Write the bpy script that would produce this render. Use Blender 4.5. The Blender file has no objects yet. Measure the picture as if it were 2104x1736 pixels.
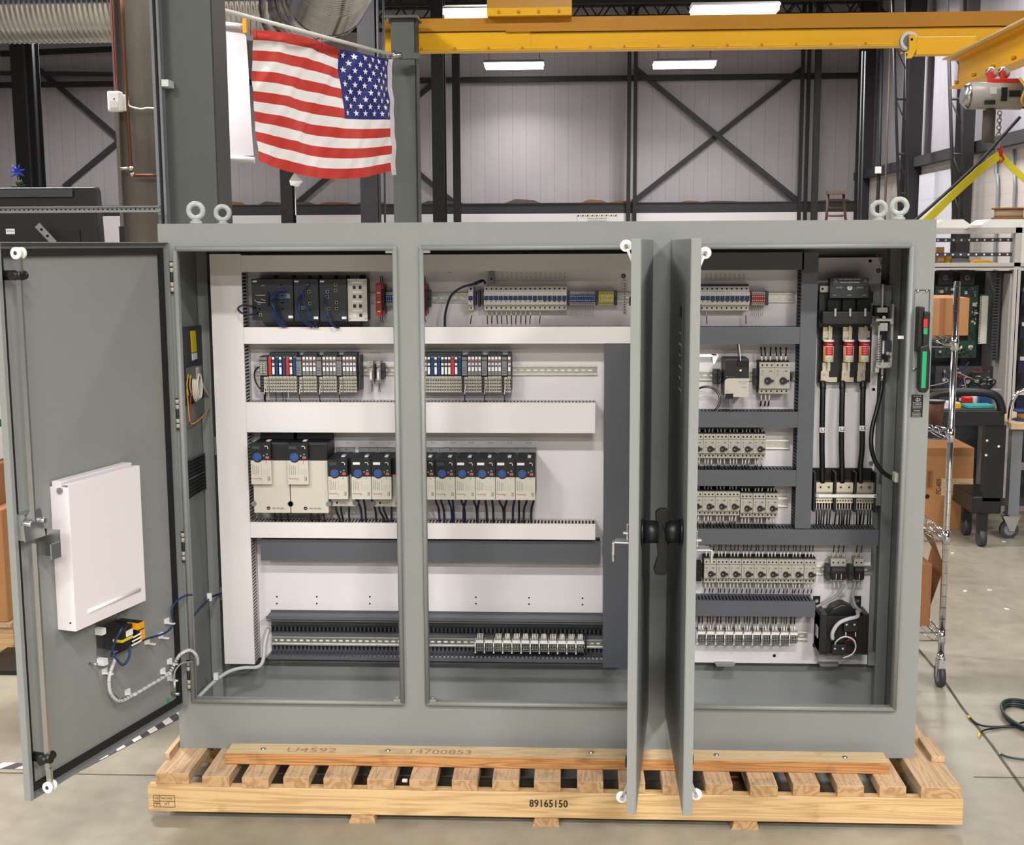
import bpy, bmesh, math, random
from mathutils import Vector, Matrix
random.seed(7)
SC = bpy.context.scene
COL = SC.collection
PI = math.pi

# ---------------------------------------------------------------- camera
FPX = 2575.6
YAW, PITCH, ROLL = -0.0483, 0.1401, -0.0047
CAM = Vector((0.1022, -4.1685, 1.9045))
def _axes():
    cy, sy = math.cos(YAW), math.sin(YAW); cp, sp = math.cos(PITCH), math.sin(PITCH)
    cr, sr = math.cos(ROLL), math.sin(ROLL)
    w = Vector((sy*cp, cy*cp, -sp)); r = Vector((cy, -sy, 0)); u = r.cross(w)
    return r*cr + u*sr, u*cr - r*sr, w
AR, AU, AW = _axes()
cd = bpy.data.cameras.new('camera'); cam = bpy.data.objects.new('camera', cd); COL.objects.link(cam)
cd.sensor_fit = 'HORIZONTAL'; cd.sensor_width = 36; cd.lens = FPX/2104*36
cd.clip_start = 0.05; cd.clip_end = 200
m = Matrix.Identity(4)
for i, a in enumerate((AR, AU, -AW)):
    for j in range(3): m[j][i] = a[j]
for j in range(3): m[j][3] = CAM[j]
cam.matrix_world = m
SC.camera = cam
def ray(x, y): return AW + AR*((x-1052)/FPX) - AU*((y-868)/FPX)
def P(x, y, Y):                       # point of the place seen at photo pixel (x, y) on the upright plane at depth Y
    d = ray(x, y); return CAM + d*((Y-CAM.y)/d.y)
def PZ(x, y, Z):
    d = ray(x, y); return CAM + d*((Z-CAM.z)/d.z)
def RC(x0, y0, x1, y1, Y):            # rectangle on that plane -> x0, x1, z0, z1
    my, mx = (y0+y1)/2, (x0+x1)/2
    return P(x0, my, Y).x, P(x1, my, Y).x, P(mx, y1, Y).z, P(mx, y0, Y).z

# ---------------------------------------------------------------- world and light
wd = bpy.data.worlds.new('hall_light'); SC.world = wd; wd.use_nodes = True
wb = wd.node_tree.nodes['Background']; wb.inputs[0].default_value = (0.80, 0.86, 1.0, 1); wb.inputs[1].default_value = 0.05
vs = SC.view_settings; vs.view_transform = 'Standard'; vs.look = 'None'; vs.exposure = 0.0; vs.gamma = 1; vs.use_curve_mapping = False
SC.cycles.use_denoising = True
SC.cycles.max_bounces = 6; SC.cycles.diffuse_bounces = 2; SC.cycles.glossy_bounces = 3
LAMP_W = 252.0
CEIL = 7.0
def area_light(x, y, z, power, sx=1.15, sy=0.34, col=(1.0, 0.972, 0.938), spread=160):
    l = bpy.data.lights.new('tube_light', 'AREA'); l.shape = 'RECTANGLE'; l.size = sx; l.size_y = sy
    l.energy = power; l.color = col; l.spread = math.radians(spread)
    o = bpy.data.objects.new('tube_light', l); COL.objects.link(o); o.location = (x, y, z)
    return o

# ---------------------------------------------------------------- materials
def lin(c):
    c = c/255.0
    return c/12.92 if c <= 0.04045 else ((c+0.055)/1.055)**2.4
def col(r, g, b): return (lin(r), lin(g), lin(b), 1)
MATS = {}
def mat(name, rgb, rough=0.5, metal=0.0, emit=None, bump=0, bscale=200, var=0, vscale=3, stretch=(1, 1, 1), spec=0.5, alpha=None):
    m = bpy.data.materials.new(name); m.use_nodes = True; MATS[name] = m
    nt = m.node_tree; b = nt.nodes['Principled BSDF']
    b.inputs['Base Color'].default_value = col(*rgb); b.inputs['Roughness'].default_value = rough
    b.inputs['Metallic'].default_value = metal; b.inputs['Specular IOR Level'].default_value = spec
    m.diffuse_color = col(*rgb)
    if emit:
        b.inputs['Emission Color'].default_value = col(*emit[0]); b.inputs['Emission Strength'].default_value = emit[1]
    if bump or var:
        tc = nt.nodes.new('ShaderNodeTexCoord'); mp = nt.nodes.new('ShaderNodeMapping'); mp.inputs['Scale'].default_value = stretch
        nt.links.new(tc.outputs['Object'], mp.inputs['Vector'])
    if var:
        n = nt.nodes.new('ShaderNodeTexNoise'); n.inputs['Scale'].default_value = vscale; n.inputs['Detail'].default_value = 5
        nt.links.new(mp.outputs[0], n.inputs['Vector'])
        r = nt.nodes.new('ShaderNodeValToRGB'); c = col(*rgb)
        r.color_ramp.elements[0].position = 0.3; r.color_ramp.elements[1].position = 0.7
        r.color_ramp.elements[0].color = tuple(x*(1-var) for x in c[:3])+(1,)
        r.color_ramp.elements[1].color = tuple(min(1, x*(1+var)) for x in c[:3])+(1,)
        nt.links.new(n.outputs['Fac'], r.inputs[0]); nt.links.new(r.outputs[0], b.inputs['Base Color'])
    if bump:
        n = nt.nodes.new('ShaderNodeTexNoise'); n.inputs['Scale'].default_value = bscale; n.inputs['Detail'].default_value = 2
        nt.links.new(mp.outputs[0], n.inputs['Vector'])
        bp = nt.nodes.new('ShaderNodeBump'); bp.inputs['Strength'].default_value = bump; bp.inputs['Distance'].default_value = 0.001
        nt.links.new(n.outputs['Fac'], bp.inputs['Height']); nt.links.new(bp.outputs[0], b.inputs['Normal'])
    return m
def wood(name, light, dark, stretch, knots=True, grime=(70, 55, 45), rough=0.75, gscale=7.0):
    m = bpy.data.materials.new(name); m.use_nodes = True; MATS[name] = m
    nt = m.node_tree; N = nt.nodes.new; Lk = nt.links.new; b = nt.nodes['Principled BSDF']; b.inputs['Roughness'].default_value = rough
    b.inputs['Specular IOR Level'].default_value = 0.25
    tc = N('ShaderNodeTexCoord'); mp = N('ShaderNodeMapping'); mp.inputs['Scale'].default_value = stretch
    Lk(tc.outputs['Object'], mp.inputs['Vector'])
    w = N('ShaderNodeTexNoise'); w.inputs['Scale'].default_value = gscale; w.inputs['Detail'].default_value = 3; w.inputs['Distortion'].default_value = 0.25
    Lk(mp.outputs[0], w.inputs['Vector'])
    mul = N('ShaderNodeMath'); mul.operation = 'MULTIPLY'; mul.inputs[1].default_value = 11.0; Lk(w.outputs['Fac'], mul.inputs[0])
    fr = N('ShaderNodeMath'); fr.operation = 'PINGPONG'; fr.inputs[1].default_value = 0.5; Lk(mul.outputs[0], fr.inputs[0])
    r = N('ShaderNodeValToRGB'); r.color_ramp.elements[0].color = col(*dark); r.color_ramp.elements[1].color = col(*light)
    r.color_ramp.elements[0].position = 0.0; r.color_ramp.elements[1].position = 0.34
    Lk(fr.outputs[0], r.inputs[0])
    g = N('ShaderNodeTexNoise'); g.inputs['Scale'].default_value = 9.0; g.inputs['Detail'].default_value = 6; Lk(tc.outputs['Object'], g.inputs['Vector'])
    gr = N('ShaderNodeValToRGB'); gr.color_ramp.elements[0].position = 0.60; gr.color_ramp.elements[1].position = 0.80
    gr.color_ramp.elements[0].color = (0, 0, 0, 1); gr.color_ramp.elements[1].color = (0.55, 0.55, 0.55, 1); Lk(g.outputs['Fac'], gr.inputs[0])
    mx = N('ShaderNodeMixRGB'); mx.inputs[2].default_value = col(*grime); Lk(gr.outputs[0], mx.inputs[0]); Lk(r.outputs[0], mx.inputs[1])
    Lk(mx.outputs[0], b.inputs['Base Color'])
    return m

GREY = mat('grey_enamel', (136, 139, 136), 0.42, bump=0.12, bscale=260)
GREYIN = GREY
WHITEP = mat('white_panel_enamel', (226, 221, 222), 0.4, var=0.02, vscale=2)
WDUCT = mat('white_duct_plastic', (226, 221, 220), 0.45)
WDUCTS = mat('white_duct_fingers', (196, 192, 192), 0.5)
GDUCT = mat('grey_duct_plastic', (86, 89, 95), 0.45)
GDUCTS = mat('grey_duct_fingers', (78, 81, 88), 0.5)
BLACKP = mat('black_plastic', (17, 18, 20), 0.42)
BLACKM = mat('matte_black', (14, 14, 15), 0.7)
HOLE = mat('hole_dark', (6, 6, 7), 0.9)
DKGREY = mat('dark_grey_plastic', (54, 57, 62), 0.5)
MIDGREY = mat('mid_grey_plastic', (124, 127, 131), 0.5)
BEIGE = mat('beige_plastic', (174, 169, 157), 0.5)
BEIGE2 = mat('beige_plastic_lower', (164, 159, 148), 0.5)
DRIVEB = mat('drive_cover', (199, 193, 180), 0.5)
IOGREY = mat('module_grey', (120, 122, 124), 0.5)
IOBASE = mat('terminal_base_beige', (176, 172, 160), 0.55)
EYEG = mat('eye_bolt_enamel', (176, 180, 175), 0.28)
PALE = mat('pale_breaker_plastic', (198, 194, 187), 0.5)
WIRESHADE = mat('duct_wire_shade', (16, 17, 22), 0.8)  # wires and the shade inside the ducts put into one dark tone
WHITE = mat('white_plastic', (238, 236, 232), 0.4)
LABEL = mat('paper_label', (228, 228, 226), 0.7)
RED = mat('red_plastic', (196, 36, 34), 0.4)
DKRED = mat('dark_red_plastic', (150, 26, 28), 0.45)
BLUE = mat('blue_plastic', (26, 62, 122), 0.4)
NAVY = mat('navy_toggle', (18, 36, 90), 0.4)
PADBLUE = mat('keypad_blue', (46, 80, 138), 0.45)
MODBLUE = mat('module_blue', (14, 58, 108), 0.4)
GREEN = mat('green_plastic', (12, 160, 96), 0.4)
DKGREEN = mat('earth_green', (10, 80, 56), 0.5)
YELLOWT = mat('yellow_terminal', (196, 186, 92), 0.5)
YELLOW = mat('yellow_label', (226, 196, 26), 0.55)
CBLUE = mat('blue_cable', (20, 48, 92), 0.45)
CNAVY = mat('navy_cable', (14, 22, 50), 0.45)
CBLACK = mat('black_cable', (16, 16, 19), 0.45)
CWHITE = mat('white_sleeve', (218, 212, 200), 0.5)
CGREY = mat('grey_cable', (150, 150, 148), 0.5)
CRED = mat('red_cable', (150, 24, 24), 0.45)
CYEL = mat('yellow_cable', (206, 168, 60), 0.5)
STEEL = mat('zinc_steel', (196, 198, 200), 0.3, 1.0)
SATIN = mat('satin_steel', (206, 204, 198), 0.5, 0.45)
DULL = mat('dull_ladder_wood', (104, 80, 62), 0.7)
HOISTG = mat('hoist_enamel', (158, 154, 146), 0.4)
RAIL = mat('din_rail_zinc', (192, 194, 186), 0.34, 1.0)
RAILH = mat('din_rail_lip', (232, 232, 226), 0.25, 0.85)
CHROME = mat('chrome', (222, 222, 226), 0.12, 1.0)
BRASS = mat('tinned_brass', (214, 206, 188), 0.32, 0.9)
RUBBER = mat('black_gasket', (20, 18, 18), 0.8)
SPIRALD = mat('wrap_gap', (70, 70, 72), 0.6)
SPIRAL = mat('spiral_wrap', (196, 196, 196), 0.45)
DRAWW = mat('white_pocket_enamel', (238, 230, 232), 0.35)
YBEAM = mat('yellow_crane_paint', (252, 190, 4), 0.4, var=0.05, vscale=1.5)
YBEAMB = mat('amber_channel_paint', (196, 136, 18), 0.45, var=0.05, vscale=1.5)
COLG = mat('grey_column_paint', (88, 92, 88), 0.4, var=0.06, vscale=3)
COLDK = mat('charcoal_column_side', (46, 47, 48), 0.5)  # darker tone for the right side of both crane posts
COLBR = mat('weathered_steel', (92, 84, 74), 0.6, var=0.16, vscale=5, stretch=(3, 3, .6))
STRUC = mat('dark_steel', (50, 50, 53), 0.6)
STRUCB = mat('black_steel', (34, 34, 36), 0.6)
GALV = mat('galvanised_duct', (190, 190, 192), 0.13, 1.0, var=0.12, vscale=6)
COPPER = mat('copper_pipe', (112, 76, 56), 0.42, 0.8)
CARD = mat('cardboard', (176, 124, 78), 0.8, var=0.05, vscale=4)
CARD2 = mat('cardboard_dark', (150, 100, 62), 0.8, var=0.06, vscale=4)
PINK = mat('pale_plaster', (222, 214, 220), 0.6)
LOWWALL = mat('lower_white_wall', (232, 226, 230), 0.6)
BLOCK = mat('block_wall_paint', (206, 200, 196), 0.7)
LAMPON = mat('lit_tube', (255, 255, 250), 0.5, emit=((255, 252, 246), 9.0))
FLAGR = mat('flag_red', (208, 56, 44), 0.6)
FLAGW = mat('flag_white', (252, 250, 250), 0.6)
FLAGB = mat('flag_blue', (28, 40, 122), 0.55)
GRPCB = mat('circuit_green', (26, 60, 48), 0.5, var=0.5, vscale=60)
GRPCB2 = mat('circuit_green_bright', (30, 116, 76), 0.5, var=0.2, vscale=40)
RACKG = mat('rack_enamel', (188, 184, 180), 0.5)
TAPEW = mat('white_tape', (232, 228, 222), 0.6, var=0.05, vscale=30)
TAPEB = mat('dark_tape', (70, 62, 72), 0.6, var=0.2, vscale=30)
JOINT = mat('floor_joint_fill', (84, 76, 66), 0.9, var=0.3, vscale=20)
PENCIL = mat('pencil_mark', (160, 128, 94), 0.8)
INK = mat('black_ink', (28, 24, 22), 0.8)
W_RUN = wood('pine_runner', (208, 176, 128), (186, 150, 104), (.28, 4, 6.5), gscale=2.6)
W_DECK = wood('pine_deck', (200, 170, 136), (180, 146, 112), (6, .4, 6), gscale=2.6)
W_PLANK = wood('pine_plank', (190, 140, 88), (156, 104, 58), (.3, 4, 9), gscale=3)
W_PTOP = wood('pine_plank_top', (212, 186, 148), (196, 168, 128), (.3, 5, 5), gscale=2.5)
W_END = wood('pine_end_grain', (190, 154, 112), (164, 126, 86), (7, 7, 7), gscale=1.1)

# ---------------------------------------------------------------- mesh building
_glyph = {}
def glyphs(s, bold=0):
    key = (s, bold)
    if key in _glyph: return _glyph[key]
    cu = bpy.data.curves.new('t', 'FONT'); cu.body = s; cu.size = 1; cu.resolution_u = 2; cu.offset = bold
    o = bpy.data.objects.new('t', cu); COL.objects.link(o)
    bpy.context.view_layer.update()
    me = bpy.data.meshes.new_from_object(o.evaluated_get(bpy.context.evaluated_depsgraph_get()))
    vs_ = [(v.co.x, v.co.y) for v in me.vertices]; fs = [tuple(p.vertices) for p in me.polygons]
    bpy.data.objects.remove(o); bpy.data.meshes.remove(me); bpy.data.curves.remove(cu)
    w = max([v[0] for v in vs_] or [0])
    _glyph[key] = (vs_, fs, w); return _glyph[key]
class MB:
    def __init__(s): s.v = []; s.f = []; s.mi = []; s.sm = []; s.mats = []
    def _m(s, m):
        if m not in s.mats: s.mats.append(m)
        return s.mats.index(m)
    def add(s, vs_, fs, m, smooth=False):
        k = len(s.v); s.v += [tuple(v) for v in vs_]; i = s._m(m)
        for f in fs: s.f.append(tuple(k+a for a in f)); s.mi.append(i); s.sm.append(smooth)
        return s
    def box(s, x0, x1, y0, y1, z0, z1, m, M=None):
        v = [Vector((x, y, z)) for x in (x0, x1) for y in (y0, y1) for z in (z0, z1)]
        if M: v = [M @ a for a in v]
        return s.add(v, [(0, 1, 3, 2), (4, 6, 7, 5), (0, 4, 5, 1), (2, 3, 7, 6), (0, 2, 6, 4), (1, 5, 7, 3)], m)
    def cbox(s, x0, x1, y0, y1, z0, z1, m, c=0.002):
        # box with its four edges along y chamfered
        pts = [(x0+c, z0), (x1-c, z0), (x1, z0+c), (x1, z1-c), (x1-c, z1), (x0+c, z1), (x0, z1-c), (x0, z0+c)]
        return s.prism([(a, b) for a, b in pts], 'y', y0, y1, m)
    def prism(s, poly, ax, a, b, m, smooth=False, M=None):
        n = len(poly); v = []
        for t in (a, b):
            for p, q in poly:
                v.append({'x': (t, p, q), 'y': (p, t, q), 'z': (p, q, t)}[ax])
        if M: v = [M @ Vector(q) for q in v]
        s.add(v, [tuple(range(n)), tuple(range(2*n-1, n-1, -1))], m)
        k = len(s.v)-2*n; i = s._m(m)
        for j in range(n):
            s.f.append((k+j, k+(j+1) % n, k+n+(j+1) % n, k+n+j)); s.mi.append(i); s.sm.append(smooth)
        return s
    def cyl(s, p0, p1, r, m, n=12, r2=None, cap=True):
        p0 = Vector(p0); p1 = Vector(p1); r2 = r if r2 is None else r2
        d = (p1-p0).normalized(); a = d.orthogonal().normalized(); b = d.cross(a)
        v = []
        for p, q in ((p0, r), (p1, r2)):
            for i in range(n): v.append(p + (a*math.cos(2*PI*i/n) + b*math.sin(2*PI*i/n))*q)
        s.add(v, [(i, (i+1) % n, n+(i+1) % n, n+i) for i in range(n)], m, True)
        if cap: k = len(s.v)-2*n; s.f += [tuple(k+i for i in range(n)), tuple(k+n+i for i in range(n-1, -1, -1))]; s.mi += [s._m(m)]*2; s.sm += [False]*2
        return s
    def tube(s, pts, r, m, n=6, closed=False, smooth=True, sub=4):
        pts = [Vector(p) for p in pts]
        if len(pts) > 2 and sub > 1:
            out = []; N = len(pts)
            for i in range(N if closed else N-1):
                if closed: a, b, c, d = pts[i-1], pts[i], pts[(i+1) % N], pts[(i+2) % N]
                else: a, b, c, d = pts[max(i-1, 0)], pts[i], pts[i+1], pts[min(i+2, N-1)]
                for k in range(sub):
                    t = k/sub; out.append(0.5*((2*b)+(c-a)*t+(2*a-5*b+4*c-d)*t*t+(3*b-a-3*c+d)*t**3))
            if not closed: out.append(pts[-1])
            pts = out
        N = len(pts); v = []; pa = None
        for i, p in enumerate(pts):
            if closed: d = pts[(i+1) % N]-pts[i-1]
            else: d = pts[min(i+1, N-1)]-pts[max(i-1, 0)]
            d = d.normalized() if d.length > 1e-9 else Vector((0, 0, 1))
            a = d.orthogonal() if pa is None else pa - d*pa.dot(d)
            a = a.normalized() if a.length > 1e-6 else d.orthogonal().normalized()
            pa = a; b = d.cross(a)
            rr = r(i/(N-1)) if callable(r) else r
            for k in range(n): v.append(p+(a*math.cos(2*PI*k/n)+b*math.sin(2*PI*k/n))*rr)
        f = []
        for i in range(N if closed else N-1):
            j = (i+1) % N
            for k in range(n): f.append((i*n+k, i*n+(k+1) % n, j*n+(k+1) % n, j*n+k))
        s.add(v, f, m, smooth)
        if not closed:
            k = len(s.v)-N*n; s.f += [tuple(k+i for i in range(n)), tuple(k+(N-1)*n+i for i in range(n-1, -1, -1))]; s.mi += [s._m(m)]*2; s.sm += [False]*2
        return s
    def ribbon(s, pts, side, w, t, m):
        # flat strap through pts, w wide along side, t thick
        side = Vector(side).normalized(); pts = [Vector(p) for p in pts]; v = []
        for i, p in enumerate(pts):
            d = (pts[min(i+1, len(pts)-1)]-pts[max(i-1, 0)]).normalized(); nn = d.cross(side).normalized()
            for a, b in ((-1, -1), (1, -1), (1, 1), (-1, 1)): v.append(p+side*(a*w/2)+nn*(b*t/2))
        f = [(0, 1, 2, 3), tuple(len(v)-1-i for i in range(4))]
        for i in range(len(pts)-1):
            for k in range(4): f.append((i*4+k, i*4+(k+1) % 4, i*4+4+(k+1) % 4, i*4+4+k))
        return s.add(v, f, m)
    def disc(s, c, r, m, n=14, axis=(0, -1, 0), t=0.0008):
        c = Vector(c); a = Vector(axis).normalized(); return s.cyl(c, c+a*t, r, m, n)
    def torus(s, c, R_, r, m, axis='y', n=24, k=10, a0=0, a1=2*PI):
        full = abs(a1-a0-2*PI) < 1e-6; N = n if full else n+1; pts = []
        for i in range(N):
            t = a0+(a1-a0)*i/n; q = (math.cos(t)*R_, math.sin(t)*R_)
            pts.append(Vector(c)+Vector({'y': (q[0], 0, q[1]), 'x': (0, q[0], q[1]), 'z': (q[0], q[1], 0)}[axis]))
        return s.tube(pts, r, m, k, closed=full, sub=1)
    def sphere(s, c, r, m, n=10, k=7, sc=(1, 1, 1)):
        v = []; f = []
        for i in range(k+1):
            ph = PI*i/k
            for j in range(n):
                th = 2*PI*j/n; v.append(Vector(c)+Vector((math.sin(ph)*math.cos(th)*sc[0], math.sin(ph)*math.sin(th)*sc[1], math.cos(ph)*sc[2]))*r)
        for i in range(k):
            for j in range(n): f.append((i*n+j, i*n+(j+1) % n, (i+1)*n+(j+1) % n, (i+1)*n+j))
        return s.add(v, f, m, True)
    def text(s, t, size, o, m, U=(1, 0, 0), V=(0, 0, 1), align='C', slant=0, width=None, bold=0):
        vs_, fs, w = glyphs(t, bold)
        if not vs_: return s
        U = Vector(U); V = Vector(V); o = Vector(o); kx = size
        if width: kx = width/w
        off = {'C': -w/2, 'L': 0, 'R': -w}[align]
        return s.add([o+U*((x+off)*kx+slant*y*size)+V*(y*size) for x, y in vs_], fs, m)
    def xf(s, M):
        s.v = [tuple(M @ Vector(v)) for v in s.v]; return s
    def build(s, name, parent=None, loc=None, rot=None, bevel=0, seg=2, raw=False):
        me = bpy.data.meshes.new(name); me.from_pydata(s.v, [], s.f)
        for m in s.mats: me.materials.append(m)
        me.polygons.foreach_set('material_index', s.mi); me.polygons.foreach_set('use_smooth', s.sm)
        if not raw:
            bm = bmesh.new(); bm.from_mesh(me); bmesh.ops.recalc_face_normals(bm, faces=bm.faces); bm.to_mesh(me); bm.free()
        me.update()
        o = bpy.data.objects.new(name, me); COL.objects.link(o)
        if parent: o.parent = parent
        if loc: o.location = loc
        if rot: o.rotation_euler = rot
        if bevel:
            b = o.modifiers.new('bevel', 'BEVEL'); b.width = bevel; b.segments = seg; b.limit_method = 'ANGLE'; b.angle_limit = 0.9
        return o
def tag(o, label=None, cat=None, group=None, kind=None):
    if label: o['label'] = label
    if cat: o['category'] = cat
    if group: o['group'] = group
    if kind: o['kind'] = kind
    return o
def empty(name, label, cat, group=None, loc=(0, 0, 0), rot=(0, 0, 0)):
    o = bpy.data.objects.new(name, None); COL.objects.link(o); o.location = loc; o.rotation_euler = rot
    o.empty_display_size = 0.05
    return tag(o, label, cat, group)
def dup(root, loc=None, label=None, group=None, rot=None):
    def cp(o, par):
        c = o.copy(); COL.objects.link(c)
        if par: c.parent = par
        for ch in kids(o): cp(ch, c)
        return c
    r = cp(root, None)
    if loc is not None: r.location = loc
    if rot is not None: r.rotation_euler = rot
    if label: r['label'] = label
    if group: r['group'] = group
    return r
def kids(o): return tuple(o.children)
ORD = ['first', 'second', 'third', 'fourth', 'fifth', 'sixth', 'seventh', 'eighth', 'ninth', 'tenth', 'eleventh', 'twelfth', 'thirteenth', 'fourteenth', 'fifteenth', 'sixteenth', 'seventeenth', 'eighteenth']
def struct(o): o['kind'] = 'structure'; return o
def rect_frame(mb, x0, x1, z0, z1, r, y, m, n=8):
    for a, b in (((x0, z0), (x1, z0)), ((x1, z0), (x1, z1)), ((x1, z1), (x0, z1)), ((x0, z1), (x0, z0))):
        mb.cyl((a[0], y, a[1]), (b[0], y, b[1]), r, m, n); mb.sphere((a[0], y, a[1]), r, m, 8, 6)
# ================================================================ the hall
def floor_material():
    m = bpy.data.materials.new('polished_concrete'); m.use_nodes = True
    nt = m.node_tree; N = nt.nodes.new; Lk = nt.links.new; b = nt.nodes['Principled BSDF']
    tc = N('ShaderNodeTexCoord')
    n1 = N('ShaderNodeTexNoise'); n1.inputs['Scale'].default_value = 1.3; n1.inputs['Detail'].default_value = 8; n1.inputs['Roughness'].default_value = 0.6
    n2 = N('ShaderNodeTexNoise'); n2.inputs['Scale'].default_value = 14; n2.inputs['Detail'].default_value = 6
    Lk(tc.outputs['Object'], n1.inputs['Vector']); Lk(tc.outputs['Object'], n2.inputs['Vector'])
    r1 = N('ShaderNodeValToRGB'); e = r1.color_ramp.elements
    e[0].position = 0.32; e[0].color = col(134, 127, 112); e[1].position = 0.66; e[1].color = col(164, 157, 141)
    Lk(n1.outputs['Fac'], r1.inputs[0])
    r2 = N('ShaderNodeValToRGB'); r2.color_ramp.elements[0].position = 0.36; r2.color_ramp.elements[0].color = (0.82, 0.81, 0.80, 1); r2.color_ramp.elements[1].position = 0.6; r2.color_ramp.elements[1].color = (1, 1, 1, 1)
    Lk(n2.outputs['Fac'], r2.inputs[0])
    mx = N('ShaderNodeMixRGB'); mx.blend_type = 'MULTIPLY'; mx.inputs[0].default_value = 0.6
    Lk(r1.outputs[0], mx.inputs[1]); Lk(r2.outputs[0], mx.inputs[2]); Lk(mx.outputs[0], b.inputs['Base Color'])
    rr = N('ShaderNodeMapRange'); rr.inputs[3].default_value = 0.28; rr.inputs[4].default_value = 0.5
    Lk(n2.outputs['Fac'], rr.inputs[0]); Lk(rr.outputs[0], b.inputs['Roughness'])
    return m
FLOORM = floor_material()
def siding(name, rgb, pitch, dark=0.55, axis='X', width=0.05, rough=0.55, var=0.03):
    m = bpy.data.materials.new(name); m.use_nodes = True
    nt = m.node_tree; N = nt.nodes.new; Lk = nt.links.new; b = nt.nodes['Principled BSDF']; b.inputs['Roughness'].default_value = rough
    tc = N('ShaderNodeTexCoord'); sp = N('ShaderNodeSeparateXYZ'); Lk(tc.outputs['Object'], sp.inputs[0])
    d = N('ShaderNodeMath'); d.operation = 'DIVIDE'; d.inputs[1].default_value = pitch; Lk(sp.outputs[axis], d.inputs[0])
    f = N('ShaderNodeMath'); f.operation = 'FRACT'; Lk(d.outputs[0], f.inputs[0])
    r = N('ShaderNodeValToRGB'); c = col(*rgb); e = r.color_ramp.elements
    e[0].position = 0; e[0].color = tuple(x*dark for x in c[:3])+(1,); e[1].position = width; e[1].color = c
    k = r.color_ramp.elements.new(0.5); k.color = tuple(x*(1-var) for x in c[:3])+(1,)
    k = r.color_ramp.elements.new(0.52); k.color = c
    Lk(f.outputs[0], r.inputs[0])
    n = N('ShaderNodeTexNoise'); n.inputs['Scale'].default_value = 0.7; n.inputs['Detail'].default_value = 4; Lk(tc.outputs['Object'], n.inputs['Vector'])
    mr = N('ShaderNodeMapRange'); mr.inputs[3].default_value = 0.86; mr.inputs[4].default_value = 1.06; Lk(n.outputs['Fac'], mr.inputs[0])
    mx = N('ShaderNodeMixRGB'); mx.blend_type = 'MULTIPLY'; mx.inputs[0].default_value = 1; Lk(r.outputs[0], mx.inputs[1]); Lk(mr.outputs[0], mx.inputs[2])
    Lk(mx.outputs[0], b.inputs['Base Color'])
    return m
SIDING = siding('lined_wall_panels', (186, 180, 186), 0.306)
SIDINGR = siding('lined_side_wall_panels', (178, 174, 184), 0.305, axis='Y')
DOORSLAT = siding('roll_door_slats', (214, 214, 226), 0.53, axis='Z', dark=0.8, var=0.0)
DECKM = siding('roof_deck_ribs', (52, 54, 60), 0.2, axis='X', dark=0.4, width=0.3)
BLOCKM = siding('block_courses', (198, 190, 186), 0.2, axis='Z', dark=0.72, width=0.06)
WALLY = 24.0
XR = 6.42
b = MB().box(-14, 9, -15, 25, -0.1, 0, FLOORM); struct(b.build('floor'))
struct(MB().box(-14, 9, WALLY, WALLY+0.1, 0, CEIL, SIDING).build('wall_back'))
struct(MB().box(-14, XR-0.17, WALLY-0.42, WALLY-0.002, 0, 2.595, LOWWALL).build('trim_1'))
# side wall on the right: block base, metal lining above
struct(MB().box(XR, XR+0.1, 2, WALLY, 0, CEIL, SIDINGR).build('wall_right'))
struct(MB().box(XR-0.16, XR-0.001, 2, WALLY-0.15, 0, 3.25, BLOCKM).build('trim_2'))
struct(MB().box(-14.1, -14, -15, WALLY, 0, CEIL, SIDINGR).build('wall_left'))
struct(MB().box(-14, 9, -15, 25, CEIL, CEIL+0.1, DECKM).build('ceiling'))
# roof joists that show above the yellow beam
def joist(y, z0=6.35):
    mb = MB(); mb.box(-9, XR-.02, y-.04, y+.04, z0, z0+.07, STRUCB); mb.box(-9, XR-.02, y-.04, y+.04, CEIL-.08, CEIL-.005, STRUCB)
    x = -9; up = True
    while x < XR-.35:
        a, c = (z0+.04, CEIL-.05) if up else (CEIL-.05, z0+.04)
        mb.cyl((x, y, a), (x+.32, y, c), .018, STRUC, 5); x += .32; up = not up
    return mb
for y in (20.6, 22.2, 23.4):
    struct(joist(y, 6.45).build('trim_3'))
struct(MB().box(-13, XR-.17, WALLY-.41, WALLY-.005, 2.60, 2.80, STRUC).box(-13, XR-.17, WALLY-.43, WALLY-.005, 2.80, 2.825, STRUC).build('trim_4'))
mb = MB(); random.seed(3)
x = -9
while x < XR-.6:           # ragged insulation edge lying on the girt
    w = random.uniform(.15, .9); h = random.uniform(.02, .09)
    if random.random() < .75: mb.prism([(x, 2.827), (x+w, 2.827), (x+w*.8, 2.827+h*.7), (x+w*.3, 2.827+h)], 'y', WALLY-.36, WALLY-.2, COLBR if random.random() < .6 else CARD2)
    x += w*1.05
struct(mb.build('trim_5'))
struct(MB().box(-13, XR-.2, WALLY-.3, WALLY-.15, 5.42, 5.53, STRUCB).build('trim_6'))
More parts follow.
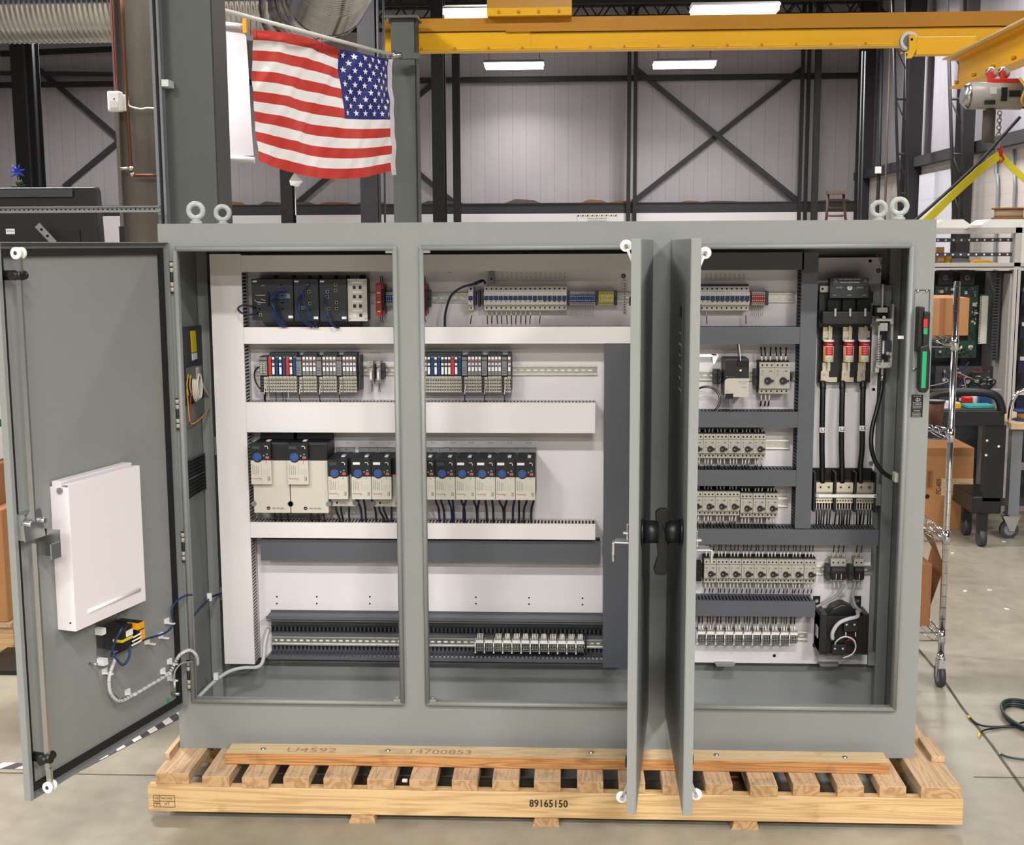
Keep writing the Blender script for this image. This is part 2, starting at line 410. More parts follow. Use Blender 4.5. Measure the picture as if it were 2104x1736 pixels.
# joints and worn tape in the floor
mb = MB()
def strip(a, b_, w, m, z=0.002):
    a = Vector(a); b_ = Vector(b_); d = (b_-a).normalized(); n = Vector((-d.y, d.x))*w/2
    mb.add([(a.x+n.x, a.y+n.y, z), (b_.x+n.x, b_.y+n.y, z), (b_.x-n.x, b_.y-n.y, z), (a.x-n.x, a.y-n.y, z)], [(0, 1, 2, 3)], m)
pts = [(1.69, -2.3), (1.692, .09), (1.712, .5), (1.72, .9), (1.745, 1.3), (1.75, 7.5)]
for a, c in zip(pts, pts[1:]): strip(a, c, .011, JOINT)
strip((-14, .115), (-1.2, .105), .005, JOINT); strip((1.55, .2), (9, .2), .005, JOINT)
struct(mb.build('trim_7', raw=True))
def tape(a, b_, name, label, w=.055, n=8):
    global mb
    mb = MB(); a = Vector(a); b_ = Vector(b_)
    strip(a, b_, w, TAPEB, .0015)
    d = (b_-a); L = d.length; d.normalize(); nn = Vector((-d.y, d.x)); t = 0.0; st = w*1.5
    while t < L-st:
        p = [a+d*t-nn*w/2, a+d*(t+st*.62)-nn*w/2, a+d*(t+st*1.05)+nn*w/2, a+d*(t+st*.42)+nn*w/2]
        mb.add([(q.x, q.y, .0022) for q in p], [(0, 1, 2, 3)], TAPEW); t += st*1.25
    return struct(mb.build(name, raw=True))
tape((-3.6, .165), (-1.78, .168), 'floor_tape', None)
tape((-1.72, .15), (-1.30, 1.22), 'floor_tape', None, .05)

# ---------------------------------------------------------------- lamps of the hall
def high_bay(px=None, x=0, y=0, z=0, label='', w=1.24, d=.58, far=False, power=0, spread=160):
    t = empty('ceiling_lamp', label, 'lamp', 'fluorescent high bay lamps', (x, y, z))
    mb = MB(); mb.prism([(-d/2, .0), (-d/2, .02), (-d/4, .07), (d/4, .07), (d/2, .02), (d/2, 0)], 'x', -w/2, w/2, WHITE)
    mb.build('housing', t)
    mb = MB(); mb.box(-w/2+.02, w/2-.02, -d/2+.01, d/2-.01, -.07, -.001, LAMPON); mb.build('lit_lens', t)
    mb = MB(); mb.cyl((-w/2+.1, 0, .07), (-w/2+.1, 0, CEIL-.005-z), .006, STRUC, 5); mb.cyl((w/2-.1, 0, .07), (w/2-.1, 0, CEIL-.005-z), .006, STRUC, 5); mb.build('hanger', t)
    if power: area_light(x, y, z-.085, power, spread=spread)
    return t
def lamp_at(x0, x1, yy, w, label, power, dy=0):
    dist = 1.24*FPX/(x1-x0); d = ray((x0+x1)/2, yy); p = CAM+d*dist
    high_bay(x=p.x, y=p.y, z=p.z, label=label, power=power, spread=128)
lamp_at(995, 1118, 132, 1.24, 'long lit lamp hanging below the yellow beam, left of the pair near the far wall', 50)
lamp_at(1342, 1470, 130, 1.24, 'long lit lamp hanging below the yellow beam, right of the pair near the far wall', 50)
lamp_at(898, 1075, 24, 1.24, 'lit lamp above the yellow beam beside the yellow box girder', 60)
lamp_at(1420, 1597, 18, 1.24, 'largest lit lamp above the yellow beam, right of centre', 60)
for gy in (-13.2, -9.2, -5.1, -1.2, 2.9):  # last row added out of view to brighten the yellow beam and flag
    for gx in (-7.5, -3.4, .4, 4.3):
        if gy == -1.2 and gx in (.4, -3.4): continue
        high_bay(x=gx, y=gy, z=5.62, power=LAMP_W*{-13.2: 1.15, -9.2: 1.15, -5.1: .95, -1.2: .8, 2.9: .36}[gy]*{-7.5: .6, -3.4: .95, .4: .95, 4.3: (2.7 if gy < -9 else .6)}[gx]*(3.2 if (gy > 0 and gx == -3.4) else 1), label='unseen fluorescent lamp in the rows above the open work floor of the hall')
for gx, gy, gw in ((-7.5, 7.5, .5), (-3.0, 10.5, .5), (3.6, 7.5, .5), (4.6, 13.0, 1.2), (4.4, 18.5, .9), (-9.5, 19.5, .9), (-5.5, 16.0, .7), (-.5, 15, .3)):  # high ones are added, out of view, to brighten far and side walls
    high_bay(x=gx, y=gy, z=6.3 if gy > 12 else 5.62, label='unseen fluorescent lamp over the floor behind the cabinet', power=LAMP_W*gw)

# ---------------------------------------------------------------- steel frame and bracing seen against the far wall
def upright(name, label, cat, px0, px1, pyb, Y, depth, m, z0=0, z1=CEIL, group=None, prof='I'):
    x0 = P(px0, pyb, Y).x; x1 = P(px1, pyb, Y).x; mb = MB(); z1 -= .006
    if prof == 'P': w = (x1-x0)*.38; mb.box(x0, x0+w, Y, Y+.05, z0, z1, m); mb.box(x1-w, x1, Y, Y+.05, z0, z1, m)
    elif prof == 'I':
        t = .022; mb.box(x0, x1, Y, Y+t, z0, z1, m); mb.box(x0, x1, Y+depth-t, Y+depth, z0, z1, m); mb.box((x0+x1)/2-.01, (x0+x1)/2+.01, Y+t, Y+depth-t, z0, z1, m)
    elif prof == 'H':      # open side towards the viewer
        t = .02; mb.box(x0, x0+t, Y, Y+depth, z0, z1, m); mb.box(x1-t, x1, Y, Y+depth, z0, z1, m); mb.box(x0+t, x1-t, Y+depth/2-.008, Y+depth/2+.008, z0, z1, m)
    else: mb.box(x0, x1, Y, Y+depth, z0, z1, m)
    return tag(mb.build(name), label, cat, group)
upright('steel_column', 'dark steel column of the far wall, middle one beside the cross bracing', 'column', 1288, 1309, 300, 23.5, .3, STRUCB, prof='P')
upright('steel_column', 'dark steel column right of the cross bracing on the far wall', 'column', 1642, 1662, 300, 23.5, .3, STRUCB, prof='P')
upright('steel_column', 'tall dark steel column between cross bracing and side wall corner', 'column', 1671, 1684, 300, 22.5, .1, STRUCB)
upright('steel_column', 'slim dark column left of the plain wall bay behind the flag', 'column', 930, 945, 300, 22.5, .15, STRUCB)
upright('steel_column', 'black column with white paint scrapes right of the grey crane post', 'column', 889, 914, 400, 14, .3, STRUCB)
upright('steel_column', 'dark column at the corner of far wall and side wall', 'column', 1766, 1794, 300, 22.6, .35, STRUCB)
upright('steel_column', 'wide dark column of the side wall left of the white roll door', 'column', 1862, 1894, 300, 18.7, .35, STRUCB)
upright('steel_column', 'dark round column standing behind the bottom of the flag', 'column', 741, 776, 420, 12, .28, STRUC)
upright('steel_column', 'pair of dark uprights left of the hanging white paper', 'column', 576, 600, 390, 20, .3, STRUCB)
upright('steel_column', 'dark steel column seen at the far left above the monitor', 'column', 28, 56, 250, 17, .35, STRUCB)
upright('steel_column', 'slim dark column right of the far left column', 'column', 58, 74, 250, 19, .3, STRUCB)
upright('steel_column', 'dark steel column of the side wall behind the chain hoist', 'column', 1978, 2004, 250, 15.2, .35, STRUCB)
def brace(a, b_, Y, label, w=.11, m=STRUC):
    a = P(*a, Y); b2 = P(*b_, Y); d = (b2-a).normalized(); n = Vector((-d.z, 0, d.x))*w/2; mb = MB()
    v = []
    for q in (a, b2):
        for s_ in (-1, 1):
            for y in (0, .06): v.append((q.x+n.x*s_, Y+y, q.z+n.z*s_))
    mb.add(v, [(0, 1, 3, 2), (4, 6, 7, 5), (0, 4, 5, 1), (2, 3, 7, 6), (0, 2, 6, 4), (1, 5, 7, 3)], m)
    return tag(mb.build('diagonal_brace'), label, 'brace', 'wall bracing')
brace((1305, 140), (1643, 415), 23.8, 'brace of the big wall cross falling from upper left to lower right')
brace((1300, 415), (1650, 140), 23.92, 'brace of the big wall cross rising from lower left to upper right')
brace((855, 200), (905, 160), 23.92, 'short brace right of the grey crane post, upper one')
brace((855, 352), (935, 418), 23.92, 'short brace right of the grey crane post, lower one')
brace((70, 135), (246, 286), 23.8, 'dark brace at the left falling towards the brown column')
brace((130, 384), (246, 288), 23.92, 'dark brace at the left rising from the monitor to the brown column')
brace((608, 418), (678, 360), 23.92, 'dark brace below the flag beside the hanging white paper')
brace((0, 150), (245, 152), 23.7, 'level dark rail across the far left wall', .09)
brace((0, 110), (245, 100), 23.6, 'upper level dark rail across the far left wall', .12, STRUCB)
# ladder frame uprights by the side wall
def lattice(px0, px1, pt, pb, Y, label):
    mb = MB()
    for a, c in (((px0, pt), (px0+14, pb)), ((px1, pt), (px1+2, pb))): mb.cyl(P(*a, Y), P(*c, Y), .025, STRUC, 6)
    k = 0
    for f in (.2, .45, .7, .88):
        a = P(px0+14*f, pt+(pb-pt)*f, Y); c = P(px1+2*f, pt+(pb-pt)*f, Y); mb.cyl(a, c, .02, STRUC, 5)
        c2 = P(px1+2*f, pt+(pb-pt)*(f+.12), Y); mb.cyl(a, c2, .012, STRUC, 5)
    return tag(mb.build('lattice_post'), label, 'post')
lattice(1834, 1862, 0, 452, 17.8, 'thin steel lattice post beside the wide dark side wall column')
lattice(1946, 1976, 0, 452, 14.6, 'thin steel lattice post in front of the side wall under the yellow beam')
def pipe(name, label, cat, pts, r, m, Y, group=None):
    pp_ = [P(a, c, Y) for a, c in pts]; pp_.append(Vector((pp_[-1].x, Y, 0))); mb = MB(); mb.tube(pp_, r, m, 7, sub=1); return tag(mb.build(name), label, cat, group)
pipe('wall_pipe', 'reddish copper pipe running down the far right wall corner', 'pipe', [(1829, 100), (1822, 300), (1818, 452)], .022, COLBR, 20.2)
pipe('wall_pipe', 'black pipe ending in a white box on the side wall', 'pipe', [(1812, 100), (1806, 350), (1802, 452)], .035, STRUCB, 20.4)
pipe('conduit', 'pale conduit running down the wall corner, left of a pair', 'conduit', [(1772, 105), (1762, 452)], .014, STRUC, 19)
pipe('conduit', 'pale conduit running down the wall corner, right of a pair', 'conduit', [(1778, 105), (1769, 452)], .014, DKGREY, 18.9)
tag(MB().box(*[P(1799, 350, 20.3).x, P(1811, 350, 20.3).x], 20.3, 20.36, P(1805, 356, 20.3).z, P(1805, 342, 20.3).z, WHITE).build('junction_box'), 'small white junction box on the black wall pipe', 'junction box')
pipe('conduit', 'thin grey pipe standing behind the flag right end beside the crane post', 'conduit', [(775, -20), (781, 452)], .016, STRUC, 11.5)
pipe('conduit', 'thin dark pipe standing behind the flag right end, the right of two', 'conduit', [(787, -20), (791, 452)], .014, DKGREY, 11.6)
# roll door and girt on the side wall
b = MB().box(XR-.22, XR-.165, 15.8, 18.6, 0, 3.1, DOORSLAT); tag(b.build('door_1', raw=False), kind='structure')
struct(MB().box(XR-.3, XR-.165, 2, WALLY-.5, 3.25, 3.42, STRUC).build('trim_8'))
def side_conduit(y, label):
    mb = MB(); x = XR-.2
    mb.tube([(x, y, 3.2), (x, y, 2.9), (x, y-.12, 2.7), (x, y-.12, 1.0)], .025, MIDGREY, 6, sub=2); return tag(mb.build('conduit'), label, 'conduit', 'conduits on the block wall')
for i, y in enumerate((14.6, 13.9, 13.0)): side_conduit(y, f'{ORD[i]} grey conduit bending down the block wall right of the roll door')
# stepladder standing far back
mb = MB(); Y = 20
for sx in (0, 1):
    mb.cyl(P(1702 if sx == 0 else 1733, 396, Y), P(1697 if sx == 0 else 1738, 460, Y), .03, DULL, 4)
for py in (396, 411, 427, 443): mb.cyl(P(1702, py, Y), P(1733, py, Y), .028, DULL, 4)
a = P(1699, 396, Y); c = P(1736, 396, Y); mb.box(a.x, c.x, Y-.15, Y+.1, a.z-.03, a.z+.03, DULL)
mb.cyl(P(1697, 460, Y), (P(1697, 460, Y).x, Y, 0), .03, DULL, 4); mb.cyl(P(1738, 460, Y), (P(1738, 460, Y).x, Y, 0), .03, DULL, 4)
tag(mb.build('step_ladder'), 'brown wooden step ladder top standing by the far wall', 'ladder')
# safety notice on the lower wall
t = MB(); Y = WALLY-.435; x0, x1, z0, z1 = RC(1186, 440, 1268, 456, Y)
t.box(x0, x1, Y, Y+.01, z0, z1, LABEL)
n = 17
for i in range(n):
    xa = x0+(x1-x0)*i/n; w = (x1-x0)/n; zc = P(1227, 443, Y).z
    t.add([(xa, Y-.003, zc-.018), (xa+w*.55, Y-.003, zc-.018), (xa+w*.9, Y-.003, zc+.018), (xa+w*.35, Y-.003, zc+.018)], [(0, 1, 2, 3)], CYEL if i % 2 else INK)
t.text('THIS IS FOR HAND SANITATION', .04, ((x0+x1)/2, Y-.003, P(1227, 449, Y).z-.014), INK, width=.42)
t.text('MATERIAL SAFETY DATA SHEETS', .04, ((x0+x1)/2, Y-.003, P(1227, 454, Y).z-.014), INK, width=.42)
tag(t.build('safety_notice', raw=True), 'white wall notice with a striped yellow and black border, above the cabinet', 'sign')

# ---------------------------------------------------------------- crane, columns and duct
# grey crane post nearest the cabinet
x0, x1 = P(337, 250, .85).x, P(441, 250, .85).x
t = empty('crane_post', 'big grey steel post with charcoal side rising behind the cabinet left end', 'post', None, ((x0+x1)/2, .95, 0))
h = (x1-x0)/2
MB().box(-h, h, -.1, .10, .01, 6.99, COLG).build('shaft', t, bevel=.006)
MB().box(-h-.005, h+.03, -.12, .16, 0, .02, COLG).build('base_plate', t)
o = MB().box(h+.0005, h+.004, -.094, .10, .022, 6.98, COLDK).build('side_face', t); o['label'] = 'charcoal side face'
# silver strut channel beside it, red cable behind, clamp
mb = MB(); a = P(318, 0, .8); c = P(336, 0, .8)
for px in ((318, 324), (331, 336)): mb.box(P(px[0], 200, .8).x, P(px[1], 200, .8).x, .78, .82, 0, 4.5, MIDGREY)
mb.box(P(318, 200, .8).x, P(336, 200, .8).x, .815, .82, 0, 4.5, DKGREY)
tag(mb.build('strut_channel'), 'upright galvanised strut channel left of the grey crane post', 'strut')
x = P(345, 200, .83).x
tag(MB().tube([(x-.01, .815, 0), (x-.012, .815, 2.3), (x-.012, .815, 4.4)], .006, MIDGREY, 6, sub=1).build('conduit'), 'thin grey conduit running up the edge of the grey crane post', 'conduit')
x, _, z, _ = RC(330, 168, 344, 174, .78)
tag(MB().box(x, x+.03, .78, .85, z-.006, z+.02, LABEL).build('pipe_clamp'), 'small pale clamp holding the strut to the grey post', 'clamp')
# level perforated strut and monitor back behind door
mb = MB(); z0, z1 = P(160, 437, .72).z, P(160, 424, .72).z
xa, xb = P(-60, 430, .72).x, P(330, 430, .72).x
mb.box(xa, xb, .72, .725, z0, z1, STEEL); mb.box(xa, xb, .70, .725, z1-.003, z1, STEEL); mb.box(xa, xb, .70, .725, z0, z0+.003, STEEL)
x = xa+.01
while x < xb-.01: mb.disc((x, .7195, (z0+z1)/2), .0032, HOLE, 8); x += .0185
tag(mb.build('slotted_rail'), 'level perforated steel rail crossing in front of the monitor back', 'rail')
t = empty('monitor', 'back of a large black flat monitor at the upper left', 'monitor', None, (P(60, 450, 1.4).x, 1.4, 0))
ox = t.location.x; x0 = P(-80, 450, 1.4).x-ox; x1 = P(199, 450, 1.4).x-ox; z0, z1 = P(60, 520, 1.4).z, P(60, 384, 1.4).z
MB().prism([(0, z0), (0, z1-.004), (.05, z1), (.07, z1-.02), (.09, z0+.03), (.09, z0)], 'x', x0, x1, BLACKP).xf(Matrix.Identity(4)).build('rear_housing', t, bevel=.006)
MB().box(x0, x1-.1, -.012, -.0005, z1-.045, z1-.012, DKGREY).build('rear_band', t)
MB().box(P(112, 480, 1.4).x-ox, P(165, 480, 1.4).x-ox, -.006, -.0005, z0, P(112, 473, 1.4).z, BLACKM).build('port_recess', t)
mb = MB().box(P(13, 480, 1.4).x-ox, P(31, 480, 1.4).x-ox, -.003, -.0005, P(20, 481, 1.4).z, P(20, 470, 1.4).z, LABEL)
mb.text('WARNING', .008, (P(22, 480, 1.4).x-ox, -.0035, P(20, 476, 1.4).z), INK, width=.034); o = mb.build('rating_label', t, raw=True); o['label'] = 'white rating label'
MB().box(x0+.2, x0+.26, .02, .06, 0, z0+.001, BLACKP).box(x0+.05, x0+.41, -.25, .08, 0, .02, BLACKP).build('floor_stand', t)
mb = MB(); a = P(76, 462, 1.33); c = P(112, 500, 1.33); d = (c-a).normalized(); n = Vector((-d.z, 0, d.x))
mb.add([tuple(q+n*s_*.014+Vector((0, y, 0))) for q in (a, c) for s_ in (-1, 1) for y in (0, .012)], [(0, 1, 3, 2), (4, 6, 7, 5), (0, 4, 5, 1), (2, 3, 7, 6), (0, 2, 6, 4), (1, 5, 7, 3)], STEEL)
for f in (.25, .6): mb.disc(a+(c-a)*f+Vector((0, -.001, 0)), .006, HOLE, 8)
tag(mb.build('bracket_arm'), 'short slotted steel bracket slanting across the monitor back', 'bracket')
tag(MB().box(P(245, 480, 1.5).x, P(257, 480, 1.5).x, 1.5, 1.55, 0, P(250, 465, 1.5).z, BLACKP).build('speaker_column'), 'narrow black upright box right of the monitor back', 'box')
# little artificial tree with a blue star
t = empty('christmas_tree', 'small artificial Christmas tree topped with a blue star at the far left', 'christmas tree', None, P(38, 385, 2.0))
mb = MB(); random.seed(5)
mb.cyl((0, 0, -.3), (0, 0, .045), .006, CARD2, 6)
PINE = mat('artificial_pine', (52, 84, 60), 0.8); STARB = mat('blue_star', (36, 66, 180), 0.35)
o = mb.build('trunk', t); mb = MB()
for i in range(90):
    a = random.uniform(0, 2*PI); z = random.uniform(-.12, .035); r = .02+.085*((.04-z)/.16)*random.uniform(.5, 1)
    mb.cyl((0, 0, z-.01), (math.cos(a)*r, math.sin(a)*r, z+random.uniform(-.01, .015)), .0045, PINE, 4, r2=.001)
o = mb.build('needles', t); o['kind'] = 'stuff'
mb = MB()
for i in range(7):
    a = 2*PI*i/7+.3; mb.cyl((0, 0, .075), (math.cos(a)*.045, -.01, .075+math.sin(a)*.04), .011, STARB, 5, r2=.001)
mb.cyl((0, 0, .04), (0, 0, .07), .006, CYEL, 5); mb.build('blue_star', t)
# brown steel column with copper pipe, detector
x0, x1 = P(237, 250, 3.3).x, P(326, 250, 3.3).x
t = empty('building_column', 'weathered brown steel building column with open web, left of the crane post', 'column', None, ((x0+x1)/2, 3.3, 0)); h = (x1-x0)/2
MB().box(-h, -h+.02, 0, .28, 0, 6.99, COLBR).box(h-.02, h, 0, .28, 0, 6.99, COLBR).box(-h+.02, h-.02, .03, .05, 0, 6.99, COLBR).build('shaft', t)
mb = MB(); pp = lambda a, c: P(a, c, 3.25)
mb.tube([pp(249, -40), pp(256, 120), pp(263, 250), pp(269, 345), pp(270, 352)], .011, COPPER, 8, sub=2)
mb.tube([pp(270, 345), pp(270, 356), pp(277, 360), pp(330, 360)], .010, COPPER, 8, sub=2); mb.cyl(pp(247, 347), pp(270, 345), .009, STEEL, 8)
mb.sphere(pp(270, 346), .017, BRASS); mb.sphere(pp(272, 358), .015, BRASS)
tag(mb.build('copper_pipe'), 'copper pipe running down the brown column and turning right', 'pipe')
mb = MB(); mb.tube([pp(228, -20), pp(234, 100), pp(238, 186)], .004, CRED, 5); tag(mb.build('signal_cable'), 'red cable hanging down to the white motion detector', 'cable')
mb = MB(); mb.tube([pp(252, 196), pp(262, 205), pp(266, 218), pp(290, 224), pp(305, 222), pp(340, 226)], .006, CWHITE, 6); tag(mb.build('signal_cable'), 'white cable running from the motion detector to the grey post', 'cable')
t = empty('motion_detector', 'white motion detector box fixed to the edge of the brown column', 'detector', None, P(237, 229, 3.2)); s = .0029
MB().box(-15*s, 12*s, -.01, .05, 0, 40*s, WHITE).build('housing', t, bevel=.01)
MB().box(10*s, 18*s, .03, .09, 2*s, 34*s, LABEL).build('mounting_arm', t, bevel=.003)
MB().box(-9*s, 7*s, -.013, -.0101, 7*s, 20*s, PINK).disc((0, -.0102, 24*s), .005, DKGREY).build('lens_window', t)
# far crane post with cap and bracket
x0, x1 = P(806, 250, 5.75).x, P(854, 250, 5.75).x
t = empty('crane_post', 'grey square crane post carrying the flag pole bracket and yellow beam', 'post', None, ((x0+x1)/2, 5.85, 0)); h = (x1-x0)/2
zt = P(830, 38, 5.75).z
MB().box(-h, h, -.1, .1, .01, zt, COLG).build('shaft', t, bevel=.004)
MB().box(-h-.04, h+.03, -.14, .14, zt, zt+.02, COLG).cyl((-h-.02, -.12, zt-.03), (-h-.02, -.12, zt+.03), .01, STEEL, 6).build('cap_plate', t)
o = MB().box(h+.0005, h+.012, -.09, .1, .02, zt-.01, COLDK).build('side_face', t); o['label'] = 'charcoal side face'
MB().box(-.3, .3, -.3, .3, 0, .012, COLG).build('base_plate', t)
# flag, pole
fl = [(515, 62, 4.4), (799, 122, 5.55), (806, 351, 5.55), (524, 331, 4.4)]
FP = [P(a, c, y) for a, c, y in fl]
def flagpt(u, v, off=0):
    top = FP[0]+(FP[1]-FP[0])*u; bot = FP[3]+(FP[2]-FP[3])*u
    p = top+(bot-top)*v
    p = p+Vector((0, 0, -.10*math.sin(PI*u)*(v*.9)**1.2 + .035*math.sin(PI*min(u/.62, 1))*(1-v)))
    n = Vector((-(FP[1]-FP[0]).y, (FP[1]-FP[0]).x, 0)).normalized()
    if n.y > 0: n = -n
    w = .026*math.sin(9*u+1.4*v)+.016*math.sin(17*u-5*v+1)+.007*math.sin(34*u+14*v)*(1-v*.4)+.004*math.sin(60*u+30*v)+.02*math.sin(3*u)*v
    if v < .02: w *= .3
    return p+n*(w+off)
t = empty('american_flag', 'striped american flag hanging with its blue canton at the right', 'flag', None, (0, 0, 0))
mb = MB(); NU, NV = 90, 52
v = [flagpt(i/NU, j/NV) for j in range(NV+1) for i in range(NU+1)]
mb.v = [tuple(q) for q in v]
for j in range(NV):
    for i in range(NU):
        st = j*13//NV
        mm = FLAGB if (i/NU >= .62 and st < 7) else (FLAGW if st % 2 else FLAGR)
        mb.f.append((j*(NU+1)+i, j*(NU+1)+i+1, (j+1)*(NU+1)+i+1, (j+1)*(NU+1)+i)); mb.mi.append(mb._m(mm)); mb.sm.append(True)
mb.build('cloth', t, raw=True)
mb = MB()
for r_ in range(9):
    n = 6 if r_ % 2 == 0 else 5
    for k in range(n):
        u = .615+.385*((k+.55)/6.1 + (0 if n == 6 else 1/12)); vv = (r_+.75)/9.6*7/13
        pts = []
        for q in range(10):
            rad = (.029 if q % 2 == 0 else .0115); a = PI/2+q*PI/5
            pts.append(flagpt(u+math.cos(a)*rad*.62, vv-math.sin(a)*rad, .006))
        mb.add(pts+[flagpt(u, vv, .006)], [(q, (q+1) % 10, 10) for q in range(10)], FLAGW)
mb.build('stars', t, raw=True)
mb = MB(); pts = [flagpt(1.0, j/20)+Vector((.012, 0, 0)) for j in range(21)]; pts[-1] += Vector((.01, 0, -.03))
mb.ribbon(pts, (1, .3, 0), .035, .004, PINK); mb.disc(pts[-1]+Vector((.0, -.004, .03)), .006, BRASS); mb.build('header_tape', t)
mb = MB(); a = P(455, 20, 3.9); c = P(803, 112, 5.62)
mb.cyl(a, c, .0135, WHITE, 10); mb.sphere(a, .016, WHITE)
tag(mb.build('flag_pole'), 'slanting white pole holding the flag and the white banner', 'pole')
for i, (q, hh) in enumerate(((505, .10), (516, .11), (645, .06), (726, .04))):
    mb = MB(); f = (q-455)/(803-455); p = a+(c-a)*f; mb.torus((p.x, p.y, p.z), .02, .003, STEEL, 'x', 12, 5); mb.cyl(p+Vector((0, 0, -.02)), p+Vector((0, 0, -.02-hh)), .002, CBLACK, 4); tag(mb.build('flag_clip'), f'thin wire clip on the white flag pole, {ORD[i]} of four from the left', 'clip', 'flag pole clips')

t = empty('pole_bracket', 'dark green bracket clamping the flag pole to the crane post', 'bracket', None, P(825, 113, 5.62))
mb = MB(); mb.cyl((-.08, 0, -.01), (.0, 0, .0), .022, STEEL, 8); mb.box(-.02, .14, -.005, .04, -.028, .016, COLG); mb.build('clamp_arm', t)
MB().cyl((-.06, 0, -.03), (-.06, 0, .03), .014, STEEL, 8).cyl((-.1, 0, -.02), (-.1, 0, .015), .018, STEEL, 8).build('clamp_bolt', t)
# white banner beside the flag
t = empty('hanging_banner', 'blank white banner with rolled rods hanging left of the flag', 'banner', None, (0, 0, 0))
x0, x1, z0, z1 = RC(452, 52, 518, 320, 4.35)
mb = MB(); v = []; n = 12
for j in range(n+1):
    f = j/n; z = z1+(z0-z1)*f; y = 4.35+.012*math.sin(f*6)
    v += [(x0-.02, y, z), (x1-.035+.03*f, y+.01, z)]
mb.v = [tuple(q) for q in v]
for j in range(n): mb.f.append((2*j, 2*j+1, 2*j+3, 2*j+2)); mb.mi.append(mb._m(PINK)); mb.sm.append(True)
mb.build('cloth', t, raw=True)
MB().cyl((x0-.1, 4.35, z1+.02), (x1-.035, 4.36, z1-.01), .022, PINK, 10).build('top_rod', t); MB().cyl((x0-.1, 4.35, z0-.0), (x1+.0, 4.36, z0-.03), .022, PINK, 10).build('bottom_rod', t)
MB().box(x1-.045, x1-.02, 4.33, 4.36, z1-.05, z1+.04, mat('orange_tab', (232, 150, 40), .5)).build('orange_tab', t)
# paper hanging under the flag
mb = MB(); c = P(606, 369, 7)
mb.add([tuple(P(a, d, 4.85)+Vector((0, y, 0))) for a, d, y in ((604, 355, 0), (621, 372, .03), (612, 384, 0), (598, 381, -.02), (593, 371, .02))], [(0, 1, 2, 3, 4)], WHITE)
mb.cyl(P(604, 340, 4.85), P(604, 356, 4.85), .003, CBLACK, 4); mb.cyl(P(606, 383, 4.85), P(608, 442, 4.85), .004, CWHITE, 4)
tag(mb.build('paper_tag', raw=True), 'crumpled white paper hanging on a string below the flag', 'paper')
# spiral duct
def ribbed(mb, pts, r, m, n=28, pitch=.05, amp=.005):
    pts = [Vector(p) for p in pts]; L = sum((pts[i+1]-pts[i]).length for i in range(len(pts)-1)); N = int(L/pitch*4); out = []
    for i in range(N+1):
        s_ = i/N*L; k = 0
        while k < len(pts)-2 and s_ > (pts[k+1]-pts[k]).length: s_ -= (pts[k+1]-pts[k]).length; k += 1
        d = pts[k+1]-pts[k]; out.append(pts[k]+d.normalized()*min(s_, d.length))
    mb.tube(out, lambda f: r+amp*(1 if int(f*N+.5) % 4 == 0 else 0), m, n, sub=1)
t = empty('spiral_air_duct', 'ribbed silver air duct running along the top left and curving forward', 'air duct', None, (0, 0, 0))
Y = 8.2; zc = P(300, 5, Y).z; r = 76*12.4/FPX
xe = P(572, 5, Y).x; mb = MB()
ribbed(mb, [(-9, Y, zc), (xe, Y, zc)], r, GALV); mb.build('straight_run', t)
mb = MB(); e0 = Vector((xe, Y, zc)); pts = [e0, P(612, 5, 8.15), P(640, 3, 7.95), P(660, -4, 7.6), P(672, -16, 7.2)]
ribbed(mb, pts, r+.010, GALV, pitch=.26, amp=.012); mb.build('elbow', t)
mb = MB(); ribbed(mb, [pts[-1], P(690, -60, 6.4), P(704, -130, 5.6)], r, GALV); mb.build('rising_run', t)
mb = MB()
for x in (-7, -4.4, -2.6):
    mb.cyl((x, Y, zc+r), (x, Y, CEIL-.01), .008, STEEL, 5)
mb.build('hanger_rod', t)
# yellow crane beam
Y = 6.13; x0 = P(793, 70, Y).x; zt = 3.687; zb = 3.437
t = empty('crane_beam', 'long yellow crane runway beam crossing above the cabinet', 'beam', None, (0, 0, 0))
x1 = 7.0-.65
mb = MB(); mb.box(x0, x1, Y-.07, Y+.07, zb, zb+.014, YBEAM); mb.box(x0, x1, Y-.005, Y+.005, zb+.014, zt-.01, YBEAM); mb.box(x0, x1, Y-.07, Y+.07, zt-.012, zt, YBEAM)
mb.build('lower_beam', t)
mb = MB(); xs = P(1090, 60, Y).x; xm = P(1040, 60, Y).x
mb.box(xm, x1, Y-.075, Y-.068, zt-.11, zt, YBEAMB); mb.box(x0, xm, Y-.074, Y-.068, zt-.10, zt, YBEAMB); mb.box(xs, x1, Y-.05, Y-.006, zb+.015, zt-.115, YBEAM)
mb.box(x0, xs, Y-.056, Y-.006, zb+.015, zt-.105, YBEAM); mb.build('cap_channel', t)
mb = MB(); x = P(868, 100, Y).x
while x < x1-.3: mb.cyl((x, Y-.078, zb+.018), (x, Y-.071, zb+.018), .011, YBEAMB, 8); mb.box(x-.03, x+.2, Y-.074, Y-.0705, zb+.009, zb+.032, YBEAM); x += .268
mb.build('bolt_row', t)
xa, xb = P(1003, 10, Y).x, P(1175, 10, Y).x
t = empty('crane_girder', 'yellow box girder piece bolted on top of the long yellow beam', 'beam', None, ((xa+xb)/2, Y-.1, zt+.0))
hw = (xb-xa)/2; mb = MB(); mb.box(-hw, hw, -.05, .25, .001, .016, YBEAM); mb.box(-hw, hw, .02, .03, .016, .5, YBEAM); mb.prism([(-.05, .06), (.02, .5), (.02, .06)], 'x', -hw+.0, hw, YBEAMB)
mb.box(-hw, hw, -.05, -.04, .016, .06, YBEAM); mb.build('girder_web', t)
mb = MB()
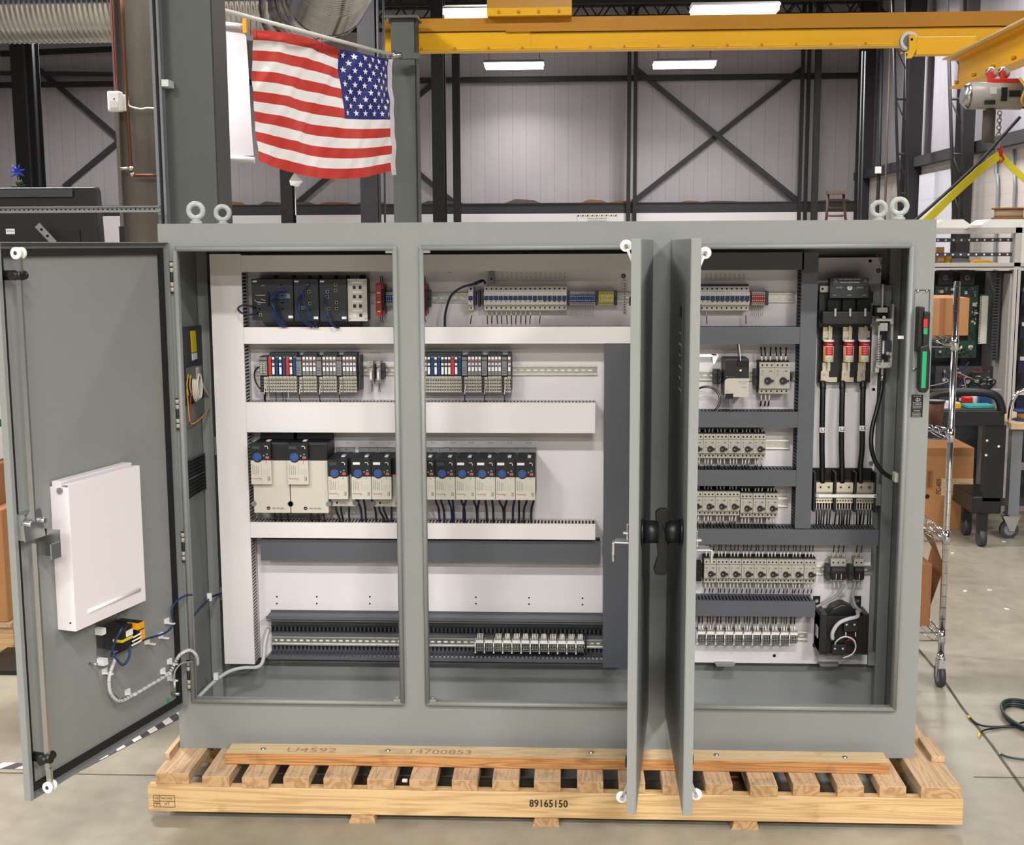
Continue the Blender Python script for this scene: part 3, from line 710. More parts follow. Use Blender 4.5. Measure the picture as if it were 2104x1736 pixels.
for f in (-.72, -.25, .22, .7): mb.cyl((f*hw, -.064, .03), (f*hw, -.051, .03), .011, YBEAMB, 8)
mb.build('flange_bolt', t)
# end truck with wheel
t = empty('end_truck', 'yellow end truck with a big steel wheel riding under the long beam', 'crane trolley', None, P(1867, 92, 5.8))
s = .00385
MB().box(12*s, 128*s, -.05, .05, -21*s, 13*s, YBEAM).build('tube_body', t, bevel=.004)
MB().cyl((0, -.02, 7*s), (0, .03, 7*s), 18*s, STEEL, 28).cyl((0, -.024, 7*s), (0, -.02, 7*s), 12*s, MIDGREY, 24).build('wheel', t)
mb = MB(); mb.prism([(-3*s, 16*s), (5*s, 18*s), (12*s, 12*s), (12*s, -10*s), (4*s, -27*s), (-6*s, -28*s), (-4*s, -18*s), (-18*s, -16*s), (-18*s, -20*s), (-2*s, -12*s)], 'y', -.055, -.03, YBEAM); mb.disc((2*s, -.056, 8*s), 2.6*s, HOLE); mb.build('wheel_fork', t)
# bridge beam coming towards the viewer
a = P(1951, 183, 5.6); zbb = a.z; xb = a.x; zt2 = P(1951, 122, 5.6).z
t = empty('bridge_beam', 'yellow bridge beam coming forward at the upper right with a hoist below', 'beam', None, (xb, 5.6, zbb))
H_ = zt2-zbb; y1 = -6.4
MB().box(0, .13, y1, 0, 0, .014, YBEAM).box(.06, .07, y1, 0, .014, H_-.012, YBEAM).box(0, .13, y1, 0, H_-.012, H_, YBEAM).build('beam_section', t)
MB().box(-.05, .02, y1, .04, H_+.0005, H_+.012, mat('pale_yellow_top', (232, 206, 150), .5)).build('top_cap', t)
mb = MB()
for k in range(9): mb.cyl((-.006, -.15-k*.4, .03), (.02, -.15-k*.4, .03), .014, YBEAMB, 8)
mb.build('flange_bolt', t)
# hoist
ph = P(1990, 196, 3.6); s = 7.9/FPX
t = empty('chain_hoist', 'grey electric chain hoist hanging from the yellow bridge beam', 'hoist', None, P(2045, 196, 3.7))
mb = MB(); mb.cyl((-52*s, 0, 0), (50*s, 0, -2*s), 26*s, HOISTG, 24); mb.cyl((-64*s, 0, 1*s), (-52*s, 0, 0), 17*s, STEEL, 24, r2=26*s); mb.cyl((50*s, 0, 0), (90*s, 0, 0), 26*s, DKGREY, 20)
mb.build('motor_body', t)
mb = MB(); mb.box(3*s, 14*s, -27.5*s, -24*s, -14*s, 12*s, BLACKP); mb.box(18*s, 40*s, -27.5*s, -24*s, -6*s, 6*s, BLACKP); mb.box(-28*s, -8*s, -27.5*s, -24*s, -20*s, -12*s, BLACKP); mb.box(-18*s, -6*s, -27*s, -24*s, 0, 14*s, PINK); mb.build('rating_plate', t)
RH = mat('red_hook_paint', (206, 44, 28), .4)
for k in (-6, 18):
    MB().cyl((k*s, .02, 42*s), (k*s, .05, 46*s), 11*s, STEEL, 16).build('trolley_wheel', t)
    MB().box((k-6)*s-.01, (k+2)*s-.01, -.02, .02, 22*s, 46*s, RH).build('side_plate', t, bevel=.004)
MB().box(-12*s, 44*s, -.03, .03, 21*s, 31*s, RH).build('load_bar', t, bevel=.005)
mb = MB(); mb.tube([(38*s, -.06, 30*s), (46*s, -.1, 10*s), (40*s, -.1, -14*s), (52*s, -.08, -26*s)], .008, CYEL, 6); mb.build('control_cable', t)
mb = MB()
for k in range(11): mb.torus((10*s+(.004 if k % 2 else 0), 0, -34*s-k*7*s), 4*s, 1.4*s, STEEL, 'x' if k % 2 else 'y', 10, 5)
mb.build('load_chain', t)
MB().cyl((-10*s, 0, -28*s), (-10*s, 0, -92*s), 12*s, COLBR, 12).build('chain_bag', t)
mb = MB(); mb.cyl((16*s, 0, -98*s), (16*s, 0, -116*s), 4*s, RH, 8); mb.torus((16*s, 0, -122*s), 6*s, 2*s, RH, 'y', 12, 6); mb.build('hook', t)
# yellow lifting sling
mb = MB(); Y = 3.7; h0 = P(2054, 318, Y)
mb.ribbon([h0, P(2010, 352, Y-.1), P(1960, 398, Y-.2), P(1905, 452, Y-.3), P(1840, 515, Y-.4)], (.65, .25, -.72), .05, .004, mat('sling_yellow', (236, 220, 50), .6))
mb.ribbon([h0, P(2080, 345, Y+.1), P(2110, 372, Y+.2)], (.6, .3, .75), .045, .004, MATS['sling_yellow'])
tag(mb.build('lifting_sling'), 'bright yellow webbing sling hanging from the hoist hook', 'sling')
mb = MB(); mb.tube([P(2096, 240, 2.8), P(2060, 280, 2.8), P(2000, 345, 2.8), P(1888, 446, 2.8), P(1840, 485, 2.8)], .009, CBLACK, 7)
tag(mb.build('pendant_cable'), 'black cable running diagonally down beside the yellow sling', 'cable')
# ================================================================ behind the cabinet at the right
def bxp(mb, px0, py0, px1, py1, Y, d, m, up=0):      # box whose front face fills that rectangle at depth Y
    x0, x1, z0, z1 = RC(px0, py0, px1, py1, Y); return mb.box(x0, x1, Y-up, Y+d, z0, z1, m)
Y = 5.0
t = empty('equipment_rack', 'tall pale grey electrical rack with open circuit board bays at the right', 'rack', None, (0, 0, 0))
XL = P(1890, 600, Y).x; XP0, XP1 = P(2076, 700, Y).x, P(2089, 700, Y).x; XE = XP1+.75; D = .6
ztop = P(2000, 468, Y).z; zb1 = P(2000, 479, Y).z; zm0, zm1 = P(2000, 548, Y).z, P(2000, 540, Y).z; zn0, zn1 = P(2000, 554, Y).z, P(2000, 550, Y).z
mb = MB()
mb.box(XL-.3, XE, Y, Y+.04, zb1, ztop, RACKG); mb.box(XL-.3, XE, Y+D-.04, Y+D, zb1, ztop, RACKG)
mb.box(XL-.3, XE, Y, Y+.04, zm0, zm1, RACKG); mb.box(XL-.3, XE, Y, Y+.04, zn0, zn1, RACKG)
mb.box(XP0, XP1, Y, Y+.04, zn1, ztop, RACKG)
for x in (XL-.32, XE): mb.box(x-.04, x, Y, Y+D, 0.01, ztop, RACKG)
mb.build('upper_frame', t)
MB().box(XL-.3, XE-.041, Y+.05, Y+D-.05, zm0-.02, zm0, RACKG).build('roof_plate', t)
MB().box(XP0-.012, XP0, Y+.031, Y+D-.021, .06, zn0-.03, RACKG).box(XP0, XP0+.03, Y, Y+.03, .06, zn0-.001, RACKG).box(XP1-.02, XP1+.005, Y, Y+.03, .06, zn0-.001, RACKG).build('side_partition', t)
MB().box(XL-.3, XE-.041, Y+D-.02, Y+D, .06, zn0-.02, DKGREY).build('back_plate', t)
MB().box(XL-.36, XE, Y, Y+D, 0, .06, DKGREY).build('plinth', t)
for py in (493, 523):
    mb = MB(); z0, z1 = P(1990, py+4, Y).z, P(1990, py-4, Y).z; mb.box(XL-.2, XP0-.0, Y+.06, Y+.065, z0, z1, DKGREY)
    for k in range(13): mb.disc((XL+.02+k*.055, Y+.0595, (z0+z1)/2), .0075, LABEL, 8)
    mb.build('slotted_crossbar', t)
for px in (1938, 1983):
    x0, x1, z0, z1 = RC(px-14, 555, px+16, 585, Y+.3); cx, cz, r = (x0+x1)/2, (z0+z1)/2, (x1-x0)*.46
    f = MB().box(x0, x1, Y+.26, Y+.32, z0, z1, BLACKP).torus((cx, Y+.258, cz), r, .004, DKGREY, 'y', 20, 5).disc((cx, Y+.259, cz), r*.36, MIDGREY, 12, t=.004).disc((cx, Y+.253, cz), r*.2, BLACKP, 10, t=.003).build('cooling_fan', t)
random.seed(11)
def pcb(px0, py0, px1, py1, m, n=30, dy=.3, name='circuit_board'):
    x0, x1, z0, z1 = RC(px0, py0, px1, py1, Y+dy); mb = MB(); mb.box(x0, x1, Y+dy, Y+dy+.01, z0, z1, m)
    for k in range(n):
        a, c = random.uniform(x0+.01, x1-.03), random.uniform(z0+.01, z1-.03); w, h = random.uniform(.006, .03), random.uniform(.006, .025)
        mb.box(a, a+w, Y+dy-random.uniform(.004, .02), Y+dy-.0005, c, c+h, random.choice([BLACKP, MIDGREY, CWHITE, BLACKP, DKGREY, BRASS, GRPCB, GRPCB]))
    return mb.build(name, t)
pcb(1922, 587, 2010, 613, GRPCB, 40); pcb(1990, 613, 2014, 700, GRPCB, 26); pcb(2012, 605, 2032, 708, GRPCB2, 12, .28); pcb(1922, 700, 2006, 735, GRPCB, 40)
x0, x1, z0, z1 = RC(2015, 608, 2028, 706, Y+.25)
mb = MB().box(x0, x1, Y+.24, Y+.26, z0, z1, CWHITE)
for k in range(30): mb.box(x0-.012, x0-.001, Y+.245, Y+.255, z0+(z1-z0)*k/30, z0+(z1-z0)*(k+.5)/30, CWHITE)
mb.build('terminal_strip', t)
mb = MB(); x0, x1, z0, z1 = RC(2036, 556, 2046, 740, Y+.2); k = 0
mb.box(x1, x1+.015, Y+.16, Y+.24, z0, z1, DKGREY)
while z0+k*.022 < z1: mb.box(x0, x1, Y+.16, Y+.17, z0+k*.022, z0+k*.022+.012, DKGREY); k += 1
mb.build('wiring_duct', t)
mb = MB()
for k in range(14):
    a = P(random.uniform(1925, 2035), random.uniform(735, 790), Y+.25); mb.tube([a, a+Vector((random.uniform(-.08, .08), -.03, random.uniform(-.08, .02))), a+Vector((random.uniform(-.15, .15), 0, random.uniform(-.14, -.02)))], .005, random.choice([CBLACK, CGREY, CBLACK, CBLACK, CBLUE, CRED]), 5)
mb.build('loose_wiring', t)
pcb(1922, 752, 2040, 800, DKGREY, 60)
pcb(1922, 800, 2060, 860, BLACKP, 70, .35)
for k in range(4):      # devices in the next bay at the picture edge
    z0 = P(2095, 610+k*70, Y+.2).z; x0 = P(2092, 600, Y+.2).x
    MB().box(x0, x0+.2, Y+.12, Y+.3, z0-.05, z0+.04, mat('inductor_blue', (26, 32, 62), .4) if k == 0 else MATS['inductor_blue']).box(x0+.005, x0+.05, Y+.1, Y+.12, z0+.042, z0+.07, CWHITE).box(x0+.07, x0+.12, Y+.1, Y+.12, z0+.045, z0+.06, CRED).build('choke_coil', t)
# things lying on and in the rack top
def prop(name, label, cat, px0, py0, px1, py1, Y_, d, m, z=None, bevel=0, group=None):
    x0, x1, z0, z1 = RC(px0, py0, px1, py1, Y_)
    if z is not None: z1 += z-z0; z0 = z
    o = MB().box(-(x1-x0)/2, (x1-x0)/2, 0, d, 0, z1-z0, m).build(name, bevel=bevel); o.location = ((x0+x1)/2, Y_, z0)
    return tag(o, label, cat, group)
def shade(px0, px1, label):
    x0, x1, z0, z1 = RC(px0, 455, px1, 468, Y+.1); w = (x1-x0)/2
    t = empty('lamp_reflector', label, 'lamp', None, ((x0+x1)/2, Y+.15, ztop))
    MB().prism([(-w, 0.001), (w, 0.001), (w-.0, .02), (w-.06, .06), (-w+.06, .06), (-w, .02)], 'y', -.12, .2, WHITE).build('reflector', t)
shade(1915, 1990, 'white trough lamp reflector lying on the rack top beside the cabinet corner')
shade(2010, 2110, 'white trough lamp reflector on the rack top below the spool')
mb = MB(); mb.cyl((0, 0, 0), (0, 0, .012), .12, CARD2, 20); mb.cyl((0, 0, .012), (0, 0, .07), .10, mat('rope_tan', (190, 160, 130), .8, bump=.6, bscale=80), 20); mb.cyl((0, 0, .07), (0, 0, .08), .12, CARD2, 20)
o = mb.build('cable_spool'); q = P(2072, 452, Y+.15); o.location = (q.x, Y+.15, ztop+.062); tag(o, 'tan spool lying on the white lamp reflector at the right', 'spool')
mb = MB(); mb.ribbon([P(1983, 470, Y-.01), P(1996, 462, Y-.03), P(2010, 456, Y-.03), P(2026, 454, Y-.0)], (0, 1, 0), .03, .004, WHITE)
tag(mb.build('plastic_strip'), 'bent white plastic strip leaning over the rack top edge', 'strip')
yb = zm1+.0
mb = MB(); mb.prism([(0, 0), (.22, 0), (.2, .02), (.12, .045), (.03, .05), (0, .02)], 'y', 0, .2, YBEAM); o = mb.build('yellow_tool_case'); o.location = (P(1995, 540, Y+.1).x, Y+.1, zm0+.001); tag(o, 'yellow case lying in the open top of the grey rack', 'case')
prop('folded_cloth', 'folded grey cloth bundle lying beside the yellow case in the rack top', 'cloth', 1955, 525, 1994, 540, Y+.12, .2, MIDGREY, z=zm0+.001, bevel=.01)
prop('cardboard_piece', 'orange brown cardboard piece in the rack top at the cabinet edge', 'cardboard', 1928, 500, 1940, 540, Y+.1, .08, CARD, z=zm0+.001)
prop('yellow_bag', 'small yellow bag in the rack top beside the cardboard piece', 'bag', 1942, 515, 1956, 540, Y+.14, .1, YBEAM, z=zm0+.001, bevel=.012)

# chrome wire shelf cart
t = empty('wire_shelf_cart', 'chrome wire shelf cart standing behind the cabinet right end', 'shelf', None, (1.70, 1.15, 0))
PH = 1.75; W_, D_ = 1.05, .46
for dx in (0, -W_):
    for dy in (0, D_):
        if dx and dy: continue
        mb = MB(); mb.cyl((dx, dy, .14), (dx, dy, PH), .0135, CHROME, 14)
        z = .2
        while z < PH: mb.torus((dx, dy, z), .0136, .0006, DKGREY, 'z', 12, 4); z += .051
        mb.build('post', t)
        mb = MB(); mb.cyl((dx, dy, .125), (dx, dy, .15), .022, CHROME, 12, r2=.015); mb.box(dx-.014, dx+.014, dy-.03, dy+.03, .085, .125, STEEL)
        for sx in (-.016, .013): mb.prism([(dy-.02, .12), (dy+.02, .12), (dy+.008, .045), (dy-.008, .045)], 'x', dx+sx, dx+sx+.003, STEEL)
        c = mb.build('caster_fork', t)
        MB().cyl((dx-.012, dy, .05), (dx+.012, dy, .05), .05, DKGREY, 24).cyl((dx-.0125, dy, .05), (dx+.0125, dy, .05), .03, MIDGREY, 18).build('wheel', c)
zs = [P(1950, py, 1.15).z for py in (1300, 1095, 885, 695)]
for zz in zs:
    mb = MB()
    for dy in (0, D_):
        for dz in (0, -.036): mb.cyl((-W_, dy, zz+dz), (0, dy, zz+dz), .0035, CHROME, 6)
        k = 0; x = -W_
        while x < -.02: mb.cyl((x, dy, zz-(.036 if k % 2 else 0)), (min(x+.06, 0), dy, zz-(0 if k % 2 else .036)), .0022, CHROME, 5); x += .06; k += 1
    for dx in (0, -W_):
        for dz in (0, -.036): mb.cyl((dx, 0, zz+dz), (dx, D_, zz+dz), .0035, CHROME, 6)
        y = 0; k = 0
        while y < D_-.01: mb.cyl((dx, y, zz-(.036 if k % 2 else 0)), (dx, min(y+.05, D_), zz-(0 if k % 2 else .036)), .0022, CHROME, 5); y += .05; k += 1
    x = -W_+.03
    while x < -.01: mb.cyl((x, 0, zz+.002), (x, D_, zz+.002), .0018, CHROME, 5); x += .028
    mb.build('wire_shelf', t)
    for dx, dy in ((0, 0), (-W_, 0), (0, D_)): MB().cyl((dx, dy, zz-.048), (dx, dy, zz+.012), .0165, CHROME, 12).build('shelf_collar', t)
def carton(name, label, x0, x1, y0, d, z0, h, m, flaps=True):
    t = empty(name, label, 'box', None, ((x0+x1)/2, y0, z0)); w = (x1-x0)/2
    MB().box(-w, w, 0, d, 0, h, m).build('carton_body', t, bevel=.003)
    return t
Yc = 1.22; x0, x1, z0, z1 = RC(1880, 612, 1991, 687, Yc)
t = carton('cardboard_box', 'plain brown cardboard box on the top wire shelf', x0, x1, Yc, .3, zs[3]+.006, z1-zs[3]-.006, CARD)
MB().box(-.01, .012, -.0008, -.0002, .0, z1-zs[3]-.01, CARD2).build('tape_seam', t)
mb = MB(); x = P(1921, 880, 1.3).x; mb.cyl((0, 0, 0), (0, 0, .095), .028, mat('cup_brown', (92, 48, 34), .6), 20, r2=.036); mb.cyl((0, 0, .096), (0, 0, .106), .039, BLACKP, 20)
o = mb.build('coffee_cup'); o.location = (x, 1.3, zs[2]+.006); tag(o, 'brown paper coffee cup with black lid on the second wire shelf', 'cup')
x0, x1, z0, z1 = RC(1850, 1150, 1903, 1270, 1.3)
t = carton('cardboard_box', 'open cardboard box on the lowest wire shelf with a raised dark flap', x0, x1, 1.22, .2, zs[0]+.006, z1-zs[0]-.006, CARD2)
w = (x1-x0)/2; h = z1-zs[0]-.006
MB().add([(w, .0, h*.35), (w+.004, .2, h*.35), (w+.05, .2, h+.03), (w+.05, 0, h*.96), (w-.005, 0, h+.13), (w-.01, .2, h+.13)], [(0, 1, 2, 3), (3, 2, 5, 4)], CARD2).build('raised_flap', t)
# carton on the floor marked PC-409
Yc = 4.2; x0, x1, z0, z1 = RC(1890, 920, 1999, 1082, Yc)
t = empty('cardboard_box', 'large brown carton standing on the floor marked PC-409', 'box', None, ((x0+x1)/2, Yc, 0)); w = (x1-x0)/2; h = z1
MB().box(-w, w, 0, .42, 0, h, CARD).build('carton_body', t, bevel=.004)
mb = MB(); ox = (x0+x1)/2
q = P(1930, 1000, Yc); mb.text('PC-409', .05, (q.x-ox+.012, -.0012, q.z), INK, U=(0, 0, 1), V=(-1, 0, 0), width=.105)
q = P(1911, 985, Yc); mb.box(q.x-ox-.02, q.x-ox+.016, -.0012, -.0008, q.z-.06, q.z+.06, CARD2)
mb.text('PLACE WITH CARE', .02, (q.x-ox, -.0016, q.z), INK, U=(0, 0, 1), V=(-1, 0, 0), width=.1)
mb.disc((P(1905, 1020, Yc).x-ox, -.0008, P(1905, 1020, Yc).z), .016, INK, 12)
mb.build('printed_marking', t, raw=True)
mb = MB(); a, b2, c, d = RC(1934, 983, 1999, 1018, Yc); mb.box(a-ox, b2-ox, -.002, -.0005, c, d, mat('packing_tape', (214, 182, 138), .4))
for k in range(3):
    for j in range(2): mb.text('Packaging Tape Mill', .012, (a-ox+.05+j*.1, -.0024, c+.02+k*.03), CARD2, width=.075)
o = mb.build('packing_tape', t, raw=True); o['label'] = 'pale printed packing tape'

# black utility cart with arched handle
t = empty('utility_cart', 'black plastic utility cart with arched handle behind the chrome shelf', 'cart', None, (0, 0, 0)); Yu = 3.7
mb = MB(); mb.tube([P(1898, 850, Yu), P(1905, 822, Yu), P(1930, 808, Yu), P(1980, 805, Yu), P(2030, 808, Yu), P(2052, 820, Yu), P(2060, 850, Yu)], .026, BLACKP, 10); mb.build('arched_handle', t)
x0, x1, z0, z1 = RC(1890, 844, 2062, 874, Yu); MB().box(x0, x1, Yu-.02, Yu+.42, z0, z1, BLACKP).box(x0+.02, x1-.02, Yu, Yu+.40, z1, z1+.006, DKGREY).build('top_tray', t, bevel=.01)
mb = MB(); a, b2, c, d = RC(2022, 874, 2064, 1030, Yu); mb.box(a, b2, Yu-.0, Yu+.06, c, d, BLACKP)
for px, py in ((2028, 905), (2052, 917), (2026, 935)): mb.disc((P(px, py, Yu).x, Yu-.0005, P(px, py, Yu).z), .008, LABEL, 10)
mb.build('corner_leg', t)
a, b2, c, d = RC(1998, 1020, 2058, 1056, Yu); MB().box(a, b2, Yu, Yu+.42, c, d, BLACKP).build('lower_tray', t, bevel=.01)
for yy in (Yu+.05, Yu+.36):
    MB().cyl((b2-.12, yy, .055), (b2-.08, yy, .055), .055, DKGREY, 20).box(b2-.13, b2-.07, yy-.02, yy+.02, .09, c+.002, BLACKP).build('caster', t)
zt3 = z1+.006
def onc(name, label, cat, px, w, d, h, m, dy=.15, rot=0, dz=0, bevel=0):
    o = MB().box(-w/2, w/2, -d/2, d/2, 0, h, m).build(name, bevel=bevel); o.location = (P(px, 850, Yu+dy).x, Yu+dy, zt3+dz+.001); o.rotation_euler = (0, 0, rot); return tag(o, label, cat)
onc('paper_stack', 'loose white papers on the black cart near the coffee cup', 'paper', 1945, .12, .1, .035, WHITE, .12, .4)
onc('cloth_rag', 'folded teal cloth lying on the black cart', 'cloth', 2008, .17, .12, .02, mat('teal_cloth', (60, 160, 150), .8), .12, .05, bevel=.004)
onc('yellow_box', 'small yellow box on the black cart between papers and teal cloth', 'box', 1962, .05, .05, .028, YBEAM, .1, .2)
onc('parts_bin', 'blue parts bin on the black cart behind the teal cloth', 'bin', 2020, .08, .08, .07, BLUE, .3)
onc('tape_roll', 'red tape roll on the black cart behind its handle', 'tape', 1985, .06, .06, .05, RED, .3, bevel=.01)
onc('white_box', 'small white box on the back of the black cart', 'box', 2003, .05, .06, .05, LABEL, .33)
for i, (px, m) in enumerate(((1915, BLACKP), (1935, DKGREY), (2045, MIDGREY))):
    onc('tool_holder', f'{ORD[i]} dark tool holder at the back of the black cart, counted from the left', 'tool holder', px, .06, .06, .09, m, .38, bevel=.008)
# grey work bench on casters at the picture edge
t = empty('work_bench', 'grey steel work bench on casters at the right picture edge', 'bench', None, (0, 0, 0)); Yb = 3.95
x0, x1, z0, z1 = RC(2072, 868, 2150, 880, Yb); MB().box(x0, x0+1.0, Yb-.05, Yb+.6, z0, z1, W_PTOP).build('bench_top', t)
a, b2, c, d = RC(2076, 880, 2098, 1052, Yb); MB().box(a, b2, Yb, Yb+.07, .16, z0-.001, MIDGREY).box(a-.0, b2+.01, Yb-.02, Yb+.1, .15, .16, MIDGREY).build('bench_leg', t)
MB().box(x0+.9, x0+.97, Yb, Yb+.07, 0, z0-.001, MIDGREY).box(b2, x0+.9, Yb+.02, Yb+.04, .45, .5, MIDGREY).build('bench_leg', t)
cx = P(2076, 1075, Yb).x; k = MB().prism([(cx-.05, .15), (cx+.06, .15), (cx+.03, .05), (cx-.0, .05)], 'y', Yb+.0, Yb+.004, STEEL).prism([(cx-.05, .15), (cx+.06, .15), (cx+.03, .05), (cx-.0, .05)], 'y', Yb+.045, Yb+.049, STEEL).build('caster_fork', t)
MB().cyl((cx, Yb+.008, .058), (cx, Yb+.042, .058), .058, DKGREY, 24).cyl((cx, Yb+.0075, .058), (cx, Yb+.0425, .058), .036, MIDGREY, 20).cyl((cx, Yb-.002, .058), (cx, Yb+.05, .058), .008, STEEL, 8).build('wheel', k)
mb = MB(); mb.tube([P(2073, 870, Yb), P(2078, 832, Yb), P(2090, 808, Yb), P(2110, 800, Yb)], .014, CHROME, 8); tag(mb.build('bench_handle', t))
mb = MB(); mb.cyl((0, 0, 0), (0, 0, .01), .07, BLUE, 18); mb.cyl((0, 0, .01), (0, 0, .06), .045, CARD, 16); mb.cyl((0, 0, .06), (0, 0, .07), .07, BLUE, 18)
o = mb.build('wire_spool'); o.location = (P(2104, 860, Yb+.1).x, Yb+.1, z1); tag(o, 'blue wire spool on the bench at the right edge', 'spool')
# loops of green and black cable on the floor at the right
mb = MB(); G = mat('dark_green_cable', (28, 60, 48), .4)
def fp(x, y, z=.008): q = PZ(x, y, z); return (q.x, q.y, z)
mb.tube([fp(1992, 1474), fp(2010, 1488), fp(2040, 1493), fp(2080, 1490), fp(2120, 1478)], .004, CBLACK, 6)
mb.tube([fp(2012, 1509), fp(2022, 1500), fp(2060, 1494), fp(2110, 1493)], .004, CBLACK, 6)
mb.cyl(fp(1989, 1471), fp(1993, 1475), .005, YELLOW, 6); mb.cyl(fp(2011, 1512), fp(2013, 1507), .005, YELLOW, 6)
tag(mb.build('loose_cable'), 'thin black cable ends with yellow tips lying on the floor at the right', 'cable')
mb = MB()
for k in range(4):
    c = fp(2108+k*2, 1478); pts = [(c[0]+math.cos(a)*(.075+.006*k), c[1]+math.sin(a)*(.15+.01*k), .008+.006*k) for a in [i*PI/8 for i in range(16)]]
    mb.tube(pts, .0055, G if k % 2 else CBLACK, 6, closed=True, sub=2)
tag(mb.build('cable_coil'), 'coil of dark green cable on the floor at the right picture edge', 'cable')
mb = MB(); mb.tube([fp(2056, 1549), fp(2075, 1556), fp(2110, 1561)], .0045, G, 6); mb.cyl(fp(2054, 1548), fp(2057, 1550), .006, STEEL, 6)
tag(mb.build('loose_cable'), 'single dark green cable end lying below the coil', 'cable')
for i, (px, py) in enumerate(((2062, 1113), (1983, 1215), (2068, 1252), (2033, 1213), (1957, 1137))):
    q = fp(px, py, .001); o = MB().box(-.012, .012, -.008, .008, 0, .004, LABEL).build('paper_scrap'); o.location = q; o.rotation_euler = (0, 0, i)
    tag(o, f'tiny white scrap on the floor right of the shelf cart, {ORD[i]} of five', 'scrap', 'white scraps on the floor')

# ================================================================ left edge: cartons on a pallet
Yl = 1.5
t = empty('wooden_pallet', 'wooden pallet standing on the floor at the left edge', 'pallet', None, (0, 0, 0))
x1 = P(26, 1345, Yl).x; z0 = 0
for k in range(3): MB().box(x1-1.1, x1, Yl+k*.45, Yl+k*.45+.09, .0, .022, W_RUN).box(x1-1.1, x1, Yl+k*.45+.02, Yl+k*.45+.06, .022, .11, W_RUN).build('stringer', t)
for k in range(7): MB().box(x1-.1-k*.165, x1-k*.165, Yl, Yl+1.0, .11, .13, W_DECK).build('deck_board', t)
x, _, zc, _ = RC(0, 1040, 20, 1252, Yl)
h1 = P(10, 1050, Yl).z-.131
t = empty('cardboard_box', 'big brown carton on the pallet at the left edge, marked H', 'box', None, (x1-.5, Yl+.02, .131)); MB().box(-.5, .48, 0, .6, 0, h1, CARD).build('carton_body', t, bevel=.004)
mb = MB(); q = P(14, 1148, Yl); mb.text('HL', .07, (q.x-x1+.5, -.001, q.z-.131), INK, align='L'); mb.build('printed_marking', t, raw=True)
h2 = P(10, 965, Yl).z-.131-h1
t = empty('cardboard_box', 'darker carton lying on top of the big left edge carton', 'box', None, (x1-.5, Yl+.06, .132+h1)); MB().box(-.5, .42, 0, .5, 0, h2, CARD2).build('carton_body', t, bevel=.004)
h3 = P(8, 840, Yl).z-.132-h1-h2
t = empty('storage_tote', 'white box with a green stripe on the left edge stack', 'box', None, (x1-.5, Yl+.1, .134+h1+h2)); MB().box(-.5, .38, 0, .4, 0, h3, LABEL).box(-.5, .3805, -.001, .3, h3*.55, h3*.7, DKGREEN).build('box_body', t, bevel=.004)
h4 = P(5, 700, Yl).z-.136-h1-h2-h3
t = empty('storage_tote', 'topmost black crate of the left edge stack', 'crate', None, (x1-.5, Yl+.12, .136+h1+h2+h3)); MB().box(-.5, .34, 0, .4, 0, h4, BLACKP).build('box_body', t, bevel=.004)
# ================================================================ pallet under the cabinet
HP = .152
t = empty('shipping_pallet', 'long pine shipping pallet carrying the grey control cabinet', 'pallet', None, (0, 0, 0))
PX0, PX1 = -1.319, 1.378; YF = -.235
mb = MB(); mb.box(PX0, PX1, YF, YF+.038, .025, .114, W_RUN)
rn = mb.build('runner', t, bevel=.002)
mb = MB()
mb.text('89165150', .036, (P(1127, 1655, YF).x, YF-.0006, P(1127, 1658, YF).z), INK, width=.128, bold=.018)
mb.build('stencilled_number', rn, raw=True)
mb = MB(); a, b2, c, d = RC(316, 1634, 359, 1658, YF); y = YF-.0007
for p, q in (((a, c), (b2, c)), ((b2, c), (b2, d)), ((b2, d), (a, d)), ((a, d), (a, c)), ((a+.021, c), (a+.021, d)), ((a, (c+d)/2), (b2, (c+d)/2)), ((a, c+.012), (a+.021, c+.012))):
    mb.box(min(p[0], q[0])-.0007, max(p[0], q[0])+.0007, y, y+.0004, min(p[1], q[1])-.0007, max(p[1], q[1])+.0007, INK)
mb.text('US', .012, (a+.0105, y, d-.015), INK); mb.text('NC', .010, (a+.0105, y, c+.013), INK); mb.text('P', .010, (a+.0105, y, c+.002), INK)
mb.text('NIC-1002', .009, (a+.045, y, d-.014), INK, width=.038); mb.text('HT', .014, (a+.045, y, c+.007), INK)
mb.build('treatment_stamp', rn, raw=True)
for y in (YF+.40, YF+.80): MB().box(PX0, PX1, y, y+.038, .025, .114, W_RUN).build('runner', t, bevel=.002)
for px in (745, 1122, 1530):
    x = P(px, 1690, YF).x; MB().prism([(x-.045, 0), (x+.045, 0), (x+.04, .0245), (x-.036, .0245)], 'y', YF-.01, YF+.85, W_END).build('bottom_board', t)
random.seed(9)
ends = [(315, 384), (415, 471), (497, 552), (581, 634), (664, 722), (754, 809), (841, 896), (928, 981), (1011, 1066), (1097, 1152), (1186, 1240), (1272, 1326), (1361, 1414), (1450, 1506), (1541, 1598), (1630, 1686), (1721, 1776), (1808, 1863), (1893, 1977)]
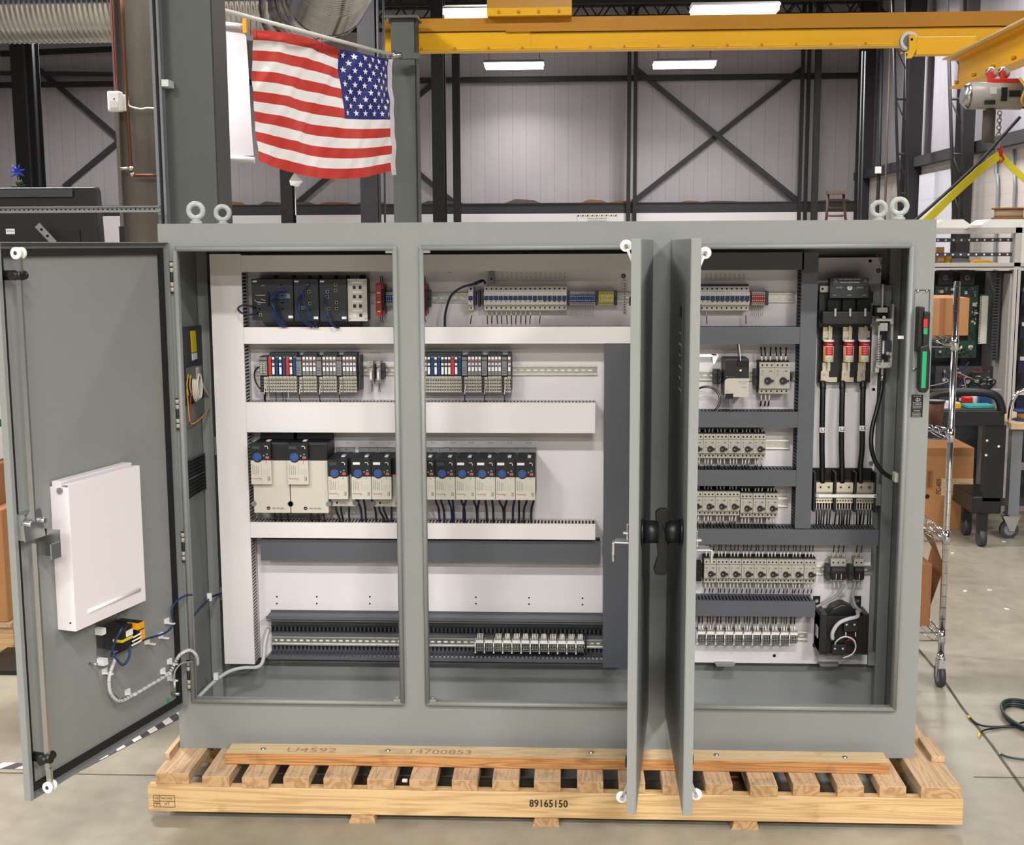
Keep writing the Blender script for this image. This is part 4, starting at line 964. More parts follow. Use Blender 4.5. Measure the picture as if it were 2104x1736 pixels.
for i, (a, c) in enumerate(ends):
    py = 1600+(a-315)*.0165; x0, x1 = P(a, py, YF).x, P(c, py, YF).x; yo = YF+random.uniform(-.004, .006)
    if i == 0: yo += .02
    b_ = MB().box(x0, x1, yo, .62, .114, .1515, W_DECK).add([(x0+.001, yo-.0004, .115), (x1-.001, yo-.0004, .115), (x1-.001, yo-.0004, .1505), (x0+.001, yo-.0004, .1505)], [(0, 1, 2, 3)], W_END).build('deck_board', t, bevel=.0025)
    mb = MB()
    for k in range(5 if i else 6):
        nx, ny = x0+(x1-x0)*(.15+.17*k+random.uniform(-.04, .04)), YF+.02+random.uniform(.004, .05); mb.cyl((nx, ny, .1510), (nx, ny, .1518), .0022, COLBR, 7)
    mb.build('nail_heads', b_)
for x0, x1, y0, y1, lab in ((P(337, 1530, -.1).x, -1.285, -.1, .15, 'small wood block on the left end of the pallet'), (1.33, 1.375, -.03, .14, 'small thin wood block on the right end of the pallet')):
    o = MB().box(0, x1-x0, 0, y1-y0, 0, .022, W_DECK).build('wood_block', bevel=.002); o.location = (x0, y0, HP+.0002); tag(o, lab, 'wood block')
# plank across
t = empty('wooden_plank', 'long stained pine plank bolted along the cabinet front, pencil marked', 'plank', None, (0, 0, HP+.0004))
x0, x1 = -1.08, 1.163
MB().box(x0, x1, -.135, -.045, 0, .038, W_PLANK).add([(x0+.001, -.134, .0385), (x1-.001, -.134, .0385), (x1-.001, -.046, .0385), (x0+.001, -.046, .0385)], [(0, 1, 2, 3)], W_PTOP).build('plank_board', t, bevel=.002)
for px, py in ((541, 1539), (797, 1542), (1215, 1546), (1472, 1551), (1736, 1556)):
    q = PZ(px, py, HP+.039); MB().cyl((q.x, q.y, .0386), (q.x, q.y, .0405), .010, STEEL, 14).sphere((q.x, q.y, .0405), .008, STEEL, 10, 5, (1, 1, .5)).build('carriage_bolt', t)
mb = MB(); mb.text('U4592', .055, (PZ(640, 1541, HP+.039).x, -.115, .0391), PENCIL, V=(0, 1, 0), width=.175); mb.text('14700853', .055, (PZ(903, 1543, HP+.039).x, -.115, .0391), PENCIL, V=(0, 1, 0), width=.22)
mb.build('pencil_marking', t, raw=True)
q = PZ(832, 1606, .115); o = MB().box(-.009, .009, -.006, .006, 0, .01, WHITE).build('foam_scrap', bevel=.002); o.location = (q.x, q.y, .1142); tag(o, 'small white foam scrap on the pallet runner between deck boards', 'scrap')

# ================================================================ the control cabinet
def cz(z): return z+HP
CW, CH, CD = 1.28, 1.83, .457
OZ0, OZ1 = .178, 1.746
OPEN = [(-1.222, -.485), (-.397, .352), (.44, 1.202)]
cab = empty('control_cabinet', 'large three door grey control cabinet standing open on the pallet', 'cabinet', None, (0, 0, HP))
T = .003
mb = MB()
mb.box(-CW, CW, 0, .004, OZ1, CH, GREY); mb.box(-CW, CW, 0, .004, 0, OZ0, GREY)
xs = [-CW, OPEN[0][0], OPEN[0][1], OPEN[1][0], OPEN[1][1], OPEN[2][0], OPEN[2][1], CW]
for k in range(0, 8, 2): mb.box(xs[k], xs[k+1], 0, .004, OZ0, OZ1, GREY)
mb.build('front_frame', cab)
MB().box(-CW, CW, .0041, CD, CH-T, CH, GREY).build('top_panel', cab)
MB().box(-CW, CW, .0041, CD, 0, T, GREY).build('bottom_panel', cab)
MB().box(-CW, -CW+T, .0041, CD-T, T, CH-T, GREY).build('left_side_panel', cab)
MB().box(CW-T, CW, .0041, CD-T, T, CH-T, GREY).build('right_side_panel', cab)
MB().box(-CW, CW, CD-T, CD, T, CH-T, GREY).build('back_wall', cab)
for a, c in OPEN:       # rolled lips around the openings
    mb = MB(); r = .0085
    rect_frame(mb, a, c, OZ0, OZ1, r, -.009, GREY, 10)
    mb.box(a-.002, a+.002, -.009, .03, OZ0, OZ1, GREY); mb.box(c-.002, c+.002, -.009, .03, OZ0, OZ1, GREY)
    mb.box(a, c, -.009, .03, OZ0-.002, OZ0+.002, GREY); mb.box(a, c, -.009, .03, OZ1-.002, OZ1+.002, GREY)
    mb.build('opening_lip', cab)
for a, c in ((OPEN[0][1], OPEN[1][0]), (OPEN[1][1], OPEN[2][0])):
    MB().box(a+.0, a+.004, .0041, .06, OZ0, OZ1, GREY).box(c-.004, c, .0041, .06, OZ0, OZ1, GREY).box(a+.004, c-.004, .056, .06, OZ0, OZ1, GREY).build('centre_post', cab)
for x, s in ((OPEN[0][1], 1), (OPEN[1][0], -1)):
    MB().box(min(x, x-s*.03), max(x, x-s*.03), -.012, .01, OZ0+.006, OZ0+.016, GREY).cyl((x-s*.018, -.002, OZ0+.016), (x-s*.018, -.002, OZ0+.022), .008, GREY, 6).build('post_bracket', cab)
    MB().box(min(x, x-s*.03), max(x, x-s*.03), -.012, .01, OZ1-.016, OZ1-.006, GREY).build('post_bracket', cab)
# inside mounting rails
mb = MB(); mb.box(CW-.045, CW-.005, .40, .44, .03, CH-.03, GREY); mb.box(1.21, 1.27, .41, .425, .19, .24, GREY).box(1.21, 1.27, .41, .425, .80, .88, GREY); mb.build('mounting_channel', cab)
mb = MB(); mb.box(-CW+.005, -CW+.045, .40, .44, .03, CH-.03, GREY); mb.box(-1.27, -1.215, .41, .425, .42, .47, GREY).box(-1.27, -1.215, .41, .425, .98, 1.05, GREY); mb.build('mounting_channel', cab)
PYF = .40      # face of the sub panel
pan = MB().box(-1.205, 1.205, PYF, PYF+.003, .198, 1.705, WHITEP)
for px, py in ((569, 1226), (569, 1240), (651, 1226), (651, 1240), (760, 1226), (760, 1240), (978, 1227), (978, 1240), (1087, 1228), (1087, 1241), (1197, 1229), (1197, 1242)):
    q = P(px, py, PYF); pan.disc((q.x, PYF-.0002, q.z-HP), .0033, HOLE, 10)
for px, py, r in ((1591, 1347, .006), (1795, 800, .006), (1788, 536, .006)): q = P(px, py, PYF); pan.disc((q.x, PYF-.0002, q.z-HP), r, HOLE, 12)
pan.build('sub_panel', cab)
mb = MB()
for px in (1488, 1700): q = P(px, 1361, PYF); mb.prism([(q.x-.037, q.z-HP+.004), (q.x+.037, q.z-HP+.004), (q.x+.03, q.z-HP-.006), (q.x-.03, q.z-HP-.006)], 'y', PYF-.03, PYF+.002, GREY)
mb.build('panel_lip', cab)
# equipment seen on the left inner side wall (plane x = -CW+T)
SX = -CW+T+.001
def SP(px, py):
    d = ray(px, py); q = CAM+d*((SX-CAM.x)/d.x); return q.y, q.z-HP
def sidebox(pts, th, m, name, lab=None, extra=None):
    yz = [SP(*p) for p in pts]; mb = MB(); mb.prism(yz, 'x', SX, SX+th, m)
    o = mb.build(name, cab)
    if lab: o['label'] = lab
    return o
sidebox([(368, 673), (410, 668), (425, 810), (378, 835)], .012, DKGREY, 'climate_unit_plate', 'dark plate of the cooling unit')
sidebox([(378, 832), (424, 812), (424, 838), (379, 874)], .012, MIDGREY, 'climate_unit_lower_plate')
o = sidebox([(384, 680), (394, 679), (397, 722), (387, 725)], .014, YELLOW, 'warning_label', 'yellow warning label')
o = sidebox([(387, 727), (397, 724), (398, 737), (388, 741)], .014, LABEL, 'rating_label', 'white rating label')
mb = MB(); y0, z0 = SP(384, 942); y1, z1 = SP(427, 1005); yz = [SP(*p) for p in ((383, 946), (425, 928), (428, 998), (386, 1025))]
mb.prism(yz, 'x', SX, SX+.006, BLACKM); (ya, za), (yb, zb), (yc, zc_), (yd, zd) = yz
for k in range(11):
    f = k/10.0; mb.cyl((SX+.008, ya+(yd-ya)*f, za+(zd-za)*f), (SX+.008, yb+(yc-yb)*f, zb+(zc_-zb)*f), .0013, MIDGREY if k % 5 == 0 else DKGREY, 4)
mb.build('vent_grille', cab)
# four hinges of the left door frame side are built with the door
def hinge(parent, x, y, z, sgn=1):
    h = MB(); h.cyl((x, y, z-.035), (x, y, z-.021), .0065, BEIGE, 10).cyl((x, y, z-.018), (x, y, z-.004), .0065, BEIGE, 10).cyl((x, y, z+.030), (x, y, z+.044), .0065, BEIGE, 10).cyl((x, y, z+.048), (x, y, z+.062), .0065, BEIGE, 10)
    h.cyl((x, y, z-.04), (x, y, z+.066), .003, DKGREY, 8); h.box(x-.007, x+.007, y+.002, y+.007, z-.04, z+.066, BLACKM)
    o = h.build('hinge', parent); o['label'] = 'pale hinge knuckles'; return o
DZ0, DZ1 = .158, 1.769
# ---- left door, open, inner side towards the viewer
HX, HY = -1.2425, -.004; EX, EY = -1.468, -.782
dv = Vector((EX-HX, EY-HY, 0)); DWID = dv.length; ang = math.atan2(dv.y, dv.x)
# local frame: +x along the door from the hinge, +y = inner normal (towards camera side), z up
MD = Matrix.Rotation(ang, 4, 'Z'); NRM = MD @ Vector((0, 1, 0)); UX = MD @ Vector((1, 0, 0))
door = bpy.data.objects.new('door', None); COL.objects.link(door); door.parent = cab; door.location = (HX, HY, 0); door.rotation_euler = (0, 0, ang)
door['label'] = 'left door swung open with its inner side showing'
def DP(px, py, off=0.0):          # picture point on the door inner face -> local coordinates on the door
    o = Vector((HX, HY, HP))+NRM*off; d = ray(px, py); q = CAM+d*((o-CAM).dot(NRM)/d.dot(NRM)); q = q-Vector((HX, HY, HP))
    return Vector((q.dot(UX), q.dot(NRM), q.z))
TH = .022
mb = MB(); mb.box(0, DWID, -TH, -TH+.0022, DZ0, DZ1, GREY)
for a in ((0, .002, DZ0, DZ1), (DWID-.002, DWID, DZ0, DZ1), (.002, DWID-.002, DZ0, DZ0+.002), (.002, DWID-.002, DZ1-.002, DZ1)): mb.box(a[0], a[1], -TH+.0022, 0, a[2], a[3], GREY)
for a in ((DWID-.014, DWID-.002, DZ0+.002, DZ1-.002),): mb.box(a[0], a[1], -.002, 0, a[2], a[3], GREY)
mb.build('door_skin', door)
# sealed inner tray surface
mb = MB(); mb.box(.02, DWID-.02, -TH+.0025, -TH+.0045, DZ0+.015, DZ1-.015, GREY); mb.build('inner_sheet', door)
g = .022; mb = MB()
for a in ((.022, .022+g, DZ0+.018, DZ1-.018), (DWID-.018-g*.6, DWID-.018, DZ0+.018, DZ1-.018), (.022+g, DWID-.018-g*.6, DZ0+.018, DZ0+.018+g), (.022+g, DWID-.018-g*.6, DZ1-.018-g, DZ1-.018)): mb.box(a[0], a[1], -TH+.0048, -TH+.014, a[2], a[3], RUBBER)
o = mb.build('door_gasket', door); o['label'] = 'black rubber gasket'
IO = -TH+.005
rr = .018; yo = .04
rod_x = DP(46, 700, yo).x; rx2 = DP(95, 1300, yo).x
def clampz(py): return DP(60, py, yo).z
# latch rods
zc1, zr_top, zl_top = DP(30, 566, yo).z, DP(40, 520, yo).z, DP(78, 1085, yo).z
zc2, zr_bot = DP(100, 1557, yo).z, DP(118, 1604, yo).z
RX = (DP(38, 566, yo).x+DP(98, 1557, yo).x)/2
mb = MB(); mb.box(RX-.0035, RX+.0035, yo-.008, yo+.008, zl_top+.02, zr_top-.05, STEEL); mb.build('latch_rod', door)
mb = MB(); mb.box(RX-.0035, RX+.0035, yo-.008, yo+.008, zr_bot+.05, zl_top-.04, STEEL); mb.build('latch_rod', door)
for z, s in ((zr_top, 1), (zr_bot, -1)):
    mb = MB(); mb.prism([(RX-.006, z-s*.055), (RX+.006, z-s*.055), (RX+.004, z), (RX-.004, z)], 'y', yo-.004, yo+.012, STEEL)
    r_ = mb.build('roller_arm', door)
    MB().cyl((RX-.014, yo+.004, z), (RX-.005, yo+.004, z), .0165, WHITE, 18).cyl((RX+.005, yo+.004, z), (RX+.014, yo+.004, z), .0165, WHITE, 18).cyl((RX-.0145, yo+.004, z), (RX+.0145, yo+.004, z), .006, DKGREY, 10).build('roller', door)
for z in (zc1, zc2): MB().cyl((RX-.002, IO, z), (RX-.002, yo+.012, z), .014, BLACKP, 14).cyl((RX-.03, yo-.004, z), (RX+.026, yo-.004, z), .0125, BLACKP, 12).build('rod_guide', door)
zl = DP(80, 1085, yo).z
mb = MB(); mb.box(RX-.05, RX+.02, IO, yo-.012, zl-.03, zl+.045, STEEL); mb.prism([(RX-.055, zl-.03), (RX+.03, zl-.03), (RX+.035, zl+.03), (RX+.01, zl+.05), (RX-.04, zl+.055)], 'y', yo-.010, yo-.006, STEEL)
mb.cyl((RX-.035, yo-.02, zl+.02), (RX-.035, yo+.012, zl+.02), .008, STEEL, 8); mb.cyl((RX+.02, yo-.02, zl+.02), (RX+.02, yo+.012, zl+.02), .008, STEEL, 8)
mb.box(RX-.06, RX-.057, IO+.01, yo+.04, zl-.09, zl-.01, STEEL); mb.box(RX-.06, RX-.02, yo+.036, yo+.04, zl-.09, zl-.045, STEEL); mb.build('latch_mechanism', door)
# document pocket
a, b2, c, d = DP(137, 985, .05), DP(288, 952, .05), DP(301, 1240, .05), DP(160, 1290, .05)
X0, X1 = (b2.x+c.x)/2, (a.x+d.x)/2; Z0, Z1 = (c.z+d.z)/2, (a.z+b2.z)/2
t = bpy.data.objects.new('document_pocket', None); COL.objects.link(t); t.parent = door; t['label'] = 'white metal document pocket'
mb = MB(); mb.box(X0, X1, .046, .048, Z0, Z1-.012, DRAWW); mb.box(X0, X0+.002, IO, .046, Z0, Z1-.02, DRAWW); mb.box(X1-.002, X1, IO, .046, Z0, Z1-.02, DRAWW); mb.box(X0+.002, X1-.002, IO, .046, Z0, Z0+.002, DRAWW); mb.box(X0+.002, X1-.002, .030, .046, Z1-.014, Z1-.012, DRAWW)
mb.build('pocket_front', t, bevel=.0015)
MB().box(X0+.003, X1-.003, -.012, .020, Z0+.01, Z1-.004, DRAWW).build('pocket_lid', t, bevel=.001)
MB().cyl((X0+.03, .048, Z0+.045), (X1-.06, .048, Z0+.045), .006, DRAWW, 10).build('finger_ridge', t)
MB().cyl((X1, .02, Z1-.03), (X1+.006, .02, Z1-.03), .009, MIDGREY, 12).disc((X1+.0005, .03, Z0+.025), .003, HOLE, 8, axis=(1, 0, 0)).build('pivot_screw', t)
# interface port assembly below the pocket
q0 = DP(245, 1308, .03)
t = bpy.data.objects.new('door_interface_port', None); COL.objects.link(t); t.parent = door; t.location = (q0.x, 0, q0.z)
MB().box(-.055, .055, IO, IO+.002, -.08, .055, STEEL).build('port_plate', t)
MB().box(-.035, .02, IO+.002, .055, -.04, .035, BLACKP).box(-.036, .021, .02, .0555, -.012, -.003, YELLOW).box(-.036, .0, .055, .0565, .0, .02, LABEL).build('port_housing', t, bevel=.002)
MB().box(-.075, -.045, IO+.002, .07, -.03, .035, BLACKP).box(-.076, -.044, .03, .0705, .012, .034, mat('orange_relay', (236, 160, 22), .5)).box(-.077, -.05, .0708, .0715, -.025, .008, MATS['orange_relay']).build('contact_block', t, bevel=.002)
mb = MB()
for k in range(3): mb.tube([(-.03+.004*k, .058, -.01-.012*k), (-.045, .075, -.012*k), (-.055, .072, .0-.012*k)], .0028, CWHITE, 6)
mb.tube([(.01, .05, .03), (.04, .07, .04), (.05, .05, .0), (.045, .03, -.05)], .004, CBLUE, 7); mb.tube([(-.02, .05, -.03), (.0, .065, -.06), (.03, .06, -.08), (.05, .04, -.04)], .004, CBLUE, 7); mb.tube([(-.04, .05, .03), (.0, .07, .045), (.03, .06, .02)], .0022, CBLACK, 5)
mb.build('port_leads', t)
for k, (x, z) in enumerate(((.05, .03), (.048, -.07))): MB().box(x-.010, x+.010, IO+.002, .012, z-.01, z+.01, LABEL).build('cable_mount', t)
# cables on the door
def dtube(pts, r, m, name, off=.008, n=7):
    q = [DP(p_[0], p_[1], off if len(p_) < 3 else p_[2]) for p_ in pts]; mb = MB(); mb.tube(q, r, m, n)
    if m is SPIRAL:      # dark gaps of the spiral wrap
        for i in range(1, len(q)-1):
            for f in (0, .25, .5, .75):
                c = q[i].lerp(q[i+1], f); d = (q[i+1]-q[i]).normalized(); mb.cyl(c-d*.0007, c+d*.0007, r*1.04, SPIRALD, 8)
    o = mb.build(name, door); return o
o = dtube([(236, 1345), (262, 1330), (300, 1313), (340, 1300), (355, 1282), (352, 1255), (362, 1236), (380, 1224, .02), (395, 1222, .03)], .0035, CBLUE, 'blue_cable')
o = dtube([(238, 1350), (228, 1378), (224, 1400), (228, 1425), (245, 1440), (270, 1430), (310, 1407), (345, 1385), (358, 1365), (370, 1345, .03), (390, 1336, .05), (404, 1348, .06), (406, 1366, .05)], .0062, SPIRAL, 'wrapped_cable')
o = dtube([(356, 1402), (360, 1378), (375, 1362, .02), (398, 1360, .03)], .003, CGREY, 'ground_cable')
o = dtube([(358, 1398), (359, 1412)], .004, CWHITE, 'ground_lug')
for a, c in ((310, 1319), (338, 1307), (350, 1277), (223, 1380), (270, 1423), (342, 1380), (356, 1360), (356, 1394)):
    q = DP(a, c, 0); mb = MB(); mb.box(q.x-.011, q.x+.011, IO, IO+.006, q.z-.007, q.z+.010, WHITE); mb.box(q.x-.004, q.x+.004, IO, .017, q.z-.008, q.z-.004, WHITE); mb.build('cable_tie_mount', door)
q = DP(354, 1439, 0); MB().disc((q.x, IO+.001, q.z), .008, GREEN, 14, axis=(0, 1, 0)).build('earth_sticker', door)
q = DP(193, 1364, 0); MB().cyl((q.x, IO, q.z), (q.x, .012, q.z), .004, STEEL, 8).build('weld_stud', door)
q = DP(361, 1425, 0); MB().cyl((q.x, IO, q.z), (q.x, .014, q.z), .006, STEEL, 6).build('weld_stud', door)
for pz in (570, 850, 1122, 1385): hinge(cab, HX+.008, -.012, P(353, pz, 0).z-HP-.012)
# ---- middle and right doors, swung forward and seen edge on
def side_door(hx, ex, sgn, label):
    dv = Vector((ex-hx, -.79, 0)); L = dv.length; a = math.atan2(dv.y, dv.x)
    d = bpy.data.objects.new('door', None); COL.objects.link(d); d.parent = cab; d.location = (hx, -.012, 0); d.rotation_euler = (0, 0, a); d['label'] = label
    s = sgn      # local +y*s is the outer side... inner tray lies on -s
    ya, yb = (0, .0022) if s > 0 else (-.0022, 0)
    th = -s*.027
    mb = MB(); mb.box(0, L, min(0, -s*.0022), max(0, -s*.0022), DZ0, DZ1, GREY)
    lo, hi = min(-s*.0022, th), max(-s*.0022, th)
    for q in ((0, .002, DZ0, DZ1), (L-.002, L, DZ0, DZ1), (.002, L-.002, DZ0, DZ0+.002), (.002, L-.002, DZ1-.002, DZ1)): mb.box(q[0], q[1], lo, hi, q[2], q[3], GREY)
    mb.build('door_skin', d, bevel=.0008)
    mb = MB(); lo2, hi2 = min(-s*.003, -s*.006), max(-s*.003, -s*.006); mb.box(.02, L-.02, lo2, hi2, DZ0+.012, DZ1-.012, GREY); mb.build('inner_sheet', d)
    mb = MB(); lo3, hi3 = min(-s*.0065, -s*.016), max(-s*.0065, -s*.016)
    for q in ((.022, .044, DZ0+.016, DZ1-.016), (L-.032, L-.012, DZ0+.016, DZ1-.016), (.044, L-.032, DZ0+.016, DZ0+.036), (.044, L-.032, DZ1-.036, DZ1-.016)): mb.box(q[0], q[1], lo3, hi3, q[2], q[3], RUBBER)
    mb.build('door_gasket', d)
    rx = L-.09; ry = -s*.0215
    z1, z0 = DZ1-(.018 if s > 0 else .038), DZ0+(.008 if s > 0 else .022)
    zm = .925
    for q0, q1 in ((zm+.06, z1-.05), (z0+.05, zm-.05)): MB().box(rx-.008, rx+.008, ry-.0035, ry+.0035, q0, q1, STEEL).build('latch_rod', d)
    for z, k in ((z1, 1), (z0, -1)):
        yr = -s*.046
        MB().prism([(ry-.004, z-k*.06), (ry+.004, z-k*.06), (yr+.004, z), (yr-.004, z)], 'x', rx-.003, rx+.003, WHITE if k > 0 else STEEL).build('roller_arm', d)
        MB().cyl((rx-.01, yr, z), (rx+.0, yr, z), .0165, WHITE, 20).cyl((rx+.0, yr, z), (rx+.003, yr, z), .009, LABEL, 14).cyl((rx+.003, yr, z), (rx+.008, yr, z), .005, STEEL, 8).build('roller', d)
        zz = z-k*.15 if k > 0 else z+.11
        MB().box(rx-.014, rx+.014, min(-s*.007, -s*.036), max(-s*.007, -s*.036), zz-.012, zz+.012, BLACKP).build('rod_guide', d)
    # latch hook
    lx = L-.02
    yA = -s*.028; yB = -s*.068; yC = -s*.074; zh = .936 if s > 0 else .918
    mb = MB(); mb.box(lx-.05, lx, min(-s*.007, yB), max(-s*.007, yB), zh, zh+.004, STEEL)
    mb.box(lx-.03, lx, min(yB, yC), max(yB, yC), zh-.034, zh+.002, STEEL)
    if s > 0: mb.cyl((lx-.02, yC+s*.003, zh-.056), (lx-.02, yC+s*.001, zh-.03), .004, STEEL, 8)
    mb.cyl((lx-.03, -s*.033, zh+.004), (lx-.03, -s*.033, zh+.05), .0035, STEEL, 8); mb.box(lx-.04, lx-.02, min(-s*.03, -s*.045), max(-s*.03, -s*.045), zh+.022, zh+.027, STEEL)
    mb.build('latch_hook', d, bevel=.001)
    # outside handle: round black housing with swinging lever
    t = bpy.data.objects.new('door_handle', None); COL.objects.link(t); t.parent = d; t.location = (L-.14, 0, .945)
    MB().cyl((0, 0, 0), (0, s*.008, 0), .036, BLACKP, 28).cyl((0, s*.008, 0), (0, s*.050, 0), .034, BLACKP, 28, r2=.032).build('handle_housing', t)
    return d, t, L
d2, h2, L2 = side_door(.367, .285, 1, 'middle door swung forward, seen on edge')
d3, h3, L3 = side_door(.424, .416, -1, 'right door swung forward, seen on edge')
MB().prism([(-.012, .02), (-.008, .035), (.004, .035), (.016, .0), (.022, -.03), (.022, -.10), (.016, -.118), (-.012, -.118), (-.018, -.10), (-.006, -.06), (-.01, -.02)], 'x', -.012, .012, BLACKM).xf(Matrix.Translation((0, .054, -.005))).build('lever', h2, bevel=.003)
MB().prism([(-.010, -.036), (-.02, .0), (-.022, .045), (-.01, .055), (.01, .055), (.016, .035), (.016, -.02), (.016, -.05)], 'x', -.012, .012, BLACKM).xf(Matrix.Translation((0, -.056, .012))).build('lever', h3, bevel=.003)
# paper label on the outside of the right door, white hook on its inside
mb = MB(); x0_, x1_ = .42, .53
mb.box(x0_, x1_, -.0010, -.0004, 1.30, 1.585, MIDGREY)
for k in range(6): mb.box(x0_+.01, x1_-.01-.03*(k % 2), -.0014, -.0010, 1.33+k*.033, 1.335+k*.033, LABEL)
mb.box(x0_+.03, x1_-.01, -.0014, -.0010, 1.545, 1.575, HOLE)
o = mb.build('outer_label', d3); o['label'] = 'grey printed label on the outer face'
mb = MB(); yy = .03; mb.box(L3-.05, L3-.01, .007, .075, 1.455, 1.459, WHITE); mb.prism([(.062, 1.459), (.078, 1.459), (.068, 1.436), (.064, 1.436)], 'x', L3-.05, L3-.01, WHITE); mb.prism([(.007, 1.459), (.014, 1.459), (.016, 1.452), (.004, 1.438)], 'x', L3-.05, L3-.01, WHITE)
mb.build('document_hook', d3)
# disconnect operator handle on the right stile
t = bpy.data.objects.new('disconnect_handle', None); COL.objects.link(t); t.parent = cab; t['label'] = 'black lever handle with green and red inserts'
def FB(mb, px0, py0, px1, py1, y0, y1, m):
    x0, x1, z0, z1 = RC(px0, py0, px1, py1, (y0+y1)/2); return mb.box(x0, x1, y0, y1, z0-HP, z1-HP, m)
mb = MB(); FB(mb, 1877, 596, 1907, 757, -.004, -.0005, GREY); mb.build('handle_plate', t, bevel=.001)
mb = MB(); x0, x1, z0, z1 = RC(1877, 596, 1907, 757, -.004); z0 -= HP; z1 -= HP
mb.cyl((x0, -.005, z1), (x1, -.005, z1), .0012, BLACKM, 5); mb.cyl((x1, -.005, z1), (x1, -.005, z0+.16), .0012, BLACKM, 5); mb.cyl((x0, -.005, z0), (x0+.02, -.005, z0), .0012, BLACKM, 5)
for px, py in ((1886, 598), (1904, 598), (1877, 758)): q = P(px, py, -.006); mb.sphere((q.x, -.006, q.z-HP), .0048, STEEL, 10, 6)
mb.build('plate_edge_screws', t)
mb = MB(); FB(mb, 1883, 630, 1895, 722, -.045, -.005, BLACKP); FB(mb, 1893, 640, 1906, 716, -.055, -.005, BLACKP); mb.build('operator_body', t, bevel=.003)
x0, x1, z0, z1 = RC(1886, 712, 1908, 806, -.05); z0 -= HP; z1 -= HP; w = x1-x0
MB().prism([(x0, z1), (x0+w*.8, z1+.01), (x1, z1-.02), (x1, z0+.014), (x1-.008, z0), (x0+.008, z0), (x0+.001, z0+.014)], 'y', -.065, -.03, BLACKP).build('lever_grip', t, bevel=.004)
o = FB(MB(), 1894, 722, 1903, 797, -.067, -.0655, GREEN).build('green_insert', t); o['label'] = 'bright green insert'
o = FB(MB(), 1897.5, 655, 1905.5, 673, -.0575, -.0555, RED).build('red_indicator', t); o = FB(MB(), 1897.5, 674, 1905.5, 687, -.0575, -.0555, GREEN).build('green_indicator', t)
mb = MB(); x0, x1, z0, z1 = RC(1872, 811, 1896, 857, -.001); z0 -= HP; z1 -= HP
mb.box(x0, x1, -.0015, -.0005, z0, z1, BLACKM); mb.torus((x0+.02, -.002, z1-.016), .0055, .0007, LABEL, 'y', 16, 4); mb.box(x0+.0193, x0+.0207, -.0024, -.0016, z1-.021, z1-.011, LABEL); mb.box(x0+.028, x0+.0287, -.0024, -.0016, z1-.021, z1-.011, LABEL)
mb.text('TO OPEN DOOR', .004, ((x0+x1)/2, -.0018, z1-.006), LABEL, width=.026)
for k, s_ in enumerate(('1 Turn handle to OFF', '  or TRIPPED', '2 Turn screw in slot', '  and pull door')): mb.text(s_, .004, (x0+.003, -.0018, z1-.028-k*.0055), LABEL, align='L', width=.03)
mb.text('CAUTION', .0045, ((x0+x1)/2, -.0018, z0+.020), LABEL, width=.02)
for k, s_ in enumerate(('Close door before', 'turning handle on', 'see instructions')): mb.text(s_, .004, (x0+.004, -.0018, z0+.013-k*.005), LABEL, align='L', width=.028)
tag(mb.build('instruction_label', cab, raw=True), 'black instruction label below the lever handle')
def eyebolt(px, py, Y, label):
    q = P(px, py, Y); t = empty('lifting_eye', label, 'lifting eye', None, (q.x, Y, HP+CH))
    MB().cyl((0, 0, .0005), (0, 0, .009), .021, EYEG, 20, r2=.019).cyl((0, 0, .009), (0, 0, .016), .016, EYEG, 16, r2=.012).build('shank', t)
    MB().torus((0, 0, .044), .0235, .0088, EYEG, 'y', 32, 12).build('ring', t, rot=(0, 0, .12 if px < 1000 else -.1))
eyebolt(402, 432, .06, 'painted lifting eye on the cabinet top left end, the left of its pair')
eyebolt(457, 434, .36, 'painted lifting eye on the cabinet top left end, the right of its pair')
eyebolt(1806, 430, .36, 'painted lifting eye on the cabinet top right end, the left of its pair')
eyebolt(1848, 426, .06, 'painted lifting eye on the cabinet top right end, the right of its pair')
# wiring of the cooling unit on the left inner wall
def IW(px, py, dx=0): 
    d = ray(px, py); X = SX+dx; return CAM+d*((X-CAM.x)/d.x)
t = empty('cooling_unit_wiring', 'bundle of white, yellow and red wires tied beside the cooling unit', 'wires', None, (0, 0, 0))
mb = MB(); c = IW(402, 793, .035)
for k in range(4): mb.tube([c+Vector((.005*k, math.cos(a)*(.035-.003*k), math.sin(a)*(.055-.004*k))) for a in [i*PI/6 for i in range(12)]], .003, CWHITE, 6, closed=True, sub=2)
mb.build('white_coil', t)
for nm, m, pts in (('yellow_wire', CYEL, ((387, 768), (384, 790), (387, 812))), ('orange_wire', CYEL, ((392, 768), (390, 792), (394, 812))), ('red_wire', CRED, ((395, 768), (398, 792), (392, 812), (390, 873))), ('yellow_loop', CYEL, ((384, 800), (388, 850), (393, 871), (412, 860), (430, 838), (433, 822), (425, 800), (412, 788)))):
    mb = MB(); mb.tube([IW(a, c_, .03) for a, c_ in pts], .0026, m, 6); mb.build(nm, t)
MB().tube([IW(404, 765, .03), IW(416, 790, .03), IW(432, 818, .03)], .005, CWHITE, 6).build('white_lead', t)
MB().cyl(IW(428, 812, .0), IW(430, 812, .03), .011, MIDGREY, 12).build('cable_gland', t)
q0, q1 = IW(385, 755, .02), IW(400, 772, .02); MB().box(SX+.013, SX+.05, min(q0.y, q1.y), max(q0.y, q1.y), q1.z, q0.z, STEEL).build('capacitor_can', t)
